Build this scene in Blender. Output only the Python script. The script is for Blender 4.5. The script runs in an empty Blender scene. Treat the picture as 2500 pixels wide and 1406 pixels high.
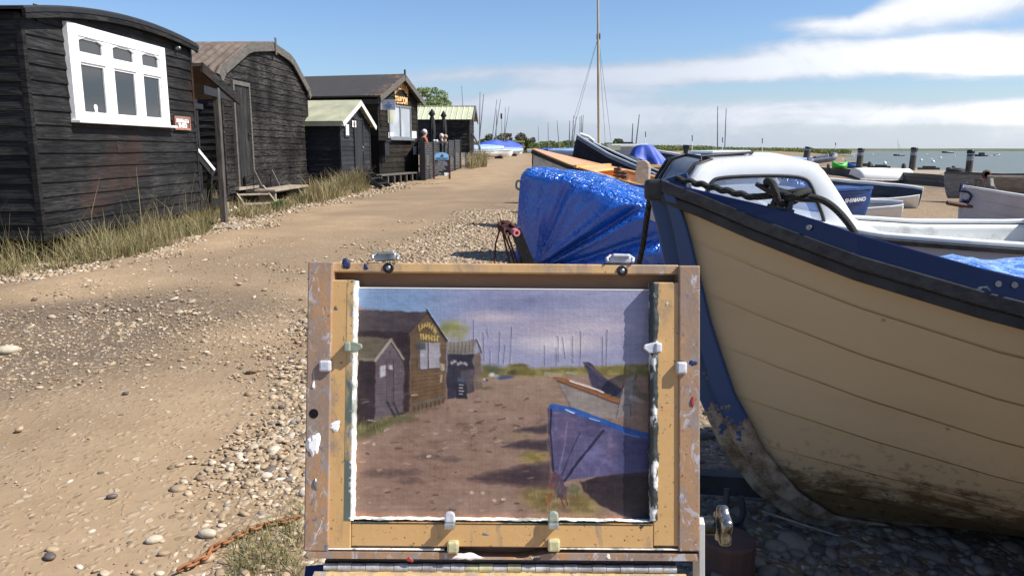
import bpy, bmesh, math, random
import numpy as np
from mathutils import Vector, Matrix, noise as mnoise

random.seed(7)
rng = np.random.default_rng(7)
S = bpy.context.scene
COL = S.collection
R = math.radians
PI = math.pi

# ------------------------------------------------------------------ camera model (used to survey the photo)
CAMH, FPX = 1.25, 1880.0
PITCH = math.atan(341 / FPX)
CP, SP = math.cos(PITCH), math.sin(PITCH)

def ray(px, py):
    u, v = (px - 1250) / FPX, (703 - py) / FPX
    return Vector((u, CP + v * SP, -SP + v * CP))

def onX(px, py, x):
    a = ray(px, py); t = x / a.x
    return Vector((x, t * a.y, CAMH + t * a.z))

def onY(px, py, y):
    a = ray(px, py); t = y / a.y
    return Vector((t * a.x, y, CAMH + t * a.z))

def onZ(px, py, z):
    a = ray(px, py); t = (z - CAMH) / a.z
    return Vector((t * a.x, t * a.y, z))

def sstep(a, b, x):
    t = np.clip((np.asarray(x, float) - a) / (b - a), 0, 1)
    return t * t * (3 - 2 * t)

TY = [-50, 0, 22, 36, 60, 100, 2000]
TZ = [0, 0, 0, .33, .42, .5, .5]
WATER_Z = -1.0

def shore_x(y):
    y = np.asarray(y, float)
    return np.where(y < 40, 17.0 + 0 * y, 17.0 + (y - 40) * .40)

def tz(x, y):
    x = np.asarray(x, float); y = np.asarray(y, float)
    z = np.interp(y, TY, TZ)
    z = z - .10 * sstep(-4.3, -5.3, x) * (1 - sstep(20, 27, y))
    d = x - shore_x(y)
    w = sstep(-12, -3, d)
    z = z * (1 - w) + w * -.22
    z = z - 1.5 * sstep(-1.0, 8, d)
    # the foreshore ends at the near river bank; beyond the river lies nothing of the sheet but its bed
    return z

def T(x, y):
    return float(tz(x, y))

def G(px, py):
    """the point of the terrain under a pixel of the survey photo"""
    a = ray(px, py); t = 1.0; o = Vector((0, 0, CAMH)); prev = o
    while t < 900:
        p = o + a * t
        if p.z <= T(p.x, p.y):
            lo, hi = t / 1.02, t
            for _ in range(30):
                m = (lo + hi) / 2; q = o + a * m
                if q.z <= T(q.x, q.y): hi = m
                else: lo = m
            return o + a * hi
        t *= 1.02
    return o + a * 900

# ------------------------------------------------------------------ materials
def srgb(r, g, b):
    f = lambda c: (c / 255 / 12.92) if c / 255 <= .04045 else ((c / 255 + .055) / 1.055) ** 2.4
    return (f(r), f(g), f(b))

class NT:
    def __init__(s, name):
        s.m = bpy.data.materials.new(name); s.m.use_nodes = True
        s.t = s.m.node_tree; s.n = s.t.nodes; s.n.clear()
        s.out = s.n.new('ShaderNodeOutputMaterial')
        s.b = s.n.new('ShaderNodeBsdfPrincipled')
        s.t.links.new(s.b.outputs[0], s.out.inputs[0])
        s.tc = s.n.new('ShaderNodeTexCoord')
    def link(s, a, b): s.t.links.new(a, b)
    def val(s, sock, v):
        if hasattr(v, 'links') or isinstance(v, bpy.types.NodeSocket): s.link(v, sock)
        else: sock.default_value = v
    def mapping(s, scale=(1, 1, 1), src=None, loc=(0, 0, 0)):
        n = s.n.new('ShaderNodeMapping'); n.inputs['Scale'].default_value = scale; n.inputs['Location'].default_value = loc
        s.link(src or s.tc.outputs['Object'], n.inputs['Vector']); return n.outputs[0]
    def noise(s, vec, scale=5, detail=5, rough=.6, dist=0):
        n = s.n.new('ShaderNodeTexNoise'); n.inputs['Scale'].default_value = scale; n.inputs['Detail'].default_value = detail
        n.inputs['Roughness'].default_value = rough; n.inputs['Distortion'].default_value = dist
        if vec is not None: s.link(vec, n.inputs['Vector'])
        return n.outputs[0]
    def voro(s, vec, scale=5, feature='F1', rand=1.0, out='Distance'):
        n = s.n.new('ShaderNodeTexVoronoi'); n.feature = feature; n.inputs['Scale'].default_value = scale
        n.inputs['Randomness'].default_value = rand
        s.link(vec, n.inputs['Vector']); return n.outputs[out]
    def ramp(s, fac, stops):
        n = s.n.new('ShaderNodeValToRGB'); el = n.color_ramp.elements
        while len(el) < len(stops): el.new(.5)
        for e, (p, c) in zip(el, stops):
            e.position = p; e.color = (c, c, c, 1) if isinstance(c, (int, float)) else (*c, 1)
        s.link(fac, n.inputs[0]); return n.outputs[0]
    def mix(s, fac, a, b, mode='MIX'):
        n = s.n.new('ShaderNodeMix'); n.data_type = 'RGBA'; n.blend_type = mode
        s.val(n.inputs[0], fac)
        for k, v in ((6, a), (7, b)):
            if isinstance(v, tuple): n.inputs[k].default_value = (*v[:3], 1)
            else: s.link(v, n.inputs[k])
        return n.outputs[2]
    def math(s, op, a, b=0.0, clamp=False):
        n = s.n.new('ShaderNodeMath'); n.operation = op; n.use_clamp = clamp
        s.val(n.inputs[0], a); s.val(n.inputs[1], b); return n.outputs[0]
    def island(s):
        n = s.n.new('ShaderNodeNewGeometry'); return n.outputs['Random Per Island']
    def sep(s, vec):
        n = s.n.new('ShaderNodeSeparateXYZ'); s.link(vec, n.inputs[0]); return n.outputs
    def attr(s, name):
        n = s.n.new('ShaderNodeAttribute'); n.attribute_name = name; return n.outputs
    def bump(s, h, strength=.3, dist=.01, normal=None):
        n = s.n.new('ShaderNodeBump'); n.inputs['Strength'].default_value = strength; n.inputs['Distance'].default_value = dist
        s.link(h, n.inputs['Height'])
        if normal is not None: s.link(normal, n.inputs['Normal'])
        s.link(n.outputs[0], s.b.inputs['Normal']); return n.outputs[0]
    def color(s, c): s.val(s.b.inputs['Base Color'], (*c, 1) if isinstance(c, tuple) else c)
    def set(s, **k):
        for a, v in k.items(): s.val(s.b.inputs[a.replace('_', ' ')], v)

def pm(name, c1, c2=None, scale=8, rough=.6, bump=.15, stretch=(1, 1, 1), metal=0, bscale=None, isl=0.0, lo=.35, hi=.65, spec=.5, coat=0, dist=.004):
    n = NT(name); v = n.mapping(stretch)
    c2 = c2 or tuple(x * .7 for x in c1)
    f = n.noise(v, scale, 6, .62)
    col = n.mix(n.ramp(f, [(lo, 0.0), (hi, 1.0)]), c1, c2)
    if isl:
        g = n.math('MULTIPLY_ADD', n.island(), isl); g.node.inputs[2].default_value = 1 - isl / 2
        col = n.mix(1.0, col, g, 'MULTIPLY')
    n.color(col); n.set(Roughness=rough, Metallic=metal, Specular_IOR_Level=spec, Coat_Weight=coat)
    if bump: n.bump(n.noise(v, bscale or scale * 4, 4, .6), bump, dist)
    return n.m

def m_boards(name, dark, light, stretch, wear=.45, rough=.55, spec=.4, brown=None):
    """tarred weatherboard: long grain, worn pale streaks, each board its own tone"""
    n = NT(name); isl = n.island()
    cmb = n.n.new('ShaderNodeVectorMath'); cmb.operation = 'ADD'
    off = n.n.new('ShaderNodeCombineXYZ'); n.link(n.math('MULTIPLY', isl, 37.0), off.inputs[0]); n.link(n.math('MULTIPLY', isl, 11.0), off.inputs[1]); n.link(n.math('MULTIPLY', isl, 5.0), off.inputs[2])
    n.link(n.tc.outputs['Object'], cmb.inputs[0]); n.link(off.outputs[0], cmb.inputs[1])
    v = n.mapping(stretch, cmb.outputs[0])
    grain = n.noise(v, 1.6, 8, .68, 1.2)
    patch = n.noise(n.mapping((1, 1, 1), n.tc.outputs['Object']), 1.3, 5, .6)
    f = n.math('MULTIPLY', n.ramp(grain, [(.42, 0.0), (.62, 1.0)]), n.ramp(patch, [(.62 - wear * .5, 0.0), (.82 - wear * .3, 1.0)]))
    col = n.mix(f, dark, light)
    if brown:
        bp = n.noise(n.mapping((1, 1, 1)), .7, 4, .6)
        col = n.mix(n.math('MULTIPLY', n.ramp(bp, [(.55, 0.0), (.66, 1.0)]), .6), col, brown)
    g = n.math('MULTIPLY_ADD', isl, .6); g.node.inputs[2].default_value = .7
    col = n.mix(1.0, col, g, 'MULTIPLY')
    n.color(col); n.set(Roughness=n.ramp(grain, [(.3, rough - .12), (.7, rough + .2)]), Specular_IOR_Level=spec)
    n.bump(grain, .5, .008)
    return n.m

MAT = {}
def build_materials():
    M = MAT
    M['black'] = m_boards('black_tarred_board', (.0062, .0058, .0055), (.046, .044, .042), (1.2, 1.2, 26), .74, .6, .16, (.038, .02, .014))
    M['black_weathered'] = m_boards('weathered_black_board', (.0042, .0038, .0034), (.082, .075, .068), (1.6, 1.6, 30), .74, .7, .12)
    M['black_vertical'] = m_boards('vertical_black_board', (.009, .0088, .0085), (.06, .057, .054), (26, 26, 1.3), .7, .65, .22)
    M['grey_black'] = m_boards('grey_black_board', (.021, .022, .025), (.048, .051, .056), (1.5, 1.5, 26), .5, .6, .2)
    M['brown_black'] = m_boards('brown_black_board', (.014, .0115, .009), (.045, .037, .029), (1.4, 1.4, 26), .6, .7, .15)
    M['black_plain'] = pm('black_paint', (.008, .008, .009), (.017, .017, .018), 6, .5, .1)
    M['white_paint'] = pm('white_gloss_paint', (.86, .86, .85), (.74, .74, .73), 5, .35, .06, bscale=30)
    M['white_old'] = pm('old_white_paint', (.78, .78, .76), (.6, .6, .57), 9, .45, .1)
    M['pale_wood'] = pm('pale_weathered_wood', (.40, .335, .25), (.22, .18, .135), 3, .75, .3, (3, 3, 14), bscale=8)
    M['grey_wood'] = pm('grey_weathered_wood', (.15, .135, .115), (.06, .052, .045), 3, .8, .4, (2, 2, 22), bscale=6)
    M['old_boat'] = pm('silvered_boat_planks', (.30, .275, .245), (.17, .155, .135), 3, .75, .3, (2, 2, 12), bscale=8)
    M['post_wood'] = pm('tarred_post', (.03, .028, .026), (.12, .10, .08), 2.5, .75, .4, (9, 9, 1.2), bscale=6)
    M['felt'] = pm('roofing_felt', (.045, .042, .04), (.027, .025, .024), 2.2, .9, .3, bscale=60)
    n = NT('lichen_felt'); v = n.mapping()
    sx = n.sep(v); ed = n.ramp(n.math('ADD', n.math('MULTIPLY', sx[0], .35), n.noise(v, 2.2, 5)), [(-.1 + .5, 0.0), (.62, 1.0)])
    lich = n.math('MULTIPLY', n.ramp(n.noise(v, 9, 6, .7), [(.5, 0.0), (.6, 1.0)]), ed)
    n.color(n.mix(lich, n.mix(n.noise(v, 3, 5), (.03, .028, .028), (.055, .05, .047)), (.26, .13, .06))); n.set(Roughness=.9); n.bump(n.noise(v, 60, 4), .3, .004)
    M['lichen_felt'] = n.m
    M['corrugated'] = pm('weathered_corrugated', (.155, .115, .086), (.075, .055, .043), 3.5, .85, .25, bscale=22)
    M['green_felt'] = pm('mossy_green_felt', (.40, .40, .27), (.28, .275, .19), 2.0, .9, .3, bscale=50)
    M['cream_sheet'] = pm('cream_profile_sheet', (.50, .51, .35), (.44, .455, .31), 2, .5, .04, spec=.25)
    M['soffit'] = pm('brown_soffit', (.13, .085, .05), (.08, .05, .03), 3, .7, .2)
    n = NT('dark_window_glass'); n.color((.035, .038, .042)); n.set(Roughness=.06, Specular_IOR_Level=.6); M['glass_dark'] = n.m
    n = NT('pale_window_glass'); v = n.mapping(); n.color(n.mix(n.ramp(n.noise(v, 1.2, 2), [(.4, 0.0), (.62, 1.0)]), (.30, .33, .36), (.42, .45, .47))); n.set(Roughness=.12, Specular_IOR_Level=.6); M['glass_pale'] = n.m
    n = NT('painted_reflection_glass'); t = n.n.new('ShaderNodeBsdfTransparent'); t.inputs[0].default_value = (.62, .66, .72, 1)
    gl = n.n.new('ShaderNodeBsdfGlossy'); gl.inputs['Roughness'].default_value = .05; mx = n.n.new('ShaderNodeMixShader'); fr = n.n.new('ShaderNodeFresnel'); fr.inputs[0].default_value = 1.5
    n.link(n.math('MULTIPLY_ADD', fr.outputs[0], .8), mx.inputs[0]); mx.inputs[0].links[0].from_node.inputs[2].default_value = .1
    df = n.n.new('ShaderNodeBsdfDiffuse'); df.inputs[0].default_value = (.66, .72, .80, 1); m0 = n.n.new('ShaderNodeMixShader'); m0.inputs[0].default_value = .5  # pale blue diffuse share paints a sky reflection into the panes
    n.link(t.outputs[0], m0.inputs[1]); n.link(df.outputs[0], m0.inputs[2]); n.link(m0.outputs[0], mx.inputs[1]); n.link(gl.outputs[0], mx.inputs[2]); n.link(mx.outputs[0], n.out.inputs[0]); M['glass_reflection'] = n.m
    M['sill'] = M['white_paint']
    M['grey_paint'] = pm('grey_frame_paint', (.20, .215, .235), (.15, .16, .175), 5, .45, .05)
    M['paper'] = pm('white_paper', (.85, .86, .86), (.75, .77, .77), 12, .7, 0)
    M['red_print'] = pm('faded_red_print', (.42, .17, .17), (.55, .4, .4), 40, .7, 0)
    M['gold'] = pm('gold_letter_paint', (.95, .62, .30), (.85, .45, .16), 9, .5, .05)
    M['blue_emblem'] = pm('blue_emblem_paint', (.10, .15, .34), (.16, .24, .45), 9, .5, 0)
    M['sign_grey'] = pm('grey_sign_face', (.42, .44, .52), (.36, .38, .46), 4, .5, 0)
    M['sign_brown'] = pm('brown_sign_wood', (.21, .085, .05), (.14, .055, .03), 4, .5, .1, (1, 2, 9))
    M['sign_brown_edge'] = pm('brown_sign_edge', (.36, .19, .13), (.26, .12, .08), 6, .5, .1)
    M['letter_white'] = pm('white_letter', (.88, .87, .84), (.8, .79, .76), 9, .5, 0)
    M['sky_blue_sign'] = pm('light_blue_sign', (.26, .52, .80), (.22, .46, .74), 5, .4, 0)
    M['chalk_black'] = pm('chalkboard_black', (.012, .013, .016), (.02, .02, .024), 5, .5, 0)
    M['chalk_text'] = pm('chalk_text', (.5, .5, .52), (.38, .38, .4), 20, .7, 0)
    M['maroon_wood'] = pm('maroon_stained_wood', (.07, .02, .018), (.04, .012, .011), 5, .5, .1, (6, 6, 1))
    M['slat_grey'] = pm('black_slat_fence', (.055, .056, .059), (.035, .036, .038), 5, .5, .1, isl=.5)
    M['fabric_black'] = pm('black_canvas', (.012, .012, .013), (.022, .022, .023), 9, .85, .2)
    M['metal_grey'] = pm('galvanised_metal', (.33, .34, .36), (.22, .23, .24), 9, .4, .08, metal=.85)
    M['mast_alu'] = pm('aluminium_mast', (.26, .26, .27), (.16, .16, .165), 3, .45, 0, metal=.35)
    M['mast_wood'] = pm('varnished_mast', (.50, .42, .30), (.34, .27, .18), 3, .4, .05, (6, 6, .6))
    M['skin'] = pm('skin', (.56, .33, .25), (.5, .28, .2), 9, .55, 0)
    M['hair_fair'] = pm('fair_hair', (.42, .30, .19), (.3, .2, .12), 50, .7, .4)
    M['hair_white'] = pm('white_hair', (.66, .63, .58), (.45, .43, .4), 50, .7, .4)
    M['cloth_orange'] = pm('rust_orange_cloth', (.38, .12, .05), (.3, .09, .04), 9, .85, .2)
    M['cloth_olive'] = pm('olive_cloth', (.075, .072, .05), (.05, .05, .035), 9, .85, .2)
    M['cloth_navy'] = pm('navy_cloth', (.02, .03, .10), (.015, .02, .07), 9, .85, .2)
    M['cloth_dark'] = pm('dark_cloth', (.025, .025, .03), (.015, .015, .02), 9, .85, .2)
    # boats
    M['cover_blue'] = pm('royal_blue_boat_cover', (.025, .075, .42), (.02, .055, .3), 3, .55, .3)
    M['cover_pale'] = pm('pale_blue_cover', (.30, .42, .62), (.22, .33, .52), 3, .55, .2)
    M['gel_white'] = pm('white_gelcoat', (.80, .80, .78), (.70, .70, .67), 2.2, .28, .03, coat=.3)
    n = NT('stained_white_gelcoat'); v = n.mapping(); z = n.sep(v)[2]
    st = n.ramp(n.noise(v, 3.2, 7, .65), [(.5, 0.0), (.68, 1.0)])
    n.color(n.mix(n.math('MULTIPLY', st, .75), n.mix(n.noise(v, 9, 5), (.70, .70, .66), (.60, .60, .56)), (.20, .185, .15))); n.set(Roughness=.45); n.bump(n.noise(v, 40, 3), .06, .002)
    M['gel_stained'] = n.m
    M['grey_hull'] = pm('grey_white_hull', (.50, .49, .52), (.42, .41, .43), 3, .4, .05)
    M['navy_hull'] = pm('dark_navy_hull', (.006, .006, .017), (.011, .011, .027), 3, .5, .06, spec=.25)
    M['blue_hull'] = pm('mid_blue_hull', (.018, .06, .20), (.013, .045, .16), 3, .35, .05)
    M['teal_hull'] = pm('dark_teal_hull', (.012, .035, .07), (.02, .05, .09), 3, .4, .05)
    M['dark_inside'] = pm('dark_boat_interior', (.045, .05, .06), (.03, .034, .042), 3, .6, .1)
    M['beige_inside'] = pm('beige_boat_interior', (.48, .42, .33), (.36, .31, .24), 4, .6, .1)
    M['varnish'] = pm('varnished_ply', (.80, .44, .15), (.68, .34, .10), 1.3, .3, .04, (1, 8, 8), coat=.4)
    M['rubber'] = pm('black_rubber', (.010, .010, .010), (.03, .03, .03), 16, .6, .25, bscale=40)
    M['rubber_grey'] = pm('scuffed_black_rail', (.016, .016, .016), (.05, .05, .047), 14, .6, .3, (1, 3, 3), bscale=30)
    M['grey_tube'] = pm('grey_inflatable_tube', (.23, .24, .26), (.13, .135, .15), 4, .5, .05)
    M['green_plastic'] = pm('bright_green_plastic', (.06, .55, .05), (.05, .42, .04), 3, .35, .02)
    M['blue_plastic'] = pm('blue_plastic', (.015, .10, .35), (.01, .08, .28), 3, .35, .02)
    # tarpaulin with woven sheen and fine crumple
    n = NT('blue_tarpaulin'); v = n.mapping()
    wn = n.n.new('ShaderNodeTexNoise'); wn.inputs['Scale'].default_value = 4; n.link(v, wn.inputs['Vector']); wa = n.n.new('ShaderNodeVectorMath'); wa.operation = 'MULTIPLY_ADD'; n.link(wn.outputs['Color'], wa.inputs[0]); wa.inputs[1].default_value = (.35, .35, .35); n.link(v, wa.inputs[2])
    ed = n.ramp(n.voro(n.mapping((1, 1.6, 1), wa.outputs[0]), 6.5, 'DISTANCE_TO_EDGE'), [(0.0, 0.0), (.22, 1.0)]); ed2 = n.ramp(n.voro(n.mapping((1.5, 1, 1), wa.outputs[0], (3, 1, 2)), 15, 'DISTANCE_TO_EDGE'), [(0.0, 0.0), (.25, 1.0)])
    cr = n.math('ADD', n.math('ADD', ed, n.math('MULTIPLY', ed2, .45)), n.math('MULTIPLY', n.noise(v, 9, 5, .6, .8), 1.2))
    n.color(n.mix(n.noise(v, 3, 4), (.005, .085, .44), (.010, .125, .58)))
    n.set(Roughness=n.ramp(n.noise(v, 14, 4), [(.3, .12), (.7, .34)]), Specular_IOR_Level=.85)
    weave = n.noise(n.mapping((1, 1, 3.2)), 26, 5, .6, .8)
    n.set(Coat_Weight=.35, Coat_Roughness=.2); b1 = n.bump(cr, .75, .035); ge = n.n.new('ShaderNodeNewGeometry'); n.link(n.ramp(n.sep(ge.outputs['Normal'])[2], [(.15, .16), (.75, .8)]), b1.node.inputs['Strength']); n.bump(weave, .3, .006, b1)
    M['tarp'] = n.m
    n = NT('pale_tarpaulin'); v = n.mapping(); w = n.noise(v, 11, 6, .7, 1.8)
    n.color(n.mix(n.ramp(w, [(.44, 0.0), (.56, 1.0)]), (.03, .17, .62), (.20, .42, .78))); n.set(Roughness=.22, Specular_IOR_Level=.8); n.bump(n.noise(v, 14, 6, .7, 1.5), .8, .03)
    M['tarp_pale'] = n.m
    # cream clinker hull with algae and bare patches low down (object z from keel)
    n = NT('cream_hull_paint'); v = n.mapping(); z = n.sep(v)[2]
    base = n.mix(n.noise(v, 2.5, 5), (.56, .435, .26), (.49, .375, .22))
    nz = n.noise(n.mapping((.8, 1, 2.6)), 7.5, 9, .74)
    low = n.ramp(n.math('ADD', n.math('MULTIPLY', z, -2.4), n.math('MULTIPLY', nz, 1.5)), [(.20, 0.0), (.42, 1.0)])
    col = n.mix(n.math('MULTIPLY', low, .9), base, (.11, .062, .024))
    pk = n.math('MULTIPLY', n.ramp(n.noise(v, 30, 8, .72), [(.56, 0.0), (.60, 1.0)]), n.ramp(z, [(.04, 1.0), (.40, 0.0)]))
    col = n.mix(n.math('MULTIPLY', pk, .9), col, (.035, .025, .016))
    st = n.ramp(n.noise(n.mapping((.6, .6, 5)), 2.4, 5, .6), [(.5, 0.0), (.8, 1.0)])
    col = n.mix(n.math('MULTIPLY', st, .25), col, (.36, .27, .15))
    spk = n.ramp(n.voro(n.mapping(), 7), [(.03, 1.0), (.05, 0.0)])
    col = n.mix(n.math('MULTIPLY', spk, .5), col, (.12, .08, .04))
    n.color(col); n.set(Roughness=.5, Specular_IOR_Level=.35); n.bump(n.noise(v, 30, 6, .65), .16, .004)
    M['cream_hull'] = n.m
    n = NT('flaking_blue_stem_paint'); v = n.mapping(); z = n.sep(v)[2]
    fl = n.ramp(n.math('ADD', n.math('MULTIPLY', z, -1.25), n.math('MULTIPLY', n.noise(v, 13, 7, .65), .5)), [(-.18 + .1, 0.0), (-.15 + .1, 1.0)])
    fl = n.ramp(n.math('ADD', n.math('MULTIPLY', z, -1.3), n.math('MULTIPLY_ADD', n.noise(v, 11, 9, .72), 1.7)), [(.02, 0.0), (.04, 1.0)]); fl.node.inputs[0].links[0].from_node.inputs[1].links[0].from_node.inputs[2].default_value = -.36
    n.color(n.mix(fl, n.mix(n.noise(v, 6, 4), (.018, .055, .15), (.025, .07, .18)), n.mix(n.ramp(n.noise(v, 16, 8, .7), [(.4, 0.0), (.6, 1.0)]), (.36, .30, .215), (.125, .08, .045)))); n.set(Roughness=.5); n.bump(n.math('ADD', fl, n.noise(v, 40, 4)), .2, .004)
    M['stem_paint'] = n.m
    n = NT('navy_washstrake_paint'); v = n.mapping()
    ch = n.ramp(n.noise(v, 15, 7, .65), [(.665, 0.0), (.68, 1.0)])
    n.color(n.mix(n.math('MULTIPLY', ch, .9), n.mix(n.noise(v, 4, 4), (.006, .008, .048), (.009, .012, .068)), (.50, .42, .28))); n.set(Roughness=.3, Coat_Weight=.2); n.bump(n.noise(v, 30, 4), .08, .003)
    M['washstrake'] = n.m
    M['rope_dark'] = rope('dark_braided_rope', (.05, .05, .042), (.014, .014, .012), 90)
    M['rope_red'] = rope('rusty_red_rope', (.14, .045, .035), (.04, .014, .012), 90)
    M['rope_blue'] = rope('dark_blue_rope', (.03, .05, .12), (.02, .03, .07), 60)
    M['pink_plastic'] = pm('pink_plastic_tube', (.72, .27, .30), (.62, .2, .23), 6, .35, .04)
    M['rust'] = pm('rusted_chain', (.36, .155, .06), (.20, .075, .03), 26, .85, .5, bscale=60)
    M['trailer_steel'] = pm('dull_galvanised_steel', (.06, .06, .062), (.03, .03, .031), 9, .65, .15, metal=.3)
    M['stump'] = pm('red_brown_stump', (.12, .05, .035), (.07, .045, .03), 4, .8, .5, (8, 8, 1.2), bscale=8)
    M['chrome_dirty'] = pm('paint_smeared_steel', (.52, .52, .50), (.20, .22, .18), 60, .4, .25, metal=.7, bscale=160, dist=.0006)
    M['clip_white'] = pm('white_smeared_clip', (.72, .72, .74), (.36, .37, .42), 70, .45, .3, metal=.2, bscale=160, dist=.0006)
    M['clip_green'] = pm('green_smeared_clip', (.22, .25, .18), (.42, .45, .36), 70, .45, .3, metal=.3, bscale=160, dist=.0006)
    M['clip_yellow'] = pm('yellow_smeared_clip', (.35, .32, .22), (.75, .70, .34), 60, .45, .3, metal=.2, bscale=160, dist=.0006)
    M['plate'] = pm('pale_alloy_plate', (.62, .61, .58), (.5, .49, .46), 30, .4, .05, metal=.3)
    M['ink_black'] = pm('black_metal', (.02, .02, .021), (.05, .05, .05), 40, .35, .1, metal=.6)
    M['easel_wood'] = smeared('easel_wood', (.60, .375, .155), (.50, .29, .11), .30, 1.0)
    M['easel_frame'] = smeared('smeared_frame_wood', (.42, .245, .125), (.34, .19, .095), .95, 1.0)
    M['easel_top'] = smeared('smeared_top_wood', (.62, .40, .18), (.5, .3, .13), .55, .9)
    M['easel_back'] = pm('brown_inner_board', (.30, .165, .085), (.24, .13, .06), 14, .6, .1, (1, 6, 1))
    M['edge_white'] = pm('white_caked_edge', (.80, .78, .72), (.30, .31, .27), 55, .6, .6, (1, .5, 1), bscale=170, lo=.5, hi=.6, dist=.001)
    M['edge_smear'] = pm('smeared_paint_edge', (.58, .37, .155), (.09, .12, .10), 34, .5, .4, (1, .35, 1), bscale=150, lo=.45, hi=.56, dist=.0006)
    M['edge_dark'] = pm('dark_caked_edge', (.035, .042, .038), (.70, .71, .68), 75, .45, .8, (1, .45, 1), bscale=170, lo=.53, hi=.60, dist=.0012)
    M['canvas_edge'] = pm('panel_edge', (.82, .80, .77), (.75, .72, .68), 40, .6, 0)
    n = NT('oil_painting'); n.color(n.attr('paint')[0]); n.set(Roughness=.42, Specular_IOR_Level=.4)
    v = n.mapping(); wv = n.math('ADD', n.noise(n.mapping((300, 2600, 1)), 1, 2), n.noise(n.mapping((2600, 300, 1)), 1, 2))
    n.bump(n.math('ADD', wv, n.noise(n.mapping((120, 260, 1)), 1, 5)), .4, .00035); M['painting'] = n.m

def rope(name, a, b, sc):
    n = NT(name); w = n.n.new('ShaderNodeTexWave'); w.bands_direction = 'DIAGONAL'; w.inputs['Scale'].default_value = sc; w.inputs['Distortion'].default_value = 2.5
    n.link(n.tc.outputs['Object'], w.inputs['Vector']); n.color(n.mix(w.outputs['Fac'], b, a)); n.set(Roughness=.85); n.bump(w.outputs['Fac'], .8, .004); return n.m

def smeared(name, c1, c2, amount, k):
    """bare wood with years of wiped oil paint (object space in metres, box about 36 cm wide)"""
    n = NT(name); v = n.mapping()
    grain = n.noise(n.mapping((14, 60, 40)), 1, 6, .6, .6)
    col = n.mix(grain, c1, c2)
    sp = n.ramp(n.noise(n.mapping((1, .8, 1)), 330, 3, .5), [(.655, 0.0), (.69, 1.0)])
    col = n.mix(n.math('MULTIPLY', sp, .75), col, (.10, .06, .035))
    smear = n.mapping((1.0, .55, 1.0))
    def layer(sc, lo, c, off, d=1.5):
        f = n.noise(n.mapping((1.0, .5, 1.0), loc=off), sc, 8, .72, d)
        return n.math('MULTIPLY', n.ramp(f, [(lo, 0.0), (lo + .05, 1.0)]), .9), c
    a = amount
    wash = n.noise(n.mapping((1.0, .35, 1.0), loc=(.9, .4, .1)), 26, 8, .7, .8)
    col = n.mix(n.math('MULTIPLY', n.ramp(wash, [(.60 - a * .22, 0.0), (.70 - a * .12, 1.0)]), .7), col, (.20, .165, .145))
    for f, c in (layer(46, 0.740 - .055 * a + .10 - .10 - a * .15, (.25, .235, .235), (.3, .1, .2)), layer(62, 0.740 - .055 * a + .10 - .10 - a * .13, (.42, .42, .46), (1.3, 2.1, .2)), layer(38, 0.760 - .055 * a + .10 - .10 - a * .10, (.26, .15, .12), (8.3, 1.1, .2)),
                 layer(70, 0.750 - .055 * a + .10 - .10 - a * .11, (.10, .11, .16), (3.3, .1, 1.2)), layer(80, 0.770 - .055 * a + .10 - .10 - a * .10, (.20, .23, .16), (5.3, 4.1, .2)),
                 layer(64, 0.775 - .055 * a + .10 - .10 - a * .10, (.74, .73, .70), (7.1, 6.1, .2)), layer(84, 0.785 - .055 * a + .10 - .10 - a * .07, (.36, .07, .05), (9.3, .6, 3.2)),
                 layer(88, 0.800 - .055 * a + .10 - .10 - a * .07, (.62, .52, .18), (2.3, 8.6, 3.2))):
        col = n.mix(f, col, c)
    n.color(col); n.set(Roughness=n.ramp(n.noise(v, 40, 4), [(.3, .35), (.7, .65)]))
    h = n.noise(n.mapping((1, .7, 1)), 120, 6, .7, .8); n.bump(h, .18 + .25 * amount, .0009); return n.m

# ------------------------------------------------------------------ mesh building
WM = {}       # world matrix of every Empty / thing made here

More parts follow.
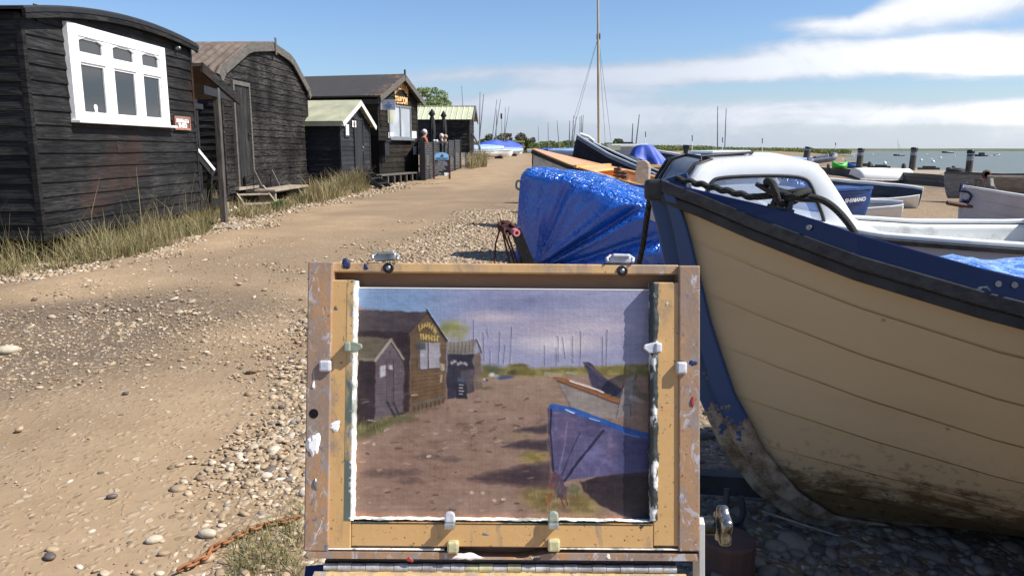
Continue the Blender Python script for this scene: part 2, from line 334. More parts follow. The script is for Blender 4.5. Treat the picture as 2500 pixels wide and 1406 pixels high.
class MB:
    def __init__(s): s.v = []; s.f = []; s.m = []; s.sm = []
    def add(s, verts, faces, mi=0, smooth=False):
        o = len(s.v); s.v += [tuple(p) for p in verts]
        for f in faces: s.f.append(tuple(i + o for i in f)); s.m.append(mi); s.sm.append(smooth)
        return s
    def box(s, c, d, rot=None, mi=0):
        c = Vector(c); pts = []
        for i in (-.5, .5):
            for j in (-.5, .5):
                for k in (-.5, .5):
                    q = Vector((i * d[0], j * d[1], k * d[2]))
                    if rot is not None: q = rot @ q
                    pts.append(c + q)
        return s.add(pts, [(0, 1, 3, 2), (4, 6, 7, 5), (0, 4, 5, 1), (2, 3, 7, 6), (0, 2, 6, 4), (1, 5, 7, 3)], mi)
    def box2(s, a, b, mi=0):
        a = Vector(a); b = Vector(b); return s.box((a + b) / 2, [abs(x) for x in (b - a)], None, mi)
    def beam(s, a, b, w, h, up=(0, 0, 1), mi=0):
        a = Vector(a); b = Vector(b); d = (b - a).normalized(); up = Vector(up)
        side = d.cross(up)
        if side.length < 1e-4: side = d.cross(Vector((1, 0, 0)))
        side.normalize(); u2 = side.cross(d)
        pts = [p + side * (i * w / 2) + u2 * (j * h / 2) for p in (a, b) for i, j in ((-1, -1), (1, -1), (1, 1), (-1, 1))]
        return s.add(pts, [(0, 3, 2, 1), (4, 5, 6, 7), (0, 1, 5, 4), (1, 2, 6, 5), (2, 3, 7, 6), (3, 0, 4, 7)], mi)
    def tube(s, pts, r, seg=8, mi=0, caps=True, smooth=True):
        pts = [Vector(p) for p in pts]; n = len(pts); rr = r if isinstance(r, (list, tuple)) else [r] * n
        rings = []; ref = None
        for i, p in enumerate(pts):
            d = (pts[min(i + 1, n - 1)] - pts[max(i - 1, 0)]).normalized()
            if ref is None:
                ref = d.cross(Vector((0, 0, 1)))
                if ref.length < .05: ref = d.cross(Vector((1, 0, 0)))
            ref = (ref - d * ref.dot(d)).normalized(); bn = d.cross(ref)
            rings.append([p + (ref * math.cos(k * 2 * PI / seg) + bn * math.sin(k * 2 * PI / seg)) * rr[i] for k in range(seg)])
        return s.loft(rings, True, mi, smooth, caps)
    def loft(s, rings, closed=True, mi=0, smooth=True, caps=False):
        n = len(rings[0]); o = []
        v = [p for r in rings for p in r]; f = []
        for i in range(len(rings) - 1):
            for k in range(n if closed else n - 1):
                k2 = (k + 1) % n
                f.append((i * n + k, i * n + k2, (i + 1) * n + k2, (i + 1) * n + k))
        s.add(v, f, mi, smooth)
        if caps:
            s.add(rings[0], [tuple(reversed(range(n)))], mi); s.add(rings[-1], [tuple(range(n))], mi)
        return s
    def prism(s, poly, vec, mi=0):
        """poly (list of 3d points) pushed along vec"""
        poly = [Vector(p) for p in poly]; vec = Vector(vec); n = len(poly)
        v = poly + [p + vec for p in poly]
        f = [tuple(range(n)), tuple(reversed(range(n, 2 * n)))] + [(i, i + n, (i + 1) % n + n, (i + 1) % n) for i in range(n)]
        return s.add(v, f, mi)
    def lathe(s, prof, c=(0, 0, 0), seg=16, mi=0, axis='z', smooth=True):
        c = Vector(c); rings = []
        for r, h in prof:
            ring = []
            for k in range(seg):
                a = 2 * PI * k / seg; p = (r * math.cos(a), r * math.sin(a), h)
                if axis == 'x': p = (h, r * math.cos(a), r * math.sin(a))
                if axis == 'y': p = (r * math.cos(a), h, r * math.sin(a))
                ring.append(c + Vector(p))
            rings.append(ring)
        return s.loft(rings, True, mi, smooth, True)
    def ball(s, c, r, seg=10, mi=0, scale=(1, 1, 1)):
        c = Vector(c); prof = [(max(math.sin(PI * i / seg), .02), -math.cos(PI * i / seg)) for i in range(seg + 1)]
        rings = [[c + Vector((a * r * scale[0] * math.cos(2 * PI * k / (seg + 2)), a * r * scale[1] * math.sin(2 * PI * k / (seg + 2)), h * r * scale[2])) for k in range(seg + 2)] for a, h in prof]
        return s.loft(rings, True, mi, True, True)
    def build(s, name, mats, parent=None, world=False, bevel=0, fix=True, solid=0, subsurf=0):
        me = bpy.data.meshes.new(name)
        v = s.v
        if world and parent is not None:
            inv = WM[parent.name].inverted(); v = [inv @ Vector(p) for p in v]
        me.from_pydata([tuple(p) for p in v], [], s.f)
        for m in (mats if isinstance(mats, (list, tuple)) else [mats]): me.materials.append(MAT[m] if isinstance(m, str) else m)
        me.polygons.foreach_set('material_index', s.m); me.polygons.foreach_set('use_smooth', s.sm)
        if fix:
            b = bmesh.new(); b.from_mesh(me); bmesh.ops.recalc_face_normals(b, faces=b.faces); b.to_mesh(me); b.free()
        me.update()
        o = bpy.data.objects.new(name, me); COL.objects.link(o)
        if parent is not None: o.parent = parent
        if solid:
            m = o.modifiers.new('solid', 'SOLIDIFY'); m.thickness = solid; m.offset = -1
        if subsurf:
            m = o.modifiers.new('sub', 'SUBSURF'); m.levels = m.render_levels = subsurf
        if bevel:
            m = o.modifiers.new('bevel', 'BEVEL'); m.width = bevel; m.segments = 2; m.limit_method = 'ANGLE'
        if parent is None: WM[o.name] = Matrix.Identity(4)
        return o

def tag(o, label=None, cat=None, group=None, kind=None):
    if label: o['label'] = label
    if cat: o['category'] = cat
    if group: o['group'] = group
    if kind: o['kind'] = kind
    return o

def thing(name, label, cat, loc=(0, 0, 0), rot=(0, 0, 0), group=None, mat=None):
    o = bpy.data.objects.new(name, None); COL.objects.link(o); o.empty_display_size = .1
    m = mat if mat is not None else Matrix.LocRotScale(Vector(loc), __import__('mathutils').Euler(rot), None)
    o.matrix_basis = m; WM[o.name] = m.copy()
    return tag(o, label, cat, group)

def text_mesh(body, size, bold=0.0, extr=.002, align='CENTER', space=1.0):
    cu = bpy.data.curves.new('t', 'FONT'); cu.body = body; cu.size = size; cu.offset = bold; cu.extrude = extr
    cu.align_x = align; cu.align_y = 'CENTER'; cu.space_character = space; cu.resolution_u = 3
    o = bpy.data.objects.new('t', cu); COL.objects.link(o)
    dg = bpy.context.evaluated_depsgraph_get(); dg.update()
    me = bpy.data.meshes.new_from_object(o.evaluated_get(dg))
    vs = [v.co.copy() for v in me.vertices]; fs = [tuple(p.vertices) for p in me.polygons]
    bpy.data.objects.remove(o); bpy.data.meshes.remove(me); bpy.data.curves.remove(cu)
    return vs, fs

def put_text(mb, body, size, origin, right, up, bold=0.0, extr=.002, sx=1.0, mi=0, align='CENTER', space=1.0):
    vs, fs = text_mesh(body, size, bold, extr, align, space)
    origin = Vector(origin); right = Vector(right).normalized(); up = Vector(up).normalized(); n = right.cross(up)
    mb.add([origin + right * (p.x * sx) + up * p.y + n * p.z for p in vs], fs, mi)

def np_mesh(name, v, f, mats, parent=None, smooth=False, mi=None):
    """v (N,3), f (M,k) arrays"""
    me = bpy.data.meshes.new(name); v = np.asarray(v, np.float32); f = np.asarray(f, np.int32); k = f.shape[1]
    me.vertices.add(len(v)); me.vertices.foreach_set('co', v.ravel())
    me.loops.add(f.size); me.loops.foreach_set('vertex_index', f.ravel())
    me.polygons.add(len(f)); me.polygons.foreach_set('loop_start', np.arange(0, f.size, k, dtype=np.int32)); me.polygons.foreach_set('loop_total', np.full(len(f), k, np.int32))
    for m in (mats if isinstance(mats, (list, tuple)) else [mats]): me.materials.append(MAT[m] if isinstance(m, str) else m)
    if mi is not None: me.polygons.foreach_set('material_index', np.asarray(mi, np.int32))
    me.polygons.foreach_set('use_smooth', np.full(len(f), smooth)); me.update(calc_edges=True); me.validate()
    o = bpy.data.objects.new(name, me); COL.objects.link(o)
    if parent is not None: o.parent = parent
    else: WM[o.name] = Matrix.Identity(4)
    return o

build_materials()

# ------------------------------------------------------------------ huts
class Hut:
    """front wall plane: local x=0 facing +x, y along the front away from the camera, z up"""
    def __init__(s, name, label, cat, px, x0, theta, z0=0.0):
        a = ray(px, 500); s.x0 = x0; s.y0 = x0 / a.x * a.y; s.th = R(theta)
        s.root = thing(name, label, cat, (s.x0, s.y0, z0), (0, 0, -s.th)); s.z0 = z0
        s.M = WM[s.root.name]
    def face(s, px, py, off=0.0):
        """(y, z) in hut coordinates of the point seen at a pixel, on the plane x=off"""
        d = ray(px, py); n = Vector((math.cos(s.th), -math.sin(s.th), 0)); p0 = s.M @ Vector((off, 0, 0))
        o = Vector((0, 0, CAMH)); t = (p0 - o).dot(n) / d.dot(n)
        q = s.M.inverted() @ (o + d * t); return q.y, q.z

def board_row(mb, o, u, n, a, b, z0, z1, thk=.03, seg=.55, wob=.005, mi=0):
    """one weatherboard from a to b along u, facing n"""
    if b - a < .05: return
    o = Vector(o); u = Vector(u); n = Vector(n); cnt = max(1, int((b - a) / seg)); rings = []
    t0 = random.uniform(-.004, .004)
    for i in range(cnt + 1):
        s = a + (b - a) * i / cnt
        dz = random.uniform(-wob, wob) + t0; dn = random.uniform(0, .004)
        base = o + u * s
        rings.append([base + Vector((0, 0, z0 + dz)), base + n * (thk + dn) + Vector((0, 0, z0 + dz - .004)),
                      base + n * (.010 + dn * .5) + Vector((0, 0, z1 + .015)), base + Vector((0, 0, z1 + .015))])
    mb.loft(rings, True, mi, False, True)

def clad(mb, o, u, n, z0, z1, span, step=.16, thk=.03, joint=.35, mi=0, wob=.005):
    z = z0
    while z < z1 - .02:
        h = step * random.uniform(.93, 1.07); zt = min(z + h, z1)
        sp = span((z + zt) / 2)
        if sp:
            a, b = sp
            if random.random() < joint and b - a > 2:
                c = random.uniform(a + .7, b - .7); board_row(mb, o, u, n, a, c - .003, z, zt, thk, wob=wob, mi=mi); board_row(mb, o, u, n, c + .003, b, z, zt, thk * random.uniform(.93, 1.05), wob=wob, mi=mi)
            else: board_row(mb, o, u, n, a, b, z, zt, thk, wob=wob, mi=mi)
        z += h

def profile_span(prof):
    """prof: roofline as [(y, z)...] left to right; returns span(z)"""
    def f(z):
        lo = hi = None
        for (y0, z0), (y1, z1) in zip(prof, prof[1:]):
            if z0 <= z <= z1 and z1 > z0: lo = y0 + (y1 - y0) * (z - z0) / (z1 - z0)
            if z1 <= z <= z0 and z0 > z1: hi = y0 + (y1 - y0) * (z0 - z) / (z0 - z1)
        if lo is None: lo = prof[0][0] if z < prof[0][1] else None
        if hi is None: hi = prof[-1][0] if z < prof[-1][1] else None
        return None if lo is None or hi is None or hi - lo < .1 else (lo, hi)
    return f

def hut_walls(h, prof, zb, depth, mat, step=.16, side_step=None, thk=.03, wob=.005):
    """closed body + weatherboards on the front and on the side towards the camera and the far side"""
    y0, y1 = prof[0][0], prof[-1][0]
    mb = MB(); e = .012
    body = [(-e, y0 + e, zb), (-e, y1 - e, zb)] + [(-e, min(max(y, y0 + e), y1 - e), z) for y, z in reversed(prof)]
    mb.prism(body, (-depth + e, 0, 0))
    clad(mb, (0, 0, 0), (0, 1, 0), (1, 0, 0), zb, max(z for y, z in prof), profile_span(prof), step, thk, wob=wob)
    ss = side_step or step
    clad(mb, (0, y0, 0), (-1, 0, 0), (0, -1, 0), zb, prof[0][1], lambda z: (0, depth), ss, thk, wob=wob)
    clad(mb, (0, y1, 0), (-1, 0, 0), (0, 1, 0), zb, prof[-1][1], lambda z: (0, depth), ss, thk, wob=wob)
    # corner posts
    mb.box2((-.03, y0 - .036, zb - .02), (.036, y0 + .03, prof[0][1]))
    mb.box2((-.03, y1 - .03, zb - .02), (.036, y1 + .036, prof[-1][1]))
    return mb.build('wall', mat, h.root)

def roof_slab(prof, x0, x1, thk, off=0.0, corr=None, nx=2):
    """a roof following a profile, pushed along x from x0 to x1; corr=(amplitude, pitch) corrugates it"""
    P = [Vector((0, y, z)) for y, z in prof]; N = []
    for i in range(len(P)):
        d = (P[min(i + 1, len(P) - 1)] - P[max(i - 1, 0)]).normalized(); N.append(Vector((0, -d.z, d.y)))
    mb = MB(); n = len(P); xs = [x0 + (x1 - x0) * k / (nx - 1) for k in range(nx)]
    top = []; bot = []
    for x in xs:
        w = corr[0] * math.sin(2 * PI * x / corr[1]) if corr else 0
        top.append([p + N[i] * (off + thk + w) + Vector((x, 0, 0)) for i, p in enumerate(P)])
        bot.append([p + N[i] * (off + w) + Vector((x, 0, 0)) for i, p in enumerate(P)])
    mb.loft(top, False, 0, bool(corr)); mb.loft(bot, False, 0, bool(corr))
    for k in (0, n - 1): mb.loft([[t[k], b[k]] for t, b in zip(top, bot)], False)
    mb.loft([top[0], bot[0]], False); mb.loft([top[-1], bot[-1]], False)
    return mb

def verge(prof, x, w, thk, drop):
    """barge boards: strips hanging below the roofline at x"""
    mb = MB()
    for (a, b) in zip(prof, prof[1:]):
        A = Vector((x, a[0], a[1])); B = Vector((x, b[0], b[1])); d = (B - A).normalized(); nn = Vector((0, -d.z, d.y))
        mb.prism([A + nn * thk * .4, B + nn * thk * .4, B - nn * drop, A - nn * drop], (w, 0, 0))
    return mb

def steps_flight(name, label, cat, base, top, width_dir, width, n, mat, tread=.2, group=None):
    """open timber steps rising from base to top; base/top are the centre of the stringers' line"""
    base = Vector(base); top = Vector(top); wd = Vector(width_dir).normalized()
    t = thing(name, label, cat, base, group=group); d = top - base
    for sgn in (-1, 1):
        mb = MB(); a = wd * (sgn * width / 2); mb.beam(a, a + d, .035, .15, (0, 0, 1)); mb.build('stringer', mat, t, bevel=.004)
    hd = Vector((d.x, d.y, 0)).normalized()
    for k in range(n):
        c = d * ((k + .75) / (n + .55)); mb = MB(); q = Matrix((hd, wd, Vector((0, 0, 1)))).transposed()
        mb.box(c + Vector((0, 0, .03)), (tread, width - .037, .035), q); mb.build('tread', mat, t, bevel=.004)
    return t

# ---- 1. the carriage hut at the left
def carriage_hut():
    h = Hut('black_hut', 'large black weatherboarded hut with a curved roof and a white six-pane window', 'hut', 96, -5.50, 1.0)
    f = h.face; r = h.root
    yE = f(459, 112)[0]; z0 = f(45, 22)[1]; zm = f(250, 36)[1]; ze = f(459, 110)[1]
    prof = []
    for k in range(17):
        t = k / 16; y = yE * t; q = z0 + (ze - z0) * t; prof.append((y, q + (zm - (z0 + ze) / 2 + .02) * 4 * t * (1 - t) * (1.05 - .1 * t)))
    wallp = [(y, z - .05) for y, z in prof]
    hut_walls(h, wallp, .20, 6.0, 'black', .165, .165, .034, .007)
    ext = [(-.10, prof[0][1] - .02)] + prof + [(yE + .10, prof[-1][1] - .03)]
    roof_slab(ext, .13, -6.1, .035, 0, None, 2).build('roof', 'felt', r)
    verge(ext, .10, .035, .03, .10).build('barge_board', 'black', r)
    m = verge(ext, .125, .02, .034, .035); m.build('roof_trim', 'black_plain', r)
    # window: outer frame corners on the wall plane
    (ya, zt1), (yb, zt2) = f(145, 62), f(388, 110)
    zb1, zb2 = f(170, 298)[1], f(405, 300)[1]; zb = (zb1 + zb2) / 2 - .01; zt = (zt1 + zt2) / 2
    ya = (f(147, 62)[0] + f(170, 298)[0]) / 2; yb = (f(388, 110)[0] + f(403, 300)[0]) / 2
    w = MB(); x0, x1 = .02, .085; W = yb - ya; Hh = zt - zb
    def bar(a, b, c, d, xx=x1): w.box2((x0, ya + a * W, zb + c * Hh), (xx, ya + b * W, zb + d * Hh))
    bar(0, 1, .0, .07); bar(0, 1, .885, 1); bar(0, .085, .07, .885); bar(.925, 1, .07, .885)
    bar(.085, .925, .615, .70, x1 - .004)
    bar(.315, .40, .07, .885, x1 - .008); bar(.63, .715, .07, .885, x1 - .008)
    # arched heads over the three top lights
    for a, b in ((.085, .315), (.40, .63), (.715, .925)):
        y_0, y_1 = ya + a * W, ya + b * W; ztop = zb + .885 * Hh
        for k in range(6):
            t0, t1 = k / 6, (k + 1) / 6; d0, d1 = [.055 * (2 * t - 1) ** 2 + .004 for t in (t0, t1)]
            p = [(x0, y_0 + (y_1 - y_0) * t0, ztop), (x0, y_0 + (y_1 - y_0) * t1, ztop), (x0, y_0 + (y_1 - y_0) * t1, ztop - d1), (x0, y_0 + (y_1 - y_0) * t0, ztop - d0)]
            w.prism(p, (x1 - x0 - .012, 0, 0))
    wf = w.build('window', 'white_paint', r, bevel=.006)
    # inner sash rims
    for a, b in ((.085, .315), (.40, .63), (.715, .925)):
        for c, d in ((.07, .615), (.70, .885)):
            s_ = MB(); y_0, y_1, z_0, z_1 = ya + a * W, ya + b * W, zb + c * Hh, zb + d * Hh; t = .028
            for q in ((y_0, y_0 + t, z_0, z_1), (y_1 - t, y_1, z_0, z_1), (y_0 + t, y_1 - t, z_0, z_0 + t), (y_0 + t, y_1 - t, z_1 - t, z_1)):
                s_.box2((x0, q[0], q[2]), (x1 - .022, q[1], q[3]))
            s_.build('sash', 'white_paint', wf)
            g = MB(); g.box2((x0 + .018, y_0, z_0), (x0 + .024, y_1, z_1)); g.build('pane', 'glass_dark', wf)
    s = MB(); s.box2((.03, ya - .03, zb - .035), (.15, yb + .12, zb + .0)); s.build('sill', 'white_paint', wf, bevel=.006)
    # pale round ornament standing inside the left pane
    yo, zo = f(232, 264, .04); b = MB(); b.ball((.05, yo, zo), .045, 10, 0, (.25, 1, 1)); b.lathe([(.03, -.07), (.012, -.03)], (.05, yo, zo), 10)
    tag(b.build('ornament', 'paper', None, fix=True), 'small pale round ornament standing inside the big white window', 'ornament')
    o = bpy.data.objects['ornament']; o.matrix_basis = h.M; WM[o.name] = h.M.copy()
    # small lamp under the eaves
    yl, zl = f(422, 118); b = MB(); b.lathe([(.035, 0), (.035, .05), (.02, .07)], (.04, yl, zl), 10, axis='x'); b.ball((.10, yl, zl), .03); b.build('wall_lamp', 'metal_grey', r)
    # sign
    y0, zt_ = f(415, 283); y1, zb_ = f(456, 319); st = thing('name_board', "brown wooden name board lettered in white beside the big white window", 'sign', (0, 0, 0), mat=h.M @ Matrix.Translation((.05, (y0 + y1) / 2, (zt_ + zb_) / 2)))
    sw, sh = y1 - y0, zt_ - zb_
    b = MB(); b.box((0, 0, 0), (.03, sw, sh)); b.build('board', 'sign_brown', st)
    b = MB(); t = .035
    for q in ((-sw / 2, -sw / 2 + t, -sh / 2, sh / 2), (sw / 2 - t, sw / 2, -sh / 2, sh / 2), (-sw / 2 + t, sw / 2 - t, -sh / 2, -sh / 2 + t), (-sw / 2 + t, sw / 2 - t, sh / 2 - t, sh / 2)): b.box2((.0, q[0], q[2]), (.026, q[1], q[3]))
    b.build('rim', 'sign_brown_edge', st)
    b = MB(); put_text(b, 'BRINKLEYS', .115, (.018, 0, sh * .22), (0, 1, 0), (0, 0, 1), .006, .002, sw * .86 / .62); put_text(b, 'SHED', .115, (.018, 0, -sh * .22), (0, 1, 0), (0, 0, 1), .005, .002, 1.1)
    b.build('lettering', 'letter_white', st)
    return h, yE

# ---- porch between the first two huts
def porch(h, yE):
    r = thing('porch_roof', 'lean-to porch roof with a dark fascia sloping down from the end of the curved-roof hut', 'porch', mat=h.M.copy())
    P = lambda px, py, x: Vector((x, *h.face(px, py, x)))
    g = G(548, 545); b = h.M.inverted() @ g; xf = b.x + .02
    A = P(457, 150, xf); B = P(583, 240, xf); A.y = max(A.y, yE + .05)
    back = -3.2
    m = MB(); n = Vector((0, -(B - A).z, (B - A).y)).normalized()
    back -= xf; m.prism([A - n * .005, B - n * .005, B + n * .03, A + n * .03], (back, 0, 0)); m.build('roof_sheet', 'felt', r)
    m = MB(); m.prism([A - n * .007, B - n * .007, B - n * .02, A - n * .02], (back + .06, 0, 0)); m.build('soffit', 'soffit', r)
    m = MB(); m.prism([A + n * .035, B + n * .035, B - n * .13, A - n * .13], (.04, 0, 0)); m.build('fascia', 'black', r)
    m = MB(); m.beam((xf - .03, yE + .10, B.z + .04), (xf - .03, B.y - .1, B.z - .02), .08, .14); m.build('beam', 'black_plain', r)
    m = MB(); m.beam((b.x, b.y, b.z - .1), (xf - .035, b.y + .06, A.z + (B.z - A.z) * (b.y + .06 - A.y) / (B.y - A.y) - .14), .105, .105, (0, 1, 0)); m.build('post', 'post_wood', r, bevel=.01)
    # slatted screen at the back of the porch
    s = thing('slatted_screen', 'dark screen of upright slats in the shade under the porch roof', 'screen', mat=h.M @ Matrix.Translation((-.75, yE + .15, 0)))
    m = MB()
    for k in range(9):
        y = .12 + k * .20; m.box2((-.02, y, .28), (.02, y + .075, 2.15))
    m.build('slats', 'black_vertical', s)
    for q_ in ((.28, .40), (2.0, 2.1)):
        m = MB(); m.box2((-.03, 0, q_[0]), (.05, 2.0, q_[1])); m.build('rail', 'black_plain', s)
    m = MB(); m.box2((-.10, 0, .0), (-.06, 2.0, 2.2)); m.build('backing_board', 'black_plain', s)
    m = MB(); m.box2((-.6, -.02, .12), (.35, 2.0, .26)); m.build('deck', 'black_plain', s)
    # handrail with a white top
    g2 = G(510, 537); q = h.M.inverted() @ g2
    rl = thing('handrail', 'sloping white-topped handrail on a dark post at the end of the curved-roof hut', 'handrail', mat=h.M @ Matrix.Translation((q.x, q.y, q.z)))
    top = h.M.inverted() @ onY(468, 352, g2.y - .5); bot = h.M.inverted() @ onY(519, 414, g2.y)
    off = Vector((q.x, q.y, q.z)); t_, b_ = top - off, bot - off
    m = MB(); m.beam((0, 0, -.05), b_ + (t_ - b_) * .12 - Vector((0, 0, .02)), .075, .075, (0, 1, 0)); m.build('post', 'black', rl)
    m = MB(); m.beam(b_ + (b_ - t_) * .02, t_, .09, .05); m.build('rail', 'white_paint', rl)
    m = MB(); d = Vector((0, 0, -.09)); m.beam(b_ + d, t_ + d, .045, .12); m.build('under_rail', 'grey_black', rl)
    # concrete pad and white litter by the post
    p = G(562, 556); m = MB(); ring = []
    for k in range(14):
        a = 2 * PI * k / 14; rr = random.uniform(.8, 1.1); ring.append(Vector((p.x + .26 * rr * math.cos(a), p.y + .36 * rr * math.sin(a), 0)))
    for q_ in ring: q_.z = T(q_.x, q_.y) + .03
    m.prism(ring, (0, 0, -.2)); tag(m.build('concrete_pad', 'pale_wood', None), 'pale worn pad at the foot of the porch post', 'pad')
    p = G(563, 521); m = MB(); m.ball((p.x, p.y, p.z + .05), .07, 8, 0, (1, 1.3, .6)); m.ball((p.x + .06, p.y + .1, p.z + .10), .05, 8, 0, (1, 1, .8)); m.ball((p.x - .03, p.y - .06, p.z + .03), .04, 8, 0, (1, 1, .8))
    tag(m.build('crumpled_bag', 'paper', None), 'small crumpled white plastic bag lying on the shingle by the porch post', 'litter')

# ---- 2. barrel-roofed hut
def barrel_hut():
    h = Hut('barrel_roof_hut', 'black hut with a humped corrugated roof and a plank door', 'hut', 556, -6.25, 3.0)
    f = h.face; r = h.root
    yE, zE = f(746, 215); zb = (f(570, 470)[1] + f(745, 447)[1]) / 2
    ya = f(660, 112)[0]; za = f(660, 108)[1]
    prof = [(0, f(553, 168)[1]), (ya * .44, za - .27), (ya * .56, za - .18), (ya, za), (ya + (yE - ya) * .42, za - .13), (ya + (yE - ya) * .55, za - .23), (yE, zE)]
    hut_walls(h, [(y, z - .05) for y, z in prof], zb, 6.0, 'black_weathered', .158, .158, .03, .007)
    ext = [(-.22, prof[0][1] - .20)] + prof + [(yE + .16, zE - .22)]
    fine = []
    for a, b in zip(ext, ext[1:]):
        for k in range(4): fine.append((a[0] + (b[0] - a[0]) * k / 4, a[1] + (b[1] - a[1]) * k / 4))
    fine.append(ext[-1])
    roof_slab(fine, .10, -6.3, .012, .02, (.028, .21), 260).build('roof', 'corrugated', r)
    verge(ext, .08, .04, .06, .17).build('barge_board', 'grey_wood', r)
    m = MB(); m.box((.14, ya, za - .06), (.03, .09, .42)); m.build('finial', 'grey_wood', r, bevel=.01)
    yo, zo = f(500, 135, -2.2); 
    # door
    zt = f(563, 196)[1]; d0 = (f(563, 196)[0] + f(572, 462)[0]) / 2; d1 = (f(606, 196)[0] + f(611, 447)[0]) / 2; dz = f(570, 462)[1]
    m = MB(); n = 5
    for k in range(n):
        a = d0 + .06 + (d1 - d0 - .12) * k / n; m.box2((.03, a + .004, dz + .03), (.052 + .003 * (k % 2), a + (d1 - d0 - .12) / n - .004, zt - .08))
    dr = m.build('door', 'black_vertical', r)
    m = MB(); m.box2((.02, d0, dz), (.085, d0 + .07, zt)); m.box2((.02, d1 - .07, dz), (.085, d1, zt)); m.box2((.02, d0 + .07, zt - .09), (.085, d1 - .07, zt)); m.build('door_frame', 'grey_wood', r)
    m = MB(); m.box2((.055, d1 - .20, (dz + zt) / 2 - .1), (.075, d1 - .14, (dz + zt) / 2 + .06)); m.ball((.10, d1 - .17, (dz + zt) / 2), .025); m.build('handle', 'ink_black', dr)
    m = MB(); m.box2((.0, d0 - .1, dz - .03), (.12, d1 + .1, dz + .035)); m.build('threshold', 'pale_wood', r)
    # floor sill and piers
    m = MB(); m.box2((-5.9, .02, zb - .16), (-.03, yE - .02, zb)); m.build('floor_beam', 'black_plain', r)
    for y in (.15, yE * .5, yE - .25):
        m = MB(); m.box2((-.2, y - .08, -.3), (-.06, y + .08, zb - .16)); m.build('pier', 'pale_wood', r)
    # steps
    top = h.M @ Vector((.07, f(597, 449)[0], dz - .02)); base = onX(646, 514, -5.38); base.z = T(base.x, base.y) - .02
    steps_flight('timber_steps', 'pale weathered timber steps up to the plank door of the humped-roof hut', 'steps', base, top, Vector((-(top - base).y, (top - base).x, 0)), .70, 2, 'pale_wood')
    # bench in front
    y0, y1 = f(672, 463, .80)[0], f(753, 456, .80)[0]; zs = (f(675, 463, .80)[1] + f(752, 456, .80)[1]) / 2
    b = thing('plank_bench', 'long low bench with a pale plank seat along the front of the humped-roof hut', 'bench', mat=h.M @ Matrix.Translation((.55, (y0 + y1) / 2, 0)))
    L = y1 - y0
    m = MB(); m.box((0, 0, zs), (.50, L, .05)); m.build('seat', 'pale_wood', b, bevel=.006)
    for s_ in (-1, 1):
        gz = -.15
        m = MB(); m.box2((-.20, s_ * (L / 2 - .16) - .04, gz), (.20, s_ * (L / 2 - .16) + .04, zs - .025)); m.build('leg', 'pale_wood', b)
    m = MB(); m.box2((-.47, -L / 2, zs - .05), (-.43, L / 2, zs + .32)); m.build('backrest', 'black_weathered', b)
    for s_ in (-.62, .3):
        m = MB(); m.beam((-.22, s_ * L / 2, zs + .02), (-.40, s_ * L / 2, zs + .42), .05, .06, (1, 0, 0)); m.build('bracket', 'grey_wood', b)
    return h

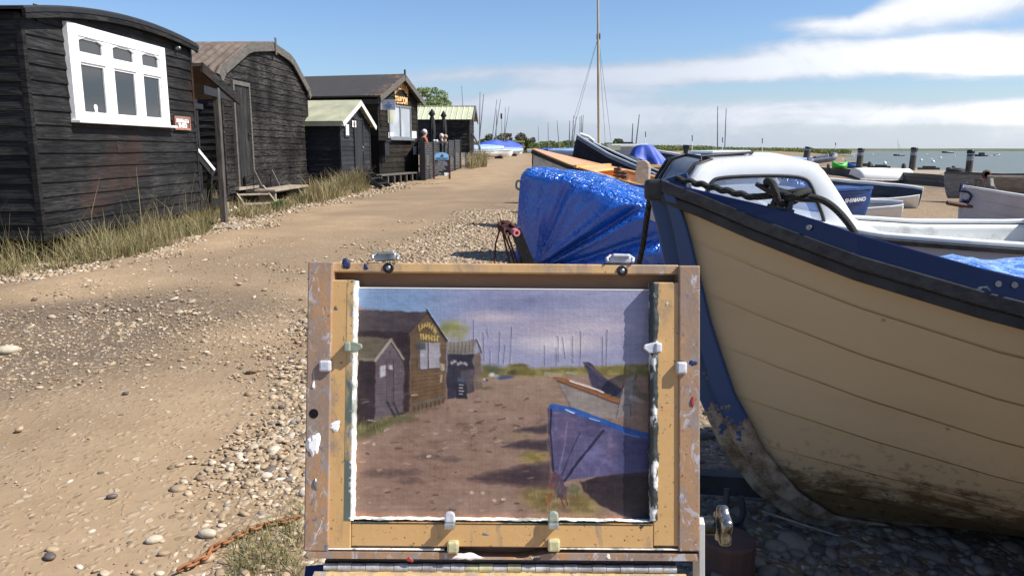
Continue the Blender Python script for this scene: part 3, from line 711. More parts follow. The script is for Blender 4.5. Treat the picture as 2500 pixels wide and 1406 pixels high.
# ---- 3. small shed with the green roof
def small_shed():
    h = Hut('garden_shed', 'small grey-black shed with a mossy green roof and white barge boards', 'shed', 836, -4.95, 10.0)
    f = h.face; r = h.root
    yE = f(902, 380)[0]; zb = (f(838, 442)[1] + f(901, 426)[1]) / 2; ze = f(838, 292)[1]
    ya, za = f(874, 250); zf = f(902, 300)[1]; ya = yE * .54
    prof = [(0, ze), (ya, za - .03), (yE, zf)]
    hut_walls(h, [(y, z - .04) for y, z in prof], zb, 2.9, 'grey_black', .135, .135, .026, .004)
    ext = [(-.20, ze - .12)] + [(ya, za)] + [(yE + .18, zf - .14)]
    roof_slab(ext, .20, -3.1, .05, 0, None, 2).build('roof', 'green_felt', r)
    verge(ext, .18, .03, .055, .10).build('barge_board', 'white_old', r)
    m = MB(); m.box2((-3.0, -.22, ze - .20), (.17, -.19, ze - .06)); m.build('eaves_board', 'green_felt', r)
    d0, zt = f(861, 288); d1 = f(881, 288)[0]; dz = f(872, 424)[1]
    m = MB()
    for k in range(5):
        a = d0 + (d1 - d0) * k / 5; m.box2((.02, a + .003, dz), (.042, a + (d1 - d0) / 5 - .003, zt - .05))
    dr = m.build('door', 'grey_black', r)
    m = MB(); m.box2((.01, d0 - .05, dz), (.06, d0, zt)); m.box2((.01, d1, dz), (.06, d1 + .05, zt)); m.box2((.01, d0, zt - .05), (.06, d1, zt)); m.build('door_frame', 'grey_black', r)
    m = MB(); m.ball((.06, d1 - .06, (dz + zt) / 2 - .05), .03); m.box2((.04, d1 - .08, (dz + zt) / 2 - .16), (.055, d1 - .03, (dz + zt) / 2 + .02)); m.build('handle', 'metal_grey', dr)
    y, z = f(865, 303, .05)
    nt = thing('door_notice', 'small white notice with red print on the door of the green-roofed shed', 'notice', mat=h.M @ Matrix.Translation((.046, y, z)))
    m = MB(); m.box((0, 0, 0), (.006, .30, .19)); m.build('sheet', 'paper', nt)
    m = MB(); m.box((.004, 0, -.005), (.004, .21, .10)); m.build('print', 'red_print', nt)
    y0, z0 = f(844, 304, .05); y1, z1 = f(852, 331, .05)
    nt = thing('wall_notice', 'plain white notice in a dark frame left of the door of the green-roofed shed', 'notice', mat=h.M @ Matrix.Translation((.045, (y0 + y1) / 2, (z0 + z1) / 2)))
    m = MB(); m.box((.004, 0, 0), (.012, abs(y1 - y0), abs(z0 - z1))); m.build('sheet', 'paper', nt)
    m = MB(); m.box((-.004, 0, 0), (.014, abs(y1 - y0) + .16, abs(z0 - z1) + .12)); m.build('frame', 'grey_black', nt)
    m = MB(); m.box2((-2.8, .05, -.2), (-.1, yE - .05, zb - .01)); m.build('base', 'black_plain', r)
    top = h.M @ Vector((.08, (d0 + d1) / 2, dz + .1)); bp = G(898, 466)
    base = Vector((top.x + .75, top.y - .05, T(top.x + .75, top.y)))
    steps_flight('dark_steps', 'narrow black timber steps leaning up to the door of the green-roofed shed', 'steps', base, top, h.M.to_3x3() @ Vector((0, 1, 0)), d1 - d0 + .12, 3, 'black_plain', .17)
    return h

# ---- 4. tearoom
def tearoom():
    h = Hut('tearoom', 'brown-black gabled tearoom with gold lettering over a wide window', 'tearoom', 928, -4.35, 15.0)
    f = h.face; r = h.root
    yE = f(1019, 400)[0]; zb = (f(932, 440)[1] + f(1018, 420)[1]) / 2 - .03; ze = (f(922, 228)[1] + f(1016, 245)[1]) / 2
    ya, za = f(977, 186); ya = yE * .53
    prof = [(0, ze), (ya, za), (yE, ze)]
    hut_walls(h, [(y, z - .05) for y, z in prof], zb, 5.6, 'brown_black', .165, .165, .032, .006)
    sl = (za - ze) / ya
    ext = [(-.30, ze - .30 * sl), (ya, za), (yE + .30, ze - .30 * sl)]
    roof_slab(ext, .26, -5.9, .05, 0, None, 2).build('roof', 'lichen_felt', r)
    verge(ext, .23, .04, .055, .15).build('barge_board', 'grey_wood', r)
    m = MB(); m.box((.25, ya, za + .06), (.04, .07, .26)); m.build('finial', 'black_plain', r)
    m = MB(); m.box2((-5.8, -.32, ze - .34), (.2, -.28, ze - .2)); m.build('gutter', 'black_plain', r)
    # window
    y0, zt = f(944, 254); y1, zb_ = f(1000, 338); zt2 = f(1000, 262)[1]; zt = (zt + zt2) / 2; zb_ = f(970, 338)[1]
    m = MB(); t = .055; ym = y0 + (y1 - y0) * .50
    for q in ((y0, y0 + t, zb_, zt), (y1 - t, y1, zb_, zt), (y0 + t, y1 - t, zb_, zb_ + t), (y0 + t, y1 - t, zt - t, zt), (ym - .03, ym + .05, zb_ + t, zt - t)):
        m.box2((.02, q[0], q[2]), (.085, q[1], q[3]))
    w = m.build('window', 'grey_paint', r, bevel=.004)
    for a, b in ((y0 + t, ym - .03), (ym + .05, y1 - t)):
        m = MB(); m.box2((.045, a, zb_ + t), (.052, b, zt - t)); m.build('pane', 'glass_pale', w)
    m = MB(); m.box2((.03, y0 - .10, zb_ - .07), (.17, y1 + .10, zb_)); m.build('sill', 'grey_paint', w, bevel=.005)
    yy, zz = f(951, 285, .06); m = MB(); m.box((.056, yy + .1, zz), (.005, .45, .42)); m.build('poster', 'green_felt', w)
    yy, zz = f(955, 331, .06); m = MB(); m.box((.056, yy, zz), (.005, .40, .20)); m.build('card', 'paper', w)
    # lettering, each letter standing on an arch
    m = MB(); word = 'RIVERSIDE'; yc = ya + .12; hw = (f(993, 232)[0] - f(957, 222)[0]) / 2 * .86
    za_ = f(976, 207)[1] - .06; zs_ = (f(959, 228)[1] + f(992, 230)[1]) / 2; zs_ += .06; rise = za_ - zs_; Rr = (hw * hw + rise * rise) / (2 * rise)
    amax = math.asin(min(.99, hw / Rr))
    for i, ch in enumerate(word):
        a = -amax + 2 * amax * i / (len(word) - 1)
        c = Vector((.055, yc + Rr * math.sin(a), za_ - Rr + Rr * math.cos(a)))
        put_text(m, ch, .34, c, (0, math.cos(a), -math.sin(a) * .6), (0, math.sin(a) * .3, 1), .008, .01, (2 * hw / 8) / .275)
    y_0, y_1 = f(961, 241)[0], f(990, 243)[0]; zt_ = f(975, 242)[1] - .06
    put_text(m, 'TEAROOM', .34, (.055, (y_0 + y_1) / 2, zt_), (0, 1, 0), (0, 0, 1), .008, .01, (y_1 - y_0) / 1.56)
    m.build('lettering', 'gold', r)
    # projecting boat sign, faces the camera
    o = h.M @ Vector((.62, f(946, 255, .5)[0] * .0 + .42, 0)); 
    wy = onY(950, 257, o.y); z = wy.z
    sg = thing('hanging_sign', 'grey projecting sign with a blue boat emblem on the front of the tearoom', 'sign', (onY(949, 257, o.y - .2).x, o.y - .2, z), (0, 0, R(-6)))
    ww = (onY(966, 257, o.y).x - onY(933, 257, o.y).x); hh = onY(950, 245, o.y).z - onY(950, 270, o.y).z
    m = MB(); m.box((0, 0, 0), (ww, .05, hh)); m.build('panel', 'sign_grey', sg)
    m = MB(); m.box((-ww / 2 - .02, 0, 0), (.04, .056, hh)); m.build('edge', 'paper', sg)
    m = MB(); y_ = -.03; k = ww / 100
    hull = [(-26, 2), (28, 2), (20, -18), (8, -26), (-8, -26), (-20, -16)]; m.prism([(a * k, y_, b * k) for a, b in hull], (0, .006, 0))
    m.prism([(a * k, y_, b * k) for a, b in [(0, 4), (14, 4), (2, 24), (-2, 24)]], (0, .006, 0)); m.prism([(a * k, y_ - .001, b * k) for a, b in [(-22, -4), (22, -4), (22, -8), (-22, -8)]], (0, .004, 0)); m.build('emblem', 'blue_emblem', sg)
    m = MB(); m.beam((ww / 2, 0, hh * .3), (ww / 2 + .25, .05, hh * .3), .03, .03); m.build('bracket', 'ink_black', sg)
    # white boards at the far corner
    for py0, py1, px, wd in ((321, 338, 1011, .42), (358, 378, 1013, .24)):
        y, z = f(px, (py0 + py1) / 2, .06); hz = f(px, py0, .06)[1] - f(px, py1, .06)[1]
        m = MB(); m.box((0, 0, 0), (.02, wd, hz)); o = m.build('wall_board', 'paper', None)
        o.matrix_basis = h.M @ Matrix.Translation((.055, min(y, yE - wd / 2), z)); WM[o.name] = o.matrix_basis.copy()
        tag(o, 'upper white notice board on the corner of the tearoom' if py0 < 340 else 'lower narrow white notice board on the corner of the tearoom', 'notice board')
    # meter box
    y, z = f(938, 363, .15); m = MB(); m.box((0, 0, 0), (.22, .34, .44)); m.box((.02, 0, .24), (.28, .40, .05)); m.box((.0, .0, -.32), (.05, .06, .25)); o = m.build('meter_box', 'black_plain', None, bevel=.01)
    o.matrix_basis = h.M @ Matrix.Translation((.15, y, z)); WM[o.name] = o.matrix_basis.copy(); tag(o, 'black meter box on the near corner of the tearoom front', 'meter box')
    m = MB(); m.box2((-5.5, .03, -.3), (-.06, yE - .03, zb - .01)); m.build('plinth', 'black_plain', r)
    # bench with many legs
    xb = .48; ya_, zs = f(931, 433, xb); yb_, zs2 = f(1023, 418, xb); zs = (zs + zs2) / 2; yb_ = f(1023, 420, xb)[0]
    b = thing('slatted_bench', 'long grey bench on many upright legs along the tearoom front', 'bench', mat=h.M @ Matrix.Translation((xb - .2, (ya_ + yb_) / 2, 0)))
    L = yb_ - ya_; m = MB()
    for k in range(3): m.box((-.13 + .14 * k, 0, zs), (.125, L, .04))
    m.build('seat', 'grey_wood', b)
    for k in range(7):
        yy = -L / 2 + .05 + (L - .1) * k / 6; m = MB(); m.box2((.12, yy - .035, -.25), (.19, yy + .035, zs - .02)); m.build('leg', 'grey_wood', b)
    m = MB(); m.box2((-.30, -L / 2, -.2), (-.26, L / 2, zs - .03)); m.build('back_board', 'black_vertical', b)
    return h, yE

# ---- terrace with slatted fence, board, parasols, people
def person(name, label, base, face_dir, jacket, trousers, hair, seat=.45, scale=1.0, lean=.1, long_hair=False):
    """a seated figure: one skinned body, clothes and hair as children"""
    t = thing(name, label, 'person', base, (0, 0, face_dir))
    def skin(nm, verts, edges, rad, mat, root):
        me = bpy.data.meshes.new(nm); me.from_pydata([tuple(Vector(v) * scale) for v in verts], edges, [])
        o = bpy.data.objects.new(nm, me); COL.objects.link(o)
        md = o.modifiers.new('s', 'SKIN'); md.use_smooth_shade = True
        for i, rr in enumerate(rad): me.skin_vertices[0].data[i].radius = (rr[0] * scale, rr[1] * scale) if isinstance(rr, tuple) else (rr * scale, rr * scale)
        me.skin_vertices[0].data[root].use_root = True
        o.modifiers.new('b', 'SUBSURF').levels = 2
        dg = bpy.context.evaluated_depsgraph_get(); dg.update(); m2 = bpy.data.meshes.new_from_object(o.evaluated_get(dg))
        bpy.data.objects.remove(o); bpy.data.meshes.remove(me); m2.materials.clear(); m2.materials.append(MAT[mat])
        m2.polygons.foreach_set('use_smooth', [True] * len(m2.polygons)); m2.name = nm
        o = bpy.data.objects.new(nm, m2); COL.objects.link(o); o.parent = t; return o
    s = seat; L = lean
    # facing +y ; pelvis, belly, chest, neckbase, neck, head low, head top
    V = [(0, 0, s + .08), (0, .02 * L, s + .25), (0, .5 * L, s + .45), (0, .7 * L, s + .56), (0, .8 * L, s + .62), (0, L + .01, s + .70), (0, L + .02, s + .82),
         (.17, .6 * L, s + .53), (.25, .6 * L + .04, s + .28), (.16, L + .26, s + .24), (-.17, .6 * L, s + .53), (-.25, .6 * L + .04, s + .28), (-.16, L + .26, s + .24),
         (.10, .02, s + .06), (.12, .44, s + .07), (.12, .42, s - .36), (.12, .54, s - .42), (-.10, .02, s + .06), (-.12, .44, s + .07), (-.12, .42, s - .36), (-.12, .54, s - .42),
         (.13, L + .33, s + .25), (-.13, L + .33, s + .25)]
    E = [(0, 1), (1, 2), (2, 3), (3, 4), (4, 5), (5, 6), (3, 7), (7, 8), (8, 9), (3, 10), (10, 11), (11, 12), (0, 13), (13, 14), (14, 15), (15, 16), (0, 17), (17, 18), (18, 19), (19, 20), (9, 21), (12, 22)]
    rad = [(.15, .11), (.14, .10), (.16, .11), (.09, .08), .055, (.075, .09), (.072, .085), .06, .048, .035, .06, .048, .035, .085, .065, .045, .035, .085, .065, .045, .035, (.04, .02), (.04, .02)]
    body = skin('body', V, E, rad, 'skin', 0)
    k = 1.14; J = [0, 1, 2, 3, 7, 8, 9, 10, 11, 12]; mp = {a: i for i, a in enumerate(J)}
    skin('jacket', [V[i] for i in J], [(mp[a], mp[b]) for a, b in E if a in mp and b in mp], [tuple(x * k for x in rad[i]) if isinstance(rad[i], tuple) else rad[i] * 1.25 for i in J], jacket, 0)
    J = [0, 13, 14, 15, 17, 18, 19]; mp = {a: i for i, a in enumerate(J)}
    skin('trousers', [V[i] for i in J], [(mp[a], mp[b]) for a, b in E if a in mp and b in mp], [tuple(x * 1.1 for x in rad[i]) if isinstance(rad[i], tuple) else rad[i] * 1.15 for i in J], trousers, 0)
    hb = MB(); c = Vector((0, L + .0, s + .79)) * scale
    hb.ball(c + Vector((0, -.018, .012)) * scale, .112 * scale, 10, 0, (.86, .98, .88))
    if long_hair: hb.ball(c + Vector((0, -.05, -.10)) * scale, .10 * scale, 10, 0, (.9, .6, 1.3))
    hb.build('hair', hair, t)
    # face: nose, eyes, mouth, ears
    fb = MB(); fy = L + .02 + .098
    fb.ball(Vector((0, fy, s + .745)) * scale, .016 * scale, 6, 0, (.8, 1, 1.3))
    for sg in (-1, 1): fb.ball(Vector((sg * .078, L + .01, s + .755)) * scale, .022 * scale, 6, 0, (.5, 1, 1.4))
    fb.build('nose_and_ears', 'skin', t)
    fb = MB()
    for sg in (-1, 1): fb.ball(Vector((sg * .03, fy - .013, s + .775)) * scale, .009 * scale, 6)
    fb.box(Vector((0, fy - .012, s + .70)) * scale, (.045 * scale, .01, .008 * scale)); fb.build('eyes_and_mouth', 'cloth_dark', t)
    # hands: palm with five fingers
    for sg in (-1, 1):
        mb = MB(); w = Vector((sg * .13, L + .33, s + .25)) * scale
        for i, ln in enumerate((.055, .068, .074, .066)):
            a = w + Vector(((i - 1.5) * .017, .02, 0)) * scale; mb.tube([a, a + Vector((0, ln * .6, .008)) * scale, a + Vector((0, ln, -.012)) * scale], [.009 * scale, .008 * scale, .006 * scale], 6)
        a = w + Vector((-sg * .035, -.01, 0)) * scale; mb.tube([a, a + Vector((-sg * .025, .03, .004)) * scale, a + Vector((-sg * .02, .06, -.004)) * scale], [.011 * scale, .009 * scale, .007 * scale], 6)
        mb.build('fingers', 'skin', t)
    return t

def parasol(px, py_top, py_bot, y, label, dx):
    b = onY(px, py_bot, y); zt = onY(px, py_top, y).z; gz = T(b.x, y) + .16
    t = thing('closed_parasol', label, 'parasol', (b.x, y, gz), group=None)
    m = MB(); m.tube([(0, 0, 0), (0, 0, zt - gz - .02)], .022, 8); m.build('pole', 'ink_black', t)
    m = MB(); m.lathe([(.30, 0), (.30, .06), (.05, .08), (.04, .2)], (0, 0, 0), 16); m.build('base', 'ink_black', t)
    Ht = zt - gz; rings = []
    for k in range(14):
        q = k / 13; z = Ht - q * 1.30; rr = (.03 + .095 * math.sin(min(q * 1.5, 1) * PI / 2) * (1 - .45 * max(0, q - .5))) if q > .16 else (.012 + .11 * q / .16)
        if .16 < q < .26: rr *= .72
        rings.append([Vector((math.cos(a * 2 * PI / 24) * rr * (1 + .22 * math.cos(a * 2 * PI / 24 * 8 + k * .25)), math.sin(a * 2 * PI / 24) * rr * (1 + .22 * math.cos(a * 2 * PI / 24 * 8 + k * .25)), z)) for a in range(24)])
    m = MB(); m.loft(rings, True, 0, True, True); m.build('canopy', 'fabric_black', t)
    m = MB(); m.tube([(.10 * math.cos(a) , -.10, Ht - 1.42 + .10 * math.sin(a)) for a in np.linspace(0, 2 * PI, 15)], .035, 8); m.build('tie_strap', 'fabric_black', t)
    return t

def slat_panel(t, a, b, z0, z1):
    """one bay of close horizontal slats between a and b (2d points)"""
    m = MB(); n = int((z1 - z0) / .07); a = Vector((a[0], a[1], 0)); b = Vector((b[0], b[1], 0)); d = (b - a).normalized(); nn = Vector((-d.y, d.x, 0))
    for k in range(n):
        z = z0 + (z1 - z0) * (k + .5) / n; m.beam(a + Vector((0, 0, z)) , b + Vector((0, 0, z)), .02, .056)
    return m.build('slat_panel', 'slat_grey', t, world=True)

def terrace(h, yE):
    A = G(1036, 441); B = G(1124, 412); cx = A
    nh = 5
    ft = thing('slatted_fence', 'black slatted terrace fence in bays beside the tearoom', 'fence', (A.x, A.y, A.z))
    hz = lambda px, pt, pb: None
    def topz(px, p): return onY(px, 366 + (350 - 366) * (px - 1036) / 88, p.y).z
    pts = [A + (B - A) * (k / nh) for k in range(nh + 1)]
    for k, p in enumerate(pts):
        px = 1036 + 88 * k / nh; zt = A.z + 1.27
        m = MB(); gz = T(p.x, p.y); m.box2((p.x - .045, p.y - .045, gz - .1), (p.x + .045, p.y + .045, gz + 1.36)); m.build('post', 'black_plain', ft, world=True)
    for p, q in zip(pts, pts[1:]): slat_panel(ft, (p.x, p.y), (q.x, q.y), (T(p.x, p.y) + T(q.x, q.y)) / 2 + .03, (T(p.x, p.y) + T(q.x, q.y)) / 2 + 1.32)
    # return bay towards the tearoom wall
    C = h.M @ Vector((.1, yE + .05, 0)); gt = thing('terrace_gate', 'dark return gate of slats between the tearoom corner and the terrace fence', 'gate', (C.x, C.y, T(C.x, C.y)))
    slat_panel(gt, (C.x, C.y), (A.x - .05, A.y), T(A.x, A.y) + .05, T(A.x, A.y) + 1.5)
    m = MB(); m.box2((A.x - .11, A.y - .05, A.z), (A.x - .05, A.y + .05, A.z + 1.52)); m.build('gate_post', 'black_plain', gt, world=True)
    # deck
    D = B + Vector((-3.2, 2, 0)); m = MB(); m.prism([(A.x - .1, A.y + .1, A.z + .1), (B.x - .1, B.y, A.z + .1), (B.x - 3.4, B.y + .3, A.z + .1), (A.x - 3.0, A.y + 1.0, A.z + .1)], (0, 0, -.3))
    tag(m.build('terrace_deck', 'black_plain', None), 'dark boarded terrace floor behind the slatted fence', 'deck')
    gz = A.z + .1
    # people
    y1 = A.y + 1.3
    fy = lambda px: A.y + (B.y - A.y) * (px - 1036) / 88
    ppl = (('person with short grey hair in a rust orange jacket, seated behind the terrace fence', 1030, 322, y1 + 1.4, R(-60), 'cloth_orange', 'cloth_dark', 'hair_white', 'dark metal chair under the person in the rust orange top'),
           ('person with white hair in an olive jacket, back turned, seated at the terrace fence', 1079, 332, fy(1079) + .9, R(15), 'cloth_olive', 'cloth_dark', 'hair_white', 'dark metal chair under the white-haired person in olive'),
           ('person in a navy top seated right of the white-haired person in olive', 1092, 334, fy(1092) + 1.1, R(60), 'cloth_navy', 'cloth_dark', 'hair_fair', 'dark metal chair under the person in the navy top'))
    for lab, px, py, y, fd, j, tr, hair, clab in ppl:
        hd = onY(px, py, y); seat = max(.42, hd.z - gz - .80)
        person('person', lab, (hd.x, y, gz), fd, j, tr, hair, seat, 1.0, .12, False)
        c = thing('terrace_chair', clab, 'chair', (hd.x, y, gz), (0, 0, fd))
        m = MB(); m.box((0, .02, seat - .04), (.46, .46, .05)); m.build('seat', 'black_plain', c)
        m = MB(); m.box((0, -.25, seat + .14), (.46, .03, .30)); m.build('backrest', 'black_plain', c)
        for sx in (-.2, .2):
            for sy in (-.19, .22):
                m = MB(); m.box2((sx - .02, sy - .02, 0), (sx + .02, sy + .02, seat - .05)); m.build('leg', 'black_plain', c)
    tx = onY(1058, 349, fy(1058) + 1.3); t = thing('terrace_table', 'small table with white cups between the seated people', 'table', (tx.x, tx.y, gz))
    m = MB(); m.box((0, 0, tx.z - gz), (1.1, .7, .04)); m.build('tabletop', 'grey_wood', t)
    for sx in (-.45, .45):
        m = MB(); m.box2((sx - .04, -.3, 0), (sx + .04, .3, tx.z - gz - .02)); m.build('leg', 'black_plain', t)
    for k, (px, lab) in enumerate(((1060, 'white cup nearest the person in rust orange on the terrace table'), (1066, 'white cup on the olive-jacket side of the terrace table'))):
        c = onY(px, 348, tx.y - .1); m = MB(); m.lathe([(.03, 0), (.045, .05), (.05, .10), (.042, .10), (.03, .02)], (c.x, c.y, tx.z + .02), 12); m.tube([(c.x + .045, c.y, tx.z + .09), (c.x + .075, c.y, tx.z + .075), (c.x + .045, c.y, tx.z + .045)], .007, 6)
        tag(m.build('cup', 'paper', None), lab, 'cup')
    parasol(1056, 266, 352, fy(1056) + 2.0, 'closed black parasol standing nearest the tearoom on the terrace', 0)
    parasol(1084, 271, 352, fy(1084) + 2.0, 'closed black parasol standing further along the terrace, above the white-haired person', 0)
    # A-frame menu board
    L_, R_ = G(1059, 438), G(1099, 437); c = (L_ + R_) / 2; w = (R_ - L_).length * .92
    ab = thing('menu_board', 'black A-frame menu board with a light blue header standing by the track', 'sign', (c.x, c.y, c.z), (0, 0, R(8)))
    hh = onY(1078, 372, c.y).z - c.z; k = w / 2
    m = MB(); m.box2((-k + .05, -.012, .13), (k - .05, .012, hh * .72)); m.build('board', 'chalk_black', ab)
    m = MB(); arc = [(-k + .03, -.016, hh * .72 + .002)] + [(-(k - .03) * math.cos(a), -.016, hh * .86 + hh * .135 * math.sin(a)) for a in np.linspace(0.0, PI, 13)] + [(k - .03, -.016, hh * .72 + .002)]
    m.prism(arc, (0, .03, 0)); m.build('header', 'sky_blue_sign', ab)
    m = MB()
    for s_ in (-1, 1):
        m2 = MB(); m2.beam((s_ * k, 0, 0), (s_ * k, 0, hh * .86), .05, .04, (0, 1, 0)); m2.build('leg', 'maroon_wood', ab)
        m2 = MB(); m2.beam((s_ * k, .35, 0), (s_ * k, .04, hh * .80), .05, .04, (0, 1, 0)); m2.build('rear_leg', 'maroon_wood', ab)
    m = MB(); put_text(m, 'RIVERSIDE TEAROOM', .075, (0, -.020, hh * .77), (1, 0, 0), (0, 0, 1), .001, .001, 1.35 * w / 1.3)
    m.prism([(-.06, -.021, hh * .87), (.09, -.021, hh * .87), (.05, -.021, hh * .83), (-.03, -.021, hh * .83)], (0, .004, 0)); m.prism([(.0, -.021, hh * .875), (.055, -.021, hh * .885), (.0, -.021, hh * .945)], (0, .004, 0))
    m.build('header_text', 'chalk_black', ab)
    m = MB()
    put_text(m, 'Open', .11, (0, -.016, hh * .66), (1, 0, 0), (0, 0, 1), 0.0, .001, 1.1)
    put_text(m, '7 days a week', .105, (0, -.016, hh * .60), (1, 0, 0), (0, 0, 1), 0.0, .001, w / .85)
    put_text(m, '9.00am to 5.00pm', .09, (0, -.016, hh * .545), (1, 0, 0), (0, 0, 1), 0.0, .001, w / .95)
    m.box((0, -.014, hh * .51), (w * .8, .004, .008))
    for i, tx in enumerate(('Sandwiches & Baps', 'Baguettes & Paninis', 'Homemade & Freshly', 'Teas & Coffees', 'Cakes', 'Ice Creams', '& Cold Drinks')):
        put_text(m, tx, .070, (-w * .40, -.016, hh * (.47 - .048 * i)), (1, 0, 0), (0, 0, 1), 0.0, .001, w / .95, align='LEFT')
    m.build('chalk_text', 'chalk_text', ab)
    m = MB(); cup = [(w * .13, .0), (w * .40, .0), (w * .36, -.09), (w * .30, -.12), (w * .22, -.12), (w * .16, -.09)]; m.prism([(a, -.016, hh * .24 + b) for a, b in cup], (0, .004, 0))
    m.tube([(w * .40, -.014, hh * .24 - .02), (w * .45, -.014, hh * .24 - .04), (w * .38, -.014, hh * .24 - .08)], .008, 6); m.build('cup_drawing', 'letter_white', ab)

def far_hut():
    yc = 38.0; c = onY(1145, 330, yc)
    r = thing('tin_roof_hut', 'black hut on stilts with a pale cream ribbed roof beyond the terrace', 'hut', (c.x, yc, 0), (0, 0, R(-2)))
    ze = onY(1145, 289, yc).z; zb = onY(1145, 373, yc).z; Dp = 2.6; zr = onY(1152, 262, yc + 1.3).z; L = 5.2
    m = MB(); m.prism([(0, .012, zb), (0, Dp, zb), (0, Dp, ze), (0, Dp / 2, zr - .06), (0, .012, ze)], (-L, 0, 0))
    clad(m, (0, 0, 0), (-1, 0, 0), (0, -1, 0), zb, ze, lambda z: (0, L), .17, .03)
    clad(m, (.0, 0, 0), (0, 1, 0), (1, 0, 0), zb, zr - .08, profile_span([(0, ze), (Dp / 2, zr - .06), (Dp, ze)]), .17, .03)
    m.box2((-.04, -.036, zb), (.036, .04, ze)); m.build('wall', 'black_weathered', r)
    sl = (zr - ze) / (Dp / 2)
    def slab(y0, z0, y1, z1):
        m = MB(); n = 120; top = []; bot = []
        d = Vector((0, y1 - y0, z1 - z0)).normalized(); nn = Vector((0, -d.z, d.y))
        if nn.z < 0: nn = -nn
        for k in range(n + 1):
            x = .22 - (L + .3) * k / n; w = .022 if (k % 6) == 0 else 0
            top.append([Vector((x, y0, z0)) + nn * (.02 + w), Vector((x, y1, z1)) + nn * (.02 + w)]); bot.append([Vector((x, y0, z0)), Vector((x, y1, z1))])
        m.loft(top, False, 0, False); m.loft(bot, False, 0, False)
        for k in (0, 1): m.loft([[t[k], b[k]] for t, b in zip(top, bot)], False)
        return m
    m = slab(-.22, ze - .22 * sl + .02, Dp / 2, zr + .02); m2 = slab(Dp + .22, ze - .22 * sl + .02, Dp / 2, zr + .02); m.add(m2.v, m2.f); m.build('roof', 'cream_sheet', r)
    m = MB(); m.box2((-L - .1, Dp / 2 - .08, zr + .03), (.22, Dp / 2 + .08, zr + .07)); m.build('ridge_cap', 'cream_sheet', r)
    for y0, z0 in ((-.24, ze - .22 * sl), (Dp + .24, ze - .22 * sl)):
        m = MB(); m.beam((.22, y0, z0 - .02), (.22, Dp / 2, zr - .02), .04, .2); m.build('barge_board', 'grey_wood', r)
    for x in (-.15, -1.8, -3.4):
        for y in (.12, Dp - .12):
            m = MB(); m.box2((x - .07, y - .07, T(c.x, yc) - .1), (x + .07, y + .07, zb)); m.build('stilt', 'pale_wood' if x == -.15 else 'post_wood', r)
    m = MB(); y = -.045; m.box2((-2.7, y - .01, zb + .15), (-1.75, y, zb + 1.5)); m.box2((-2.65, y - .02, zb + .2), (-2.25, y - .012, zb + 1.45)); m.box2((-2.2, y - .02, zb + .2), (-1.8, y - .012, zb + 1.45)); dr = m.build('door', 'black_plain', r)
    for x in (-2.32, -2.13):
        m = MB(); m.ball((x, y - .04, zb + 1.0), .035); m.build('handle', 'metal_grey', dr)
    m = MB(); m.box2((-4.7, -.06, zb + .75), (-3.6, -.04, zb + 1.45)); m.build('window', 'glass_dark', r)
    # steps / gangway on the far gable
    b = G(1172, 402); t = h_ = thing('dark_stair', 'dark timber stair and rail against the gable of the pale-roofed hut', 'stair', (b.x, b.y, b.z))
    tp = Vector((c.x + .1 - b.x, yc + 1.2 - b.y, zb - b.z))
    for o in (-.3, .3):
        m = MB(); m.beam((0, o, 0), tp + Vector((0, o, 0)), .05, .16); m.build('stringer', 'post_wood', t)
        m = MB(); m.beam((0, o, .93), tp + Vector((0, o, .93)), .05, .05); m.build('rail', 'post_wood', t)
        for e in (Vector((0, o, 0)), tp + Vector((0, o, 0))):
            m = MB(); m.beam(e, e + Vector((0, 0, .95)), .06, .06, (0, 1, 0)); m.build('rail_post', 'post_wood', t)
    for k in range(4):
        m = MB(); m.box(tp * ((k + .5) / 4), (.2, .6, .04)); m.build('tread', 'grey_wood', t)

# ------------------------------------------------------------------ boats
def interp(pts, t):
    return float(np.interp(t, [p[0] for p in pts], [p[1] for p in pts]))

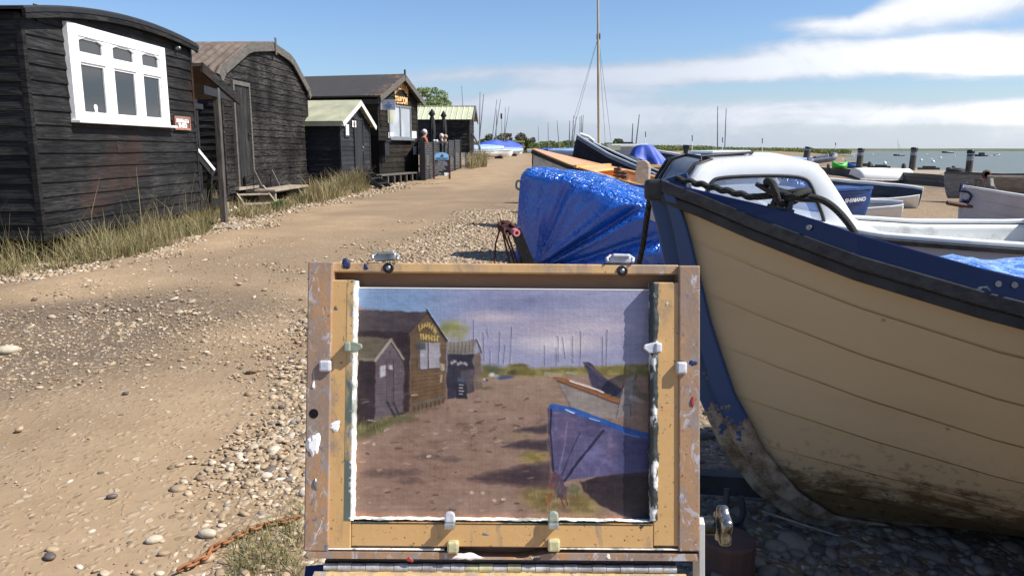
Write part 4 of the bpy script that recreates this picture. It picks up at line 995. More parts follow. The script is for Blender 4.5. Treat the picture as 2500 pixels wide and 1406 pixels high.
class Boat:
    """x runs aft from the stem head, y to starboard-ish, z up from the forefoot; tip = world position of the stem head"""
    def __init__(s, name, label, cat, tip, aft, L, B, stem, sheer, beam, keel=((0, 0), (1, 0)), pitch=0, roll=0, group=None, n=26, mv=12, full=.55):
        s.L, s.B, s.stem, s.sheer, s.beam, s.keel, s.n, s.mv, s.full = L, B, stem, sheer, beam, keel, n, mv, full
        tipl = Vector((stem[-1][0], 0, stem[-1][1]))
        rot = Matrix.Rotation(R(aft), 4, 'Z') @ Matrix.Rotation(R(pitch), 4, 'Y') @ Matrix.Rotation(R(roll), 4, 'X')
        M = Matrix.Translation(Vector(tip)) @ rot @ Matrix.Translation(-tipl)
        s.root = thing(name, label, cat, mat=M, group=group)
        d = [0.0]
        for a, b in zip(stem, stem[1:]): d.append(d[-1] + math.hypot(b[0] - a[0], b[1] - a[1]))
        s.sv = [q / d[-1] for q in d]
    def P(s, t, v, side=1, off=0.0):
        x0 = float(np.interp(v, s.sv, [p[0] for p in s.stem])); zst = float(np.interp(v, s.sv, [p[1] for p in s.stem]))
        H0 = s.stem[-1][1]; w = float(sstep(0, .5, t)); zk = interp(s.keel, t); zs = interp(s.sheer, t)
        rel0 = zst / H0; relm = 1 - math.cos(v * PI / 2) ** .9
        z = zk + (zs - zk) * (rel0 * (1 - w) + relm * w)
        ym = math.sin(v * PI / 2) ** s.full; y0 = v ** 1.05
        b = s.B / 2 * interp(s.beam, t)
        y = b * (y0 * (1 - w) + ym * w)
        x = x0 * (1 - t) + s.L * t if t < 1 else s.L
        return Vector((x, side * (y + off), z))
    def skin(s, mat, strakes=0, lap=.008, off=0.0, name='hull', solid=.018, v0=0.0, v1=1.0):
        m = MB(); vs = []
        if strakes:
            for k in range(strakes):
                a = v0 + (v1 - v0) * (k / strakes) ** .92; b = v0 + (v1 - v0) * ((k + 1) / strakes) ** .92
                vs += [(a, lap), (a + (b - a) * .5, lap * .62), (b - .0075, lap * .1), (b - .007, -lap * .4), (b - .0005, -lap * .4)]
        else: vs = [(v0 + (v1 - v0) * k / s.mv, 0.0) for k in range(s.mv + 1)]
        ts = [(i / s.n) ** 1.35 for i in range(s.n + 1)]
        for side in (-1, 1):
            m.loft([[s.P(t, v, side, off + .012 + o * min(1, t * 9)) for v, o in vs] for t in ts], False, 0, True)
        o = m.build(name, mat, s.root, solid=solid)
        if strakes: o.data.set_sharp_from_angle(angle=R(24))
        return o
    def transom(s, mat, name='transom'):
        m = MB(); vs = [k / s.mv for k in range(s.mv + 1)]
        ring = [s.P(1, v, 1, .006) for v in vs] + [s.P(1, v, -1, .006) for v in reversed(vs)]
        m.prism(ring, (-.03, 0, 0)); return m.build(name, mat, s.root)
    def rail(s, mat, w, h, out=.0, dz=0.0, name='gunwale', t0=0.0, sides=(-1, 1), lean=0.0, bev=0.004, taper=0):
        H_ = h
        m = MB(); ts = [t0 + (1 - t0) * (i / 40) ** 1.2 for i in range(41)]
        for side in sides:
            rings = []
            for t in ts:
                p = s.P(t, 1, side, .012); i = side
                if taper: h = H_ * (.12 + .88 * float(sstep(0, taper, t)))
                rings.append([p + Vector((0, i * out, dz)), p + Vector((0, i * (out + w), dz)), p + Vector((0, i * (out + w - lean), dz + h)), p + Vector((0, i * (out - lean), dz + h))])
            m.loft(rings, True, 0, False, True)
        return m.build(name, mat, s.root, bevel=bev)
    def deck(s, mat, t0, t1, drop=.0, name='foredeck', crown=.03, inset=.02):
        m = MB(); rings = []
        for i in range(13):
            t = t0 + (t1 - t0) * i / 12; p = s.P(t, 1, 1, -inset); r = []
            for k in range(9):
                q = -1 + k / 4; r.append(Vector((p.x, q * abs(p.y), p.z - drop + crown * (1 - q * q) * min(1, abs(p.y) * 4))))
            rings.append(r)
        m.loft(rings, False, 0, True); return m.build(name, mat, s.root, solid=.015)
    def thwart(s, mat, t, w=.22, drop=.16, thk=.03, name='thwart'):
        p = s.P(t, .88, 1, -.03); zs = interp(s.sheer, t); m = MB(); m.box((p.x, 0, zs - drop), (w, 2 * abs(p.y), thk)); return m.build(name, mat, s.root, bevel=.004)
    def floor(s, mat, z, t0=.15, t1=.99, name='floor'):
        m = MB(); rings = []
        for i in range(13):
            t = t0 + (t1 - t0) * i / 12; zk = interp(s.keel, t); best = 0
            for k in range(30):
                p = s.P(t, k / 29, 1, -.02)
                if p.z <= z + zk: best = abs(p.y)
            rings.append([Vector((p.x if False else s.P(t, .3, 1).x, -best, z + zk)), Vector((s.P(t, .3, 1).x, best, z + zk))])
        m.loft(rings, False, 0, False); return m.build(name, mat, s.root, solid=.01)
    def stempost(s, mat, w=.05, fore=.035, aft=.07, name='stem_post', keel_to=.5):
        m = MB(); rings = []; n = 40
        pts = [s.P(0, k / n, 1) for k in range(n, -1, -1)] + [Vector((s.P(t, 0, 1).x, 0, interp(s.keel, t))) for t in np.linspace(.02, keel_to, 16)]
        for i, p in enumerate(pts):
            aft_ = aft * (1 - .5 * float(sstep(.55 * n, 1.3 * n, i))); p = Vector((p.x, 0, p.z)); a = pts[max(i - 1, 0)]; b = pts[min(i + 1, len(pts) - 1)]; d = Vector((b.x - a.x, 0, b.z - a.z)).normalized(); nrm = Vector((d.z, 0, -d.x))
            if nrm.x > 0 and i < n: nrm = -nrm
            if i >= n and nrm.z > 0: nrm = -nrm
            rings.append([p + nrm * fore + Vector((0, -w * .28, 0)), p + nrm * fore + Vector((0, w * .28, 0)), p - nrm * aft_ + Vector((0, w * .5 + aft_ * .28, 0)), p - nrm * aft_ + Vector((0, -w * .5 - aft_ * .28, 0))])
        m.loft(rings, True, 0, False, True); return m.build(name, mat, s.root, bevel=.005)
    def cover(s, mat, ridge=.25, hang=.12, name='cover', t0=0.0, wr=.03):
        m = MB(); rings = []
        for i in range(25):
            t = t0 + (1 - t0) * i / 24; p = s.P(t, 1, 1, .04); r = []; yb = abs(p.y) + .02; rz = ridge * float(np.interp(t, [0, .12, .45, .75, 1], [.25, .5, 1, .75, .35]))
            for k in range(17):
                q = -1 + k / 8; z = p.z + .03 + rz * (1 - abs(q)) ** .9
                if k in (0, 16): z = p.z - hang
                if k in (1, 15): q *= 1.13
                r.append(Vector((p.x, q * yb, z + mnoise.noise(Vector((p.x * 3, q * 2, s.L))) * wr)))
            rings.append(r)
        m.loft(rings, False, 0, True); m.add(rings[-1], [tuple(range(17))]); return m.build(name, mat, s.root)
    def mast(s, x, top, r=.03, mat='mast_alu', name='mast', world_top=None, z=.3):
        b = Vector((x, 0, z)); tp = WM[s.root.name].inverted() @ Vector(world_top) if world_top is not None else b + Vector(top)
        m = MB(); m.tube([b, b.lerp(tp, .5), tp], [r, r * .9, r * .55], 8); return m.build(name, mat, s.root), b, tp

STEM = [(.42, 0), (.30, .10), (.18, .26), (.08, .48), (.02, .75), (0, 1.0)]
def stem_of(h, rake): return [(x / .42 * rake, z * h) for x, z in STEM]
BEAM = [(0, .03), (.08, .26), (.18, .50), (.32, .76), (.5, .95), (.68, 1.0), (.85, .94), (1, .82)]

# ---- the cream clinker boat in the foreground
def cream_boat():
    tip = onY(1609, 441, 2.46)
    foot = [onY(px, py, 2.44) for px, py in ((2120, 1252), (1960, 1228), (1868, 1165), (1792, 1062), (1738, 935), (1695, 765), (1668, 640), (1650, 540))]
    x0, zk = tip.x, foot[0].z
    stem = [(p.x - x0 + .0, p.z - zk) for p in foot] + [(0.015, tip.z - zk)]
    Hs = stem[-1][1]
    b = Boat('clinker_boat', 'cream clinker boat with a black rubbing rail and dark blue top strake beside the easel', 'boat', (tip.x, tip.y, tip.z), -1.5, 3.7, 1.66, stem,
             [(0, Hs), (.03, Hs - .045), (.06, Hs - .10), (.12, Hs - .195), (.2, Hs - .285), (.3, Hs - .36), (.45, Hs - .43), (.7, Hs - .46), (1, Hs - .39)],
             [(0, .03), (.03, .12), (.07, .29), (.12, .48), (.2, .70), (.32, .90), (.48, 1.0), (.7, 1.0), (.88, .92), (1, .82)], n=56, roll=-3)
    b.skin('cream_hull', 8, .013, solid=.014)
    b.transom('cream_hull')
    b.stempost('stem_paint', .035, .045, .085)
    for sd in (-1, 1):      # the painted band along the stem, lying over the hood ends of the planks
        m = MB(); vv = np.linspace(.02, .985, 48); m.loft([[b.P(t, v, sd, .0275) for t in np.linspace(0, float(np.interp(v, [0, .45, .7, 1], [.028, .026, .015, .007])) + .002 * math.sin(v * 9), 7)] for v in vv], False, 0, True); m.build('stem_band', 'stem_paint', b.root, solid=.012)
    b.rail('rubber_grey', .030, .036, -.002, -.036, 'rubbing_rail')
    b.rail('rubber', .020, .030, -.004, -.068, 'rubbing_rail')
    b.rail('washstrake', .030, .060, -.018, -.004, 'top_strake', lean=.012, taper=.10)
    b.floor('dark_inside', .12)
    for t in (.45, .75): b.thwart('pale_wood', t, .24, .2)
    # stem cap
    c = Vector((.02, 0, Hs)); m = MB(); m.prism([c + Vector(p) for p in ((-.05, -.02, -.062), (.02, -.045, -.062), (.02, .045, -.062), (-.05, .02, -.062))], (0, 0, .066)); m.build('stem_cap', 'rubber_grey', b.root, bevel=.012)
    # bolts on the strake
    for t, v in ((.098, .030), (.198, .030), (.206, .036), (.022, .018)):
        p = b.P(t, 1, -1, .012); d = (b.P(t + .01, 1, -1) - b.P(t - .01, 1, -1)).normalized(); nn = Vector((d.y, -d.x, 0)).normalized()
        if nn.y > 0: nn = -nn
        q = p + Vector((0, 0, v)) + nn * .016; m = MB(); m.tube([q - nn * .008, q + nn * .0], [.007, .007], 14); m.tube([q, q + nn * .002], [.0035, .0035], 8); m.build('washer', 'metal_grey', b.root)
    # mooring ring low on the stem
    p = b.P(0, .60, 1); m = MB(); m.tube([Vector((p.x - .05, .035 * math.sin(a), p.z + .035 * math.cos(a))) for a in np.linspace(0, 2 * PI, 17)], .006, 6); m.tube([(p.x - .06, 0, p.z + .035), (p.x + .03, 0, p.z + .035)], .01, 8); m.build('stem_ring', 'trailer_steel', b.root)
    W = WM[b.root.name]
    # tarpaulin over the well: a thing lying on the boat
    m = MB(); rings = []
    for i in range(46):
        t = .215 + .77 * i / 45; p = b.P(t, 1, 1); r = []
        for k in range(33):
            q = -1 + k / 16; y = q * (abs(p.y) + .0) ; e = abs(q)
            z = p.z - .012 + .15 * (1 - q * q) * min(1, .35 + i / 14) + .035 * mnoise.noise(Vector((p.x * 3.2, y * 3.2, 1))) * (1 - e ** 4) + .02 * mnoise.noise(Vector((p.x * 9, y * 9, 5))) * (1 - e ** 4)
            if i < 3: z -= .03 * (3 - i) * (1 - e * e)
            r.append(W @ Vector((p.x, y * .95, z + .012 * e)))
        rings.append(r)
    m.loft(rings, False, 0, True)
    tag(m.build('boat_tarpaulin', 'tarp_pale', None), 'light blue crumpled tarpaulin stretched over the well of the cream clinker boat', 'tarpaulin')
    # cord tied over the tarpaulin
    m = MB(); pts = []
    for i in range(30):
        t = .26 + .5 * i / 29; p = b.P(t, 1, -1); pts.append(W @ Vector((p.x, p.y * .62, p.z + .062 + .012 * math.sin(i))))
    m.tube(pts, .004, 6); tag(m.build('tie_cord', 'rope_blue', None), 'thin dark cord tied along the light blue tarpaulin', 'cord')
    # mooring rope: along the strake, coiled round a cleat
    cl = thing('mooring_cleat', 'black boat cleat on the dark blue top strake of the cream boat', 'cleat', mat=W @ Matrix.Translation(b.P(.082, 1, -1, -.012) + Vector((0, 0, .058))) @ Matrix.Rotation(R(-18), 4, 'Z') @ Matrix.Rotation(R(14), 4, 'Y'))
    m = MB(); m.tube([(-.085, 0, .046), (-.045, 0, .037), (.045, 0, .035), (.085, 0, .040)], [.006, .010, .010, .006], 8); m.build('horn', 'ink_black', cl)
    m = MB()
    for x in (-.022, .022): m.tube([(x, 0, -.01), (x * .8, 0, .035)], [.011, .009], 8)
    m.box((0, 0, -.004), (.075, .024, .010)); m.build('base', 'ink_black', cl)
    CM = WM[cl.name]; pts = []
    for i in range(46):     # run from the stem head along the top edge
        t = .012 + .056 * i / 45; p = b.P(t, 1, -1, .0); pts.append(W @ (p + Vector((0, .012, .016 + .056 * (.12 + .88 * float(sstep(0, .10, t))) + .003 * math.sin(i * .9)))))
    for i in range(90):     # turns round the cleat
        a = i / 90 * 2 * PI * 3.2; k = .05 + .012 * math.sin(i * .7) ; sg = math.sin(a)
        pts.append(CM @ Vector((math.cos(a * .5) * (.05 + .012 * math.sin(i * .23)), sg * .028 * (1 + .3 * math.sin(a * .31)), .040 + .026 * math.cos(a) * (.8 + .4 * math.sin(i * .11)))))
    e0 = pts[-1]
    for i in range(1, 26):  # loose end falling back inboard
        t = .088 + .050 * i / 25; p = b.P(t, 1, -1, -.02 - .02 * math.sin(i / 25 * PI)); q = W @ (p + Vector((0, .02, .085 + .045 * math.sin(i / 25 * PI) - .10 * (i / 25) ** 3)))
        pts.append(e0.lerp(q, min(1, i / 6)))
    sm = [pts[0]] + [(pts[i - 1] + pts[i] * 2 + pts[i + 1]) / 4 for i in range(1, len(pts) - 1)] + [pts[-1]]
    m = MB(); m.tube(sm, .0098, 8); tag(m.build('mooring_rope', 'rope_dark', None), 'dark braided rope running along the blue strake and wound round the cleat', 'rope')
    # line from the stem head down to the ground
    p0 = W @ (b.P(0, .97, 1) + Vector((-.035, 0, 0))); g = onY(1548, 700, 2.75); m = MB(); m.tube([p0, p0.lerp(g, .5) + Vector((.004, 0, -.01)), g, Vector((g.x - .12, g.y, .02))], .0095, 8)
    tag(m.build('bow_line', 'rope_dark', None), 'dark bow line hanging steeply from the stem head of the cream boat', 'rope')
    # keel blocks and trailer bar beneath
    tr = thing('launching_trolley', 'dull steel launching trolley bar lying on the pebbles under the cream boat', 'trolley', (tip.x + 1, tip.y, 0))
    A = G(1640, 1235); Bp = G(2900, 1290)
    m = MB(); a = Vector((A.x, A.y, .10)); bb = Vector((Bp.x, Bp.y, .07)); m.beam(a, bb, .06, .07); m.build('tow_bar', 'trailer_steel', tr, world=True)
    m = MB()
    m.beam(bb + Vector((-.35, -.5, .02)), bb + Vector((-.35, .6, .02)), .06, .06); m.build('axle', 'trailer_steel', tr, world=True)
    for y in (-.5, .6):
        m = MB(); m.lathe([(.02, -.05), (.15, -.05), (.18, -.02), (.18, .02), (.15, .05), (.02, .05)], bb + Vector((-.35, y, .05)), 20, axis='y'); m.build('wheel', 'rubber', tr, world=True)
    for xx in (1.9, 3.0):
        m = MB(); k = W @ Vector((xx, 0, 0)); m.box((k.x, k.y, max(.05, k.z / 2 - .02)), (.16, .22, max(.1, k.z - .03))); tag(m.build('keel_block', 'stump', None), 'wooden block under the keel of the cream boat, nearer the bow' if xx < 2 else 'wooden block under the keel of the cream boat, further aft', 'block')
    sh = onZ(1790, 1245, .13); s_ = thing('open_hook', 'U-shaped steel guide standing up from the trolley bar beside the easel', 'bracket', sh)
    for k, (px, py0, py1) in enumerate(((1772, 1195, 1240), (1808, 1215, 1268))): pass
    m = MB(); pr = [onY(1776, 1192, sh.y + .05), onY(1772, 1232, sh.y + .04), onY(1775, 1262, sh.y + .02), onY(1790, 1276, sh.y), onY(1808, 1270, sh.y), onY(1815, 1250, sh.y), onY(1808, 1212, sh.y)]
    m.tube(pr, .0105, 10); m.build('guide', 'trailer_steel', s_, world=True)
    m = MB(); m.box(onY(1795, 1290, sh.y), (.05, .05, .03)); m.build('foot', 'trailer_steel', s_, world=True)
    g = onZ(1775, 1406, .1); m = MB(); p = G(1776, 1400); rr = (G(1840, 1400) - G(1712, 1400)).length / 2; zt = onY(1776, 1312, p.y).z
    m.lathe([(rr * 1.05, -.1), (rr, .02), (rr * .97, zt * .6), (rr, zt - .01), (rr * .93, zt)], (p.x, p.y, 0), 14, smooth=False); tag(m.build('wooden_stump', 'stump', None), 'dark red-stained wooden stump in the shade right of the easel', 'stump')
    m = MB(); q0 = W @ Vector((.62, -.02, .02)); pp = [q0 + Vector((-.25, -.02, .03)), q0 + Vector((0, -.06, -.04)), q0 + Vector((.12, -.16, -.05)), q0 + Vector((.3, -.2, -.06))]; m.tube(pp, .004, 6); tag(m.build('trolley_lashing', 'pale_wood', None), 'thin pale lashing line between the forefoot of the cream boat and the trolley', 'rope')
    return b

def added_shade_boat():  # unseen boat, added to block sky light from the shingle
    b = Boat('added_shade_boat', 'unseen clinker boat added just right of the camera to deepen the shade under the cream boat', 'boat', (1.05, .30, 1.12), -4, 4.2, 1.9, stem_of(1.05, .35), [(0, 1.05), (.2, .92), (.45, .84), (1, .86)], BEAM, n=24)
    b.skin('cream_hull', 6, .008); b.transom('cream_hull'); b.stempost('stem_paint', .05, .03, .06); b.rail('rubber_grey', .04, .05, 0, -.05, 'rubbing_rail'); b.floor('dark_inside', .12); b.cover('cover_blue', .2, .1)
    for t in (.25, .7):
        m = MB(); m.box2((b.L * t - .1, -.5, -.08), (b.L * t + .1, .5, .06)); m.build('keel_chock', 'stump', b.root)

# ---- boat wrapped in the strong blue tarpaulin
def tarp_boat():
    tip = onY(1285, 412, 9.0); W = 1.5; L = 3.9; al = R(-17)
    ax = Vector((math.cos(al), math.sin(al), 0)); sd = Vector((-math.sin(al), math.cos(al), 0))
    r = thing('covered_boat', 'small boat on a trailer wrapped to the ground in a bright blue tarpaulin', 'boat', (tip.x, tip.y, T(tip.x, tip.y)))
    o = Vector((tip.x, tip.y, 0)); ztop0 = tip.z
    def top(s):
        return float(np.interp(s, [0, .05, .5, 1.0, 1.5, 1.75, 2.2, 3, L], [ztop0 - .03, ztop0, ztop0 - .02, ztop0 - .13, ztop0 - .30, ztop0 - .45, ztop0 - .52, ztop0 - .55, ztop0 - .55]))
    def hw(s): return W / 2 * float(np.interp(s, [0, .12, .4, .9, 1.6, 2.6, L], [.30, .44, .60, .82, .96, 1, .9]))
    NS, NC = 150, 90; V = []; 
    for i in range(NS):
        s = L * i / (NS - 1); zt = top(s); h = hw(s); z0 = -.02
        for k in range(NC):
            q = k / (NC - 1)                       # 0 near hem .. 1 far hem
            if q < .40: a = q / .40; y = -h - .03 * (1 - a); z = z0 + (zt - .13 - z0) * a; ed = 1
            elif q < .52: a = (q - .40) / .12; y = -h + h * .30 * (1 - math.cos(a * PI / 2)) ; z = zt - .13 + .11 * math.sin(a * PI / 2); ed = 1 - a
            elif q < .80: a = (q - .52) / .28; y = -h * .70 + 1.40 * h * a; z = zt - .02 + .03 * math.sin(a * PI); ed = 0
            else: a = (q - .80) / .20; y = h * .70 + .33 * h * min(1, a * 3); z = zt - .02 - (zt - .02 - z0) * a; ed = 1
            lx = s
            # radiating folds on the near side, gathered to a point low at the bow
            if y < -h * .65:
                dx, dz = s - .22, z - (-.10); rad = math.hypot(dx, dz); th = math.degrees(math.atan2(dz, dx))
                f = 0
                for t0, w, am in ((85, 3, .022), (77, 3, -.018), (68, 2.6, -.055), (62, 4, .045), (50, 5, .018), (39, 3.2, .05), (33, 2.2, -.095), (28, 3, .06), (21, 2, .012), (17, 2.2, -.055), (12, 3, .035), (5, 3, -.03)):
                    th2 = th + 3.5 * mnoise.noise(Vector((s * 1.3, z * 1.3, t0))); f += am * math.exp(-abs((th2 - t0) / w) ** 1.5)
                fade = min(1, rad / .35) * (1 - float(sstep(zt - .22, zt - .02, z))); y -= f * fade * 1.15
                y -= .05 * (1 - z / max(zt, .1)) * math.sin(s * 2.1)
            nz = mnoise.noise(Vector((s * 2.6, y * 2.6, z * 2.6)));  n2 = mnoise.noise(Vector((s * 8, y * 8, z * 4 + 7)))
            am = .022 if ed == 0 else .018
            if ed == 0: z += nz * .03 + n2 * .016 + .010 * abs(mnoise.noise(Vector((s * 14, y * 11, 3))))
            else: y += (nz * .02 + n2 * .006) * (-1 if q < .5 else 1)
            if s < .3 and q < .8: lx -= .06 * (1 - s / .3) * (1 - z / max(zt, .1)) 
            V.append(o + ax * lx + sd * y + Vector((0, 0, z)))
    F = [(i * NC + k, i * NC + k + 1, (i + 1) * NC + k + 1, (i + 1) * NC + k) for i in range(NS - 1) for k in range(NC - 1)]
    # bow closing sheet
    n0 = len(V); F2 = []
    m = MB(); m.add(V, F, 0, True)
    ring = V[:NC]; cl = [p - ax * (.05 + .03 * math.sin(k)) for k, p in enumerate(ring)]
    c = sum(ring, Vector()) / NC - ax * .06
    m.add(list(ring) + [c], [(k, k + 1, NC) for k in range(NC - 1)], 0, True)
    m.build('tarpaulin', 'tarp', r, world=True)
    # twists of cord and loose ties
    m = MB(); p = onY(1411, 449, 8.35); m.tube([p + Vector((-.06, 0, -.13)), p + Vector((-.055, -.02, -.03)), p, p + Vector((.06, -.01, .01)), p + Vector((.13, -.01, .02))], [.006, .008, .012, .010, .018], 6); m.build('loose_tie', 'paper', r, world=True)
    m = MB(); p = onY(1262, 452, 9.0); m.tube([p + Vector((.02 + .03 * math.cos(a) , 0, .05 * math.sin(a) - .0)) for a in np.linspace(0, 2 * PI, 15)], .014, 6); m.build('eyelet_rope', 'clip_green', r, world=True)
    # hull hint, trailer underneath: keel, wheels
    m = MB(); m.beam(o + ax * .3 + Vector((0, 0, .22)), o + ax * 3.6 + Vector((0, 0, .2)), .1, .12); m.build('keel', 'cream_hull', r, world=True)
    # winch post with red rope and pink tube
    w = thing('trailer_winch', 'trailer winch post bound with rusty red rope and a pink tube by the blue-covered boat', 'winch', (o.x - .28, o.y - .5, 0))
    base = G(1262, 645); y = 8.15
    q = lambda px, py, dy=0: onY(px, py, y + dy)
    m = MB(); m.beam(q(1258, 560), Vector((q(1275, 640).x + .1, y, -.02)), .11, .09, (0, 1, 0)); m.build('post', 'ink_black', w, world=True)
    m = MB(); a, b_ = q(1238, 556, .15), q(1262, 569, -.12); d = (b_ - a).normalized()
    u = d.cross(Vector((0, 0, 1))).normalized(); v = d.cross(u); rin, rout = .020, .038; rings = []
    for pp, rr in ((b_ + d * -.05, rin), (b_, rin), (b_, rout), (a, rout)): rings.append([pp + (u * math.cos(k * PI / 8) + v * math.sin(k * PI / 8)) * rr for k in range(16)])
    m.loft(rings, True, 0, False, True); m.build('tube', 'pink_plastic', w, world=True)
    m = MB(); c = q(1236, 556); pts = []
    for k in range(150):
        a_ = k / 150 * 2 * PI * 8; x = -.06 + .14 * k / 150 + .01 * math.sin(k); rr = .062 + .012 * math.sin(k * 1.7)
        pts.append(c + d * (x) + (u * math.cos(a_) + v * math.sin(a_)) * rr)
    m.tube(pts, .013, 6); m.build('rope_winding', 'rope_red', w, world=True)
    for n_, (a_, b2, sag) in enumerate(((q(1222, 552), q(1207, 640), .02), (q(1232, 575), q(1256, 645), -.01), (q(1240, 575), q(1264, 645), .0), (q(1252, 575), q(1275, 645), -.01), (q(1228, 572), q(1246, 648), 0))):
        m = MB(); m.tube([a_, a_.lerp(b2, .5) + Vector((-sag, 0, 0)), b2, Vector((b2.x + .02, b2.y, 0))], .011, 6); m.build('hanging_rope', 'rope_red', w, world=True)
    m = MB(); m.ball(q(1220, 549), .03, 8); m.build('rope_knot', 'rope_red', w, world=True)

# ---- open boat with varnished deck behind the blue tarpaulin
def varnished_boat():
    tip = onY(1304, 366, 12.6)
    b = Boat('varnished_boat', 'white open boat with a varnished orange foredeck and gunwale behind the blue tarpaulin', 'boat', tip, -31, 4.6, 1.7, stem_of(.82, .40),
             [(0, .82), (.2, .70), (.45, .60), (.7, .56), (1, .58)], BEAM, n=30, pitch=7, roll=0)
    b.skin('gel_stained', 0); b.transom('gel_white'); b.stempost('black_plain', .05, .03, .04)
    b.rail('rubber', .05, .05, 0, -.06, 'rubbing_rail'); b.rail('varnish', .09, .025, -.06, -.005, 'gunwale')
    b.deck('varnish', .0, .30, -.01, crown=.02, inset=-.0); b.floor('varnish', .14)
    b.skin('varnish', 0, off=-.04, name='inner_planking', solid=.006, v0=.45, v1=.985)
    for t in (.55, .8): b.thwart('varnish', t, .24, .14)
    m = MB(); p = b.P(.16, 1, 1); m.box2((p.x + .32, -abs(p.y) - .25, interp(b.sheer, .25) + .01), (p.x + .36, abs(p.y) + .25, interp(b.sheer, .25) + .05)); m.build('breakwater', 'varnish', b.root)
    W = WM[b.root.name]
    # rudder-like board standing up, two knotted fenders
    p = onY(1566, 446, 11.1); t = thing('rudder_blade', 'weathered white rudder blade standing upright against the varnished gunwale', 'rudder', p)
    hgt = onY(1562, 392, p.y).z - p.z; m = MB(); wd = .10
    prof = [(-wd, -.12), (wd * .9, -.14), (wd * 1.0, hgt * .70), (wd * .8, hgt * .88), (wd * .35, hgt), (-wd * .75, hgt), (-wd * .8, hgt * .8), (-wd, hgt * .3)]
    m.prism([(a, 0, z) for a, z in prof], (.04, .03, 0)); m.build('blade', 'pale_wood', t, bevel=.008)
    m = MB(); m.box2((wd * .95, .0, -.1), (wd * 1.2, .05, hgt * .72)); m.build('edge_strip', 'white_old', t)
    for k, (px, py, lab) in enumerate(((1509, 424, 'dark coiled rope lump on the far varnished gunwale'), (1522, 434, 'dark coiled rope lump on the near varnished gunwale'))):
        c = onY(px, py, 11.4 - .3 * k); m = MB(); pts = [c + Vector((.07 * math.cos(a) * (1 - a / 60), .07 * math.sin(a), .008 * a - .06)) for a in np.linspace(0, 18, 70)]; m.tube(pts, .016, 6)
        tag(m.build('rope_coil', 'stump', None), lab, 'rope coil')
    # cradle of poles at the bow
    g = G(1307, 405); m = MB(); st = thing('boat_cradle', 'rough pole cradle standing under the bow of the varnished boat', 'cradle', g)
    m.tube([(0, 0, 0), (0, 0, .62)], .035, 6); m.tube([(.45, .25, 0), (.45, .25, .6)], .035, 6); m.tube([(-.1, 0, .42), (.5, .28, .42)], .025, 6); m.tube([(-.1, 0, .22), (.5, .28, .22)], .025, 6); m.build('frame', 'post_wood', st)

def navy_boat():
    tip = onY(1412, 333, 15.0)
    b = Boat('navy_boat', 'dark navy clinker boat with a white gunwale, its bow raised high behind the varnished boat', 'boat', tip, -36, 5.2, 1.9, stem_of(1.05, .22),
             [(0, 1.05), (.2, .84), (.45, .68), (.7, .62), (1, .64)], BEAM, n=40, pitch=12, roll=-8)
    b.skin('navy_hull', 7, .02); b.transom('navy_hull'); b.stempost('navy_hull', .06, .03, .06)
    b.rail('gel_white', .07, .03, -.03, .0, 'gunwale'); b.rail('metal_grey', .03, .04, 0, -.05, 'rubbing_rail')
    b.deck('navy_hull', .0, .66, .035, crown=.0); b.floor('dark_inside', .16)
    for t in (.7, .85): b.thwart('pale_wood', t, .24, .16)
    m = MB(); m.tube([(.02, 0, 1.10), (.2, .05, 1.08), (.3, .1, 1.03)], .03, 8); m.build('bow_fender', 'gel_white', b.root)
    p = onY(1402, 355, 15.1); s = thing('mooring_lines', 'bunch of dark mooring lines hanging from the bow of the navy boat', 'rope', (p.x, p.y, T(p.x, p.y)))
    for k in range(4):
        m = MB(); a = onY(1411 + k * 1.5, 350, 15.0); c = onY(1404 + k * 5, 388, 14.9); m.tube([a, a.lerp(c, .5) + Vector((-.02 * k, 0, 0)), c], .02, 6); m.build('line', 'rope_dark', s, world=True)

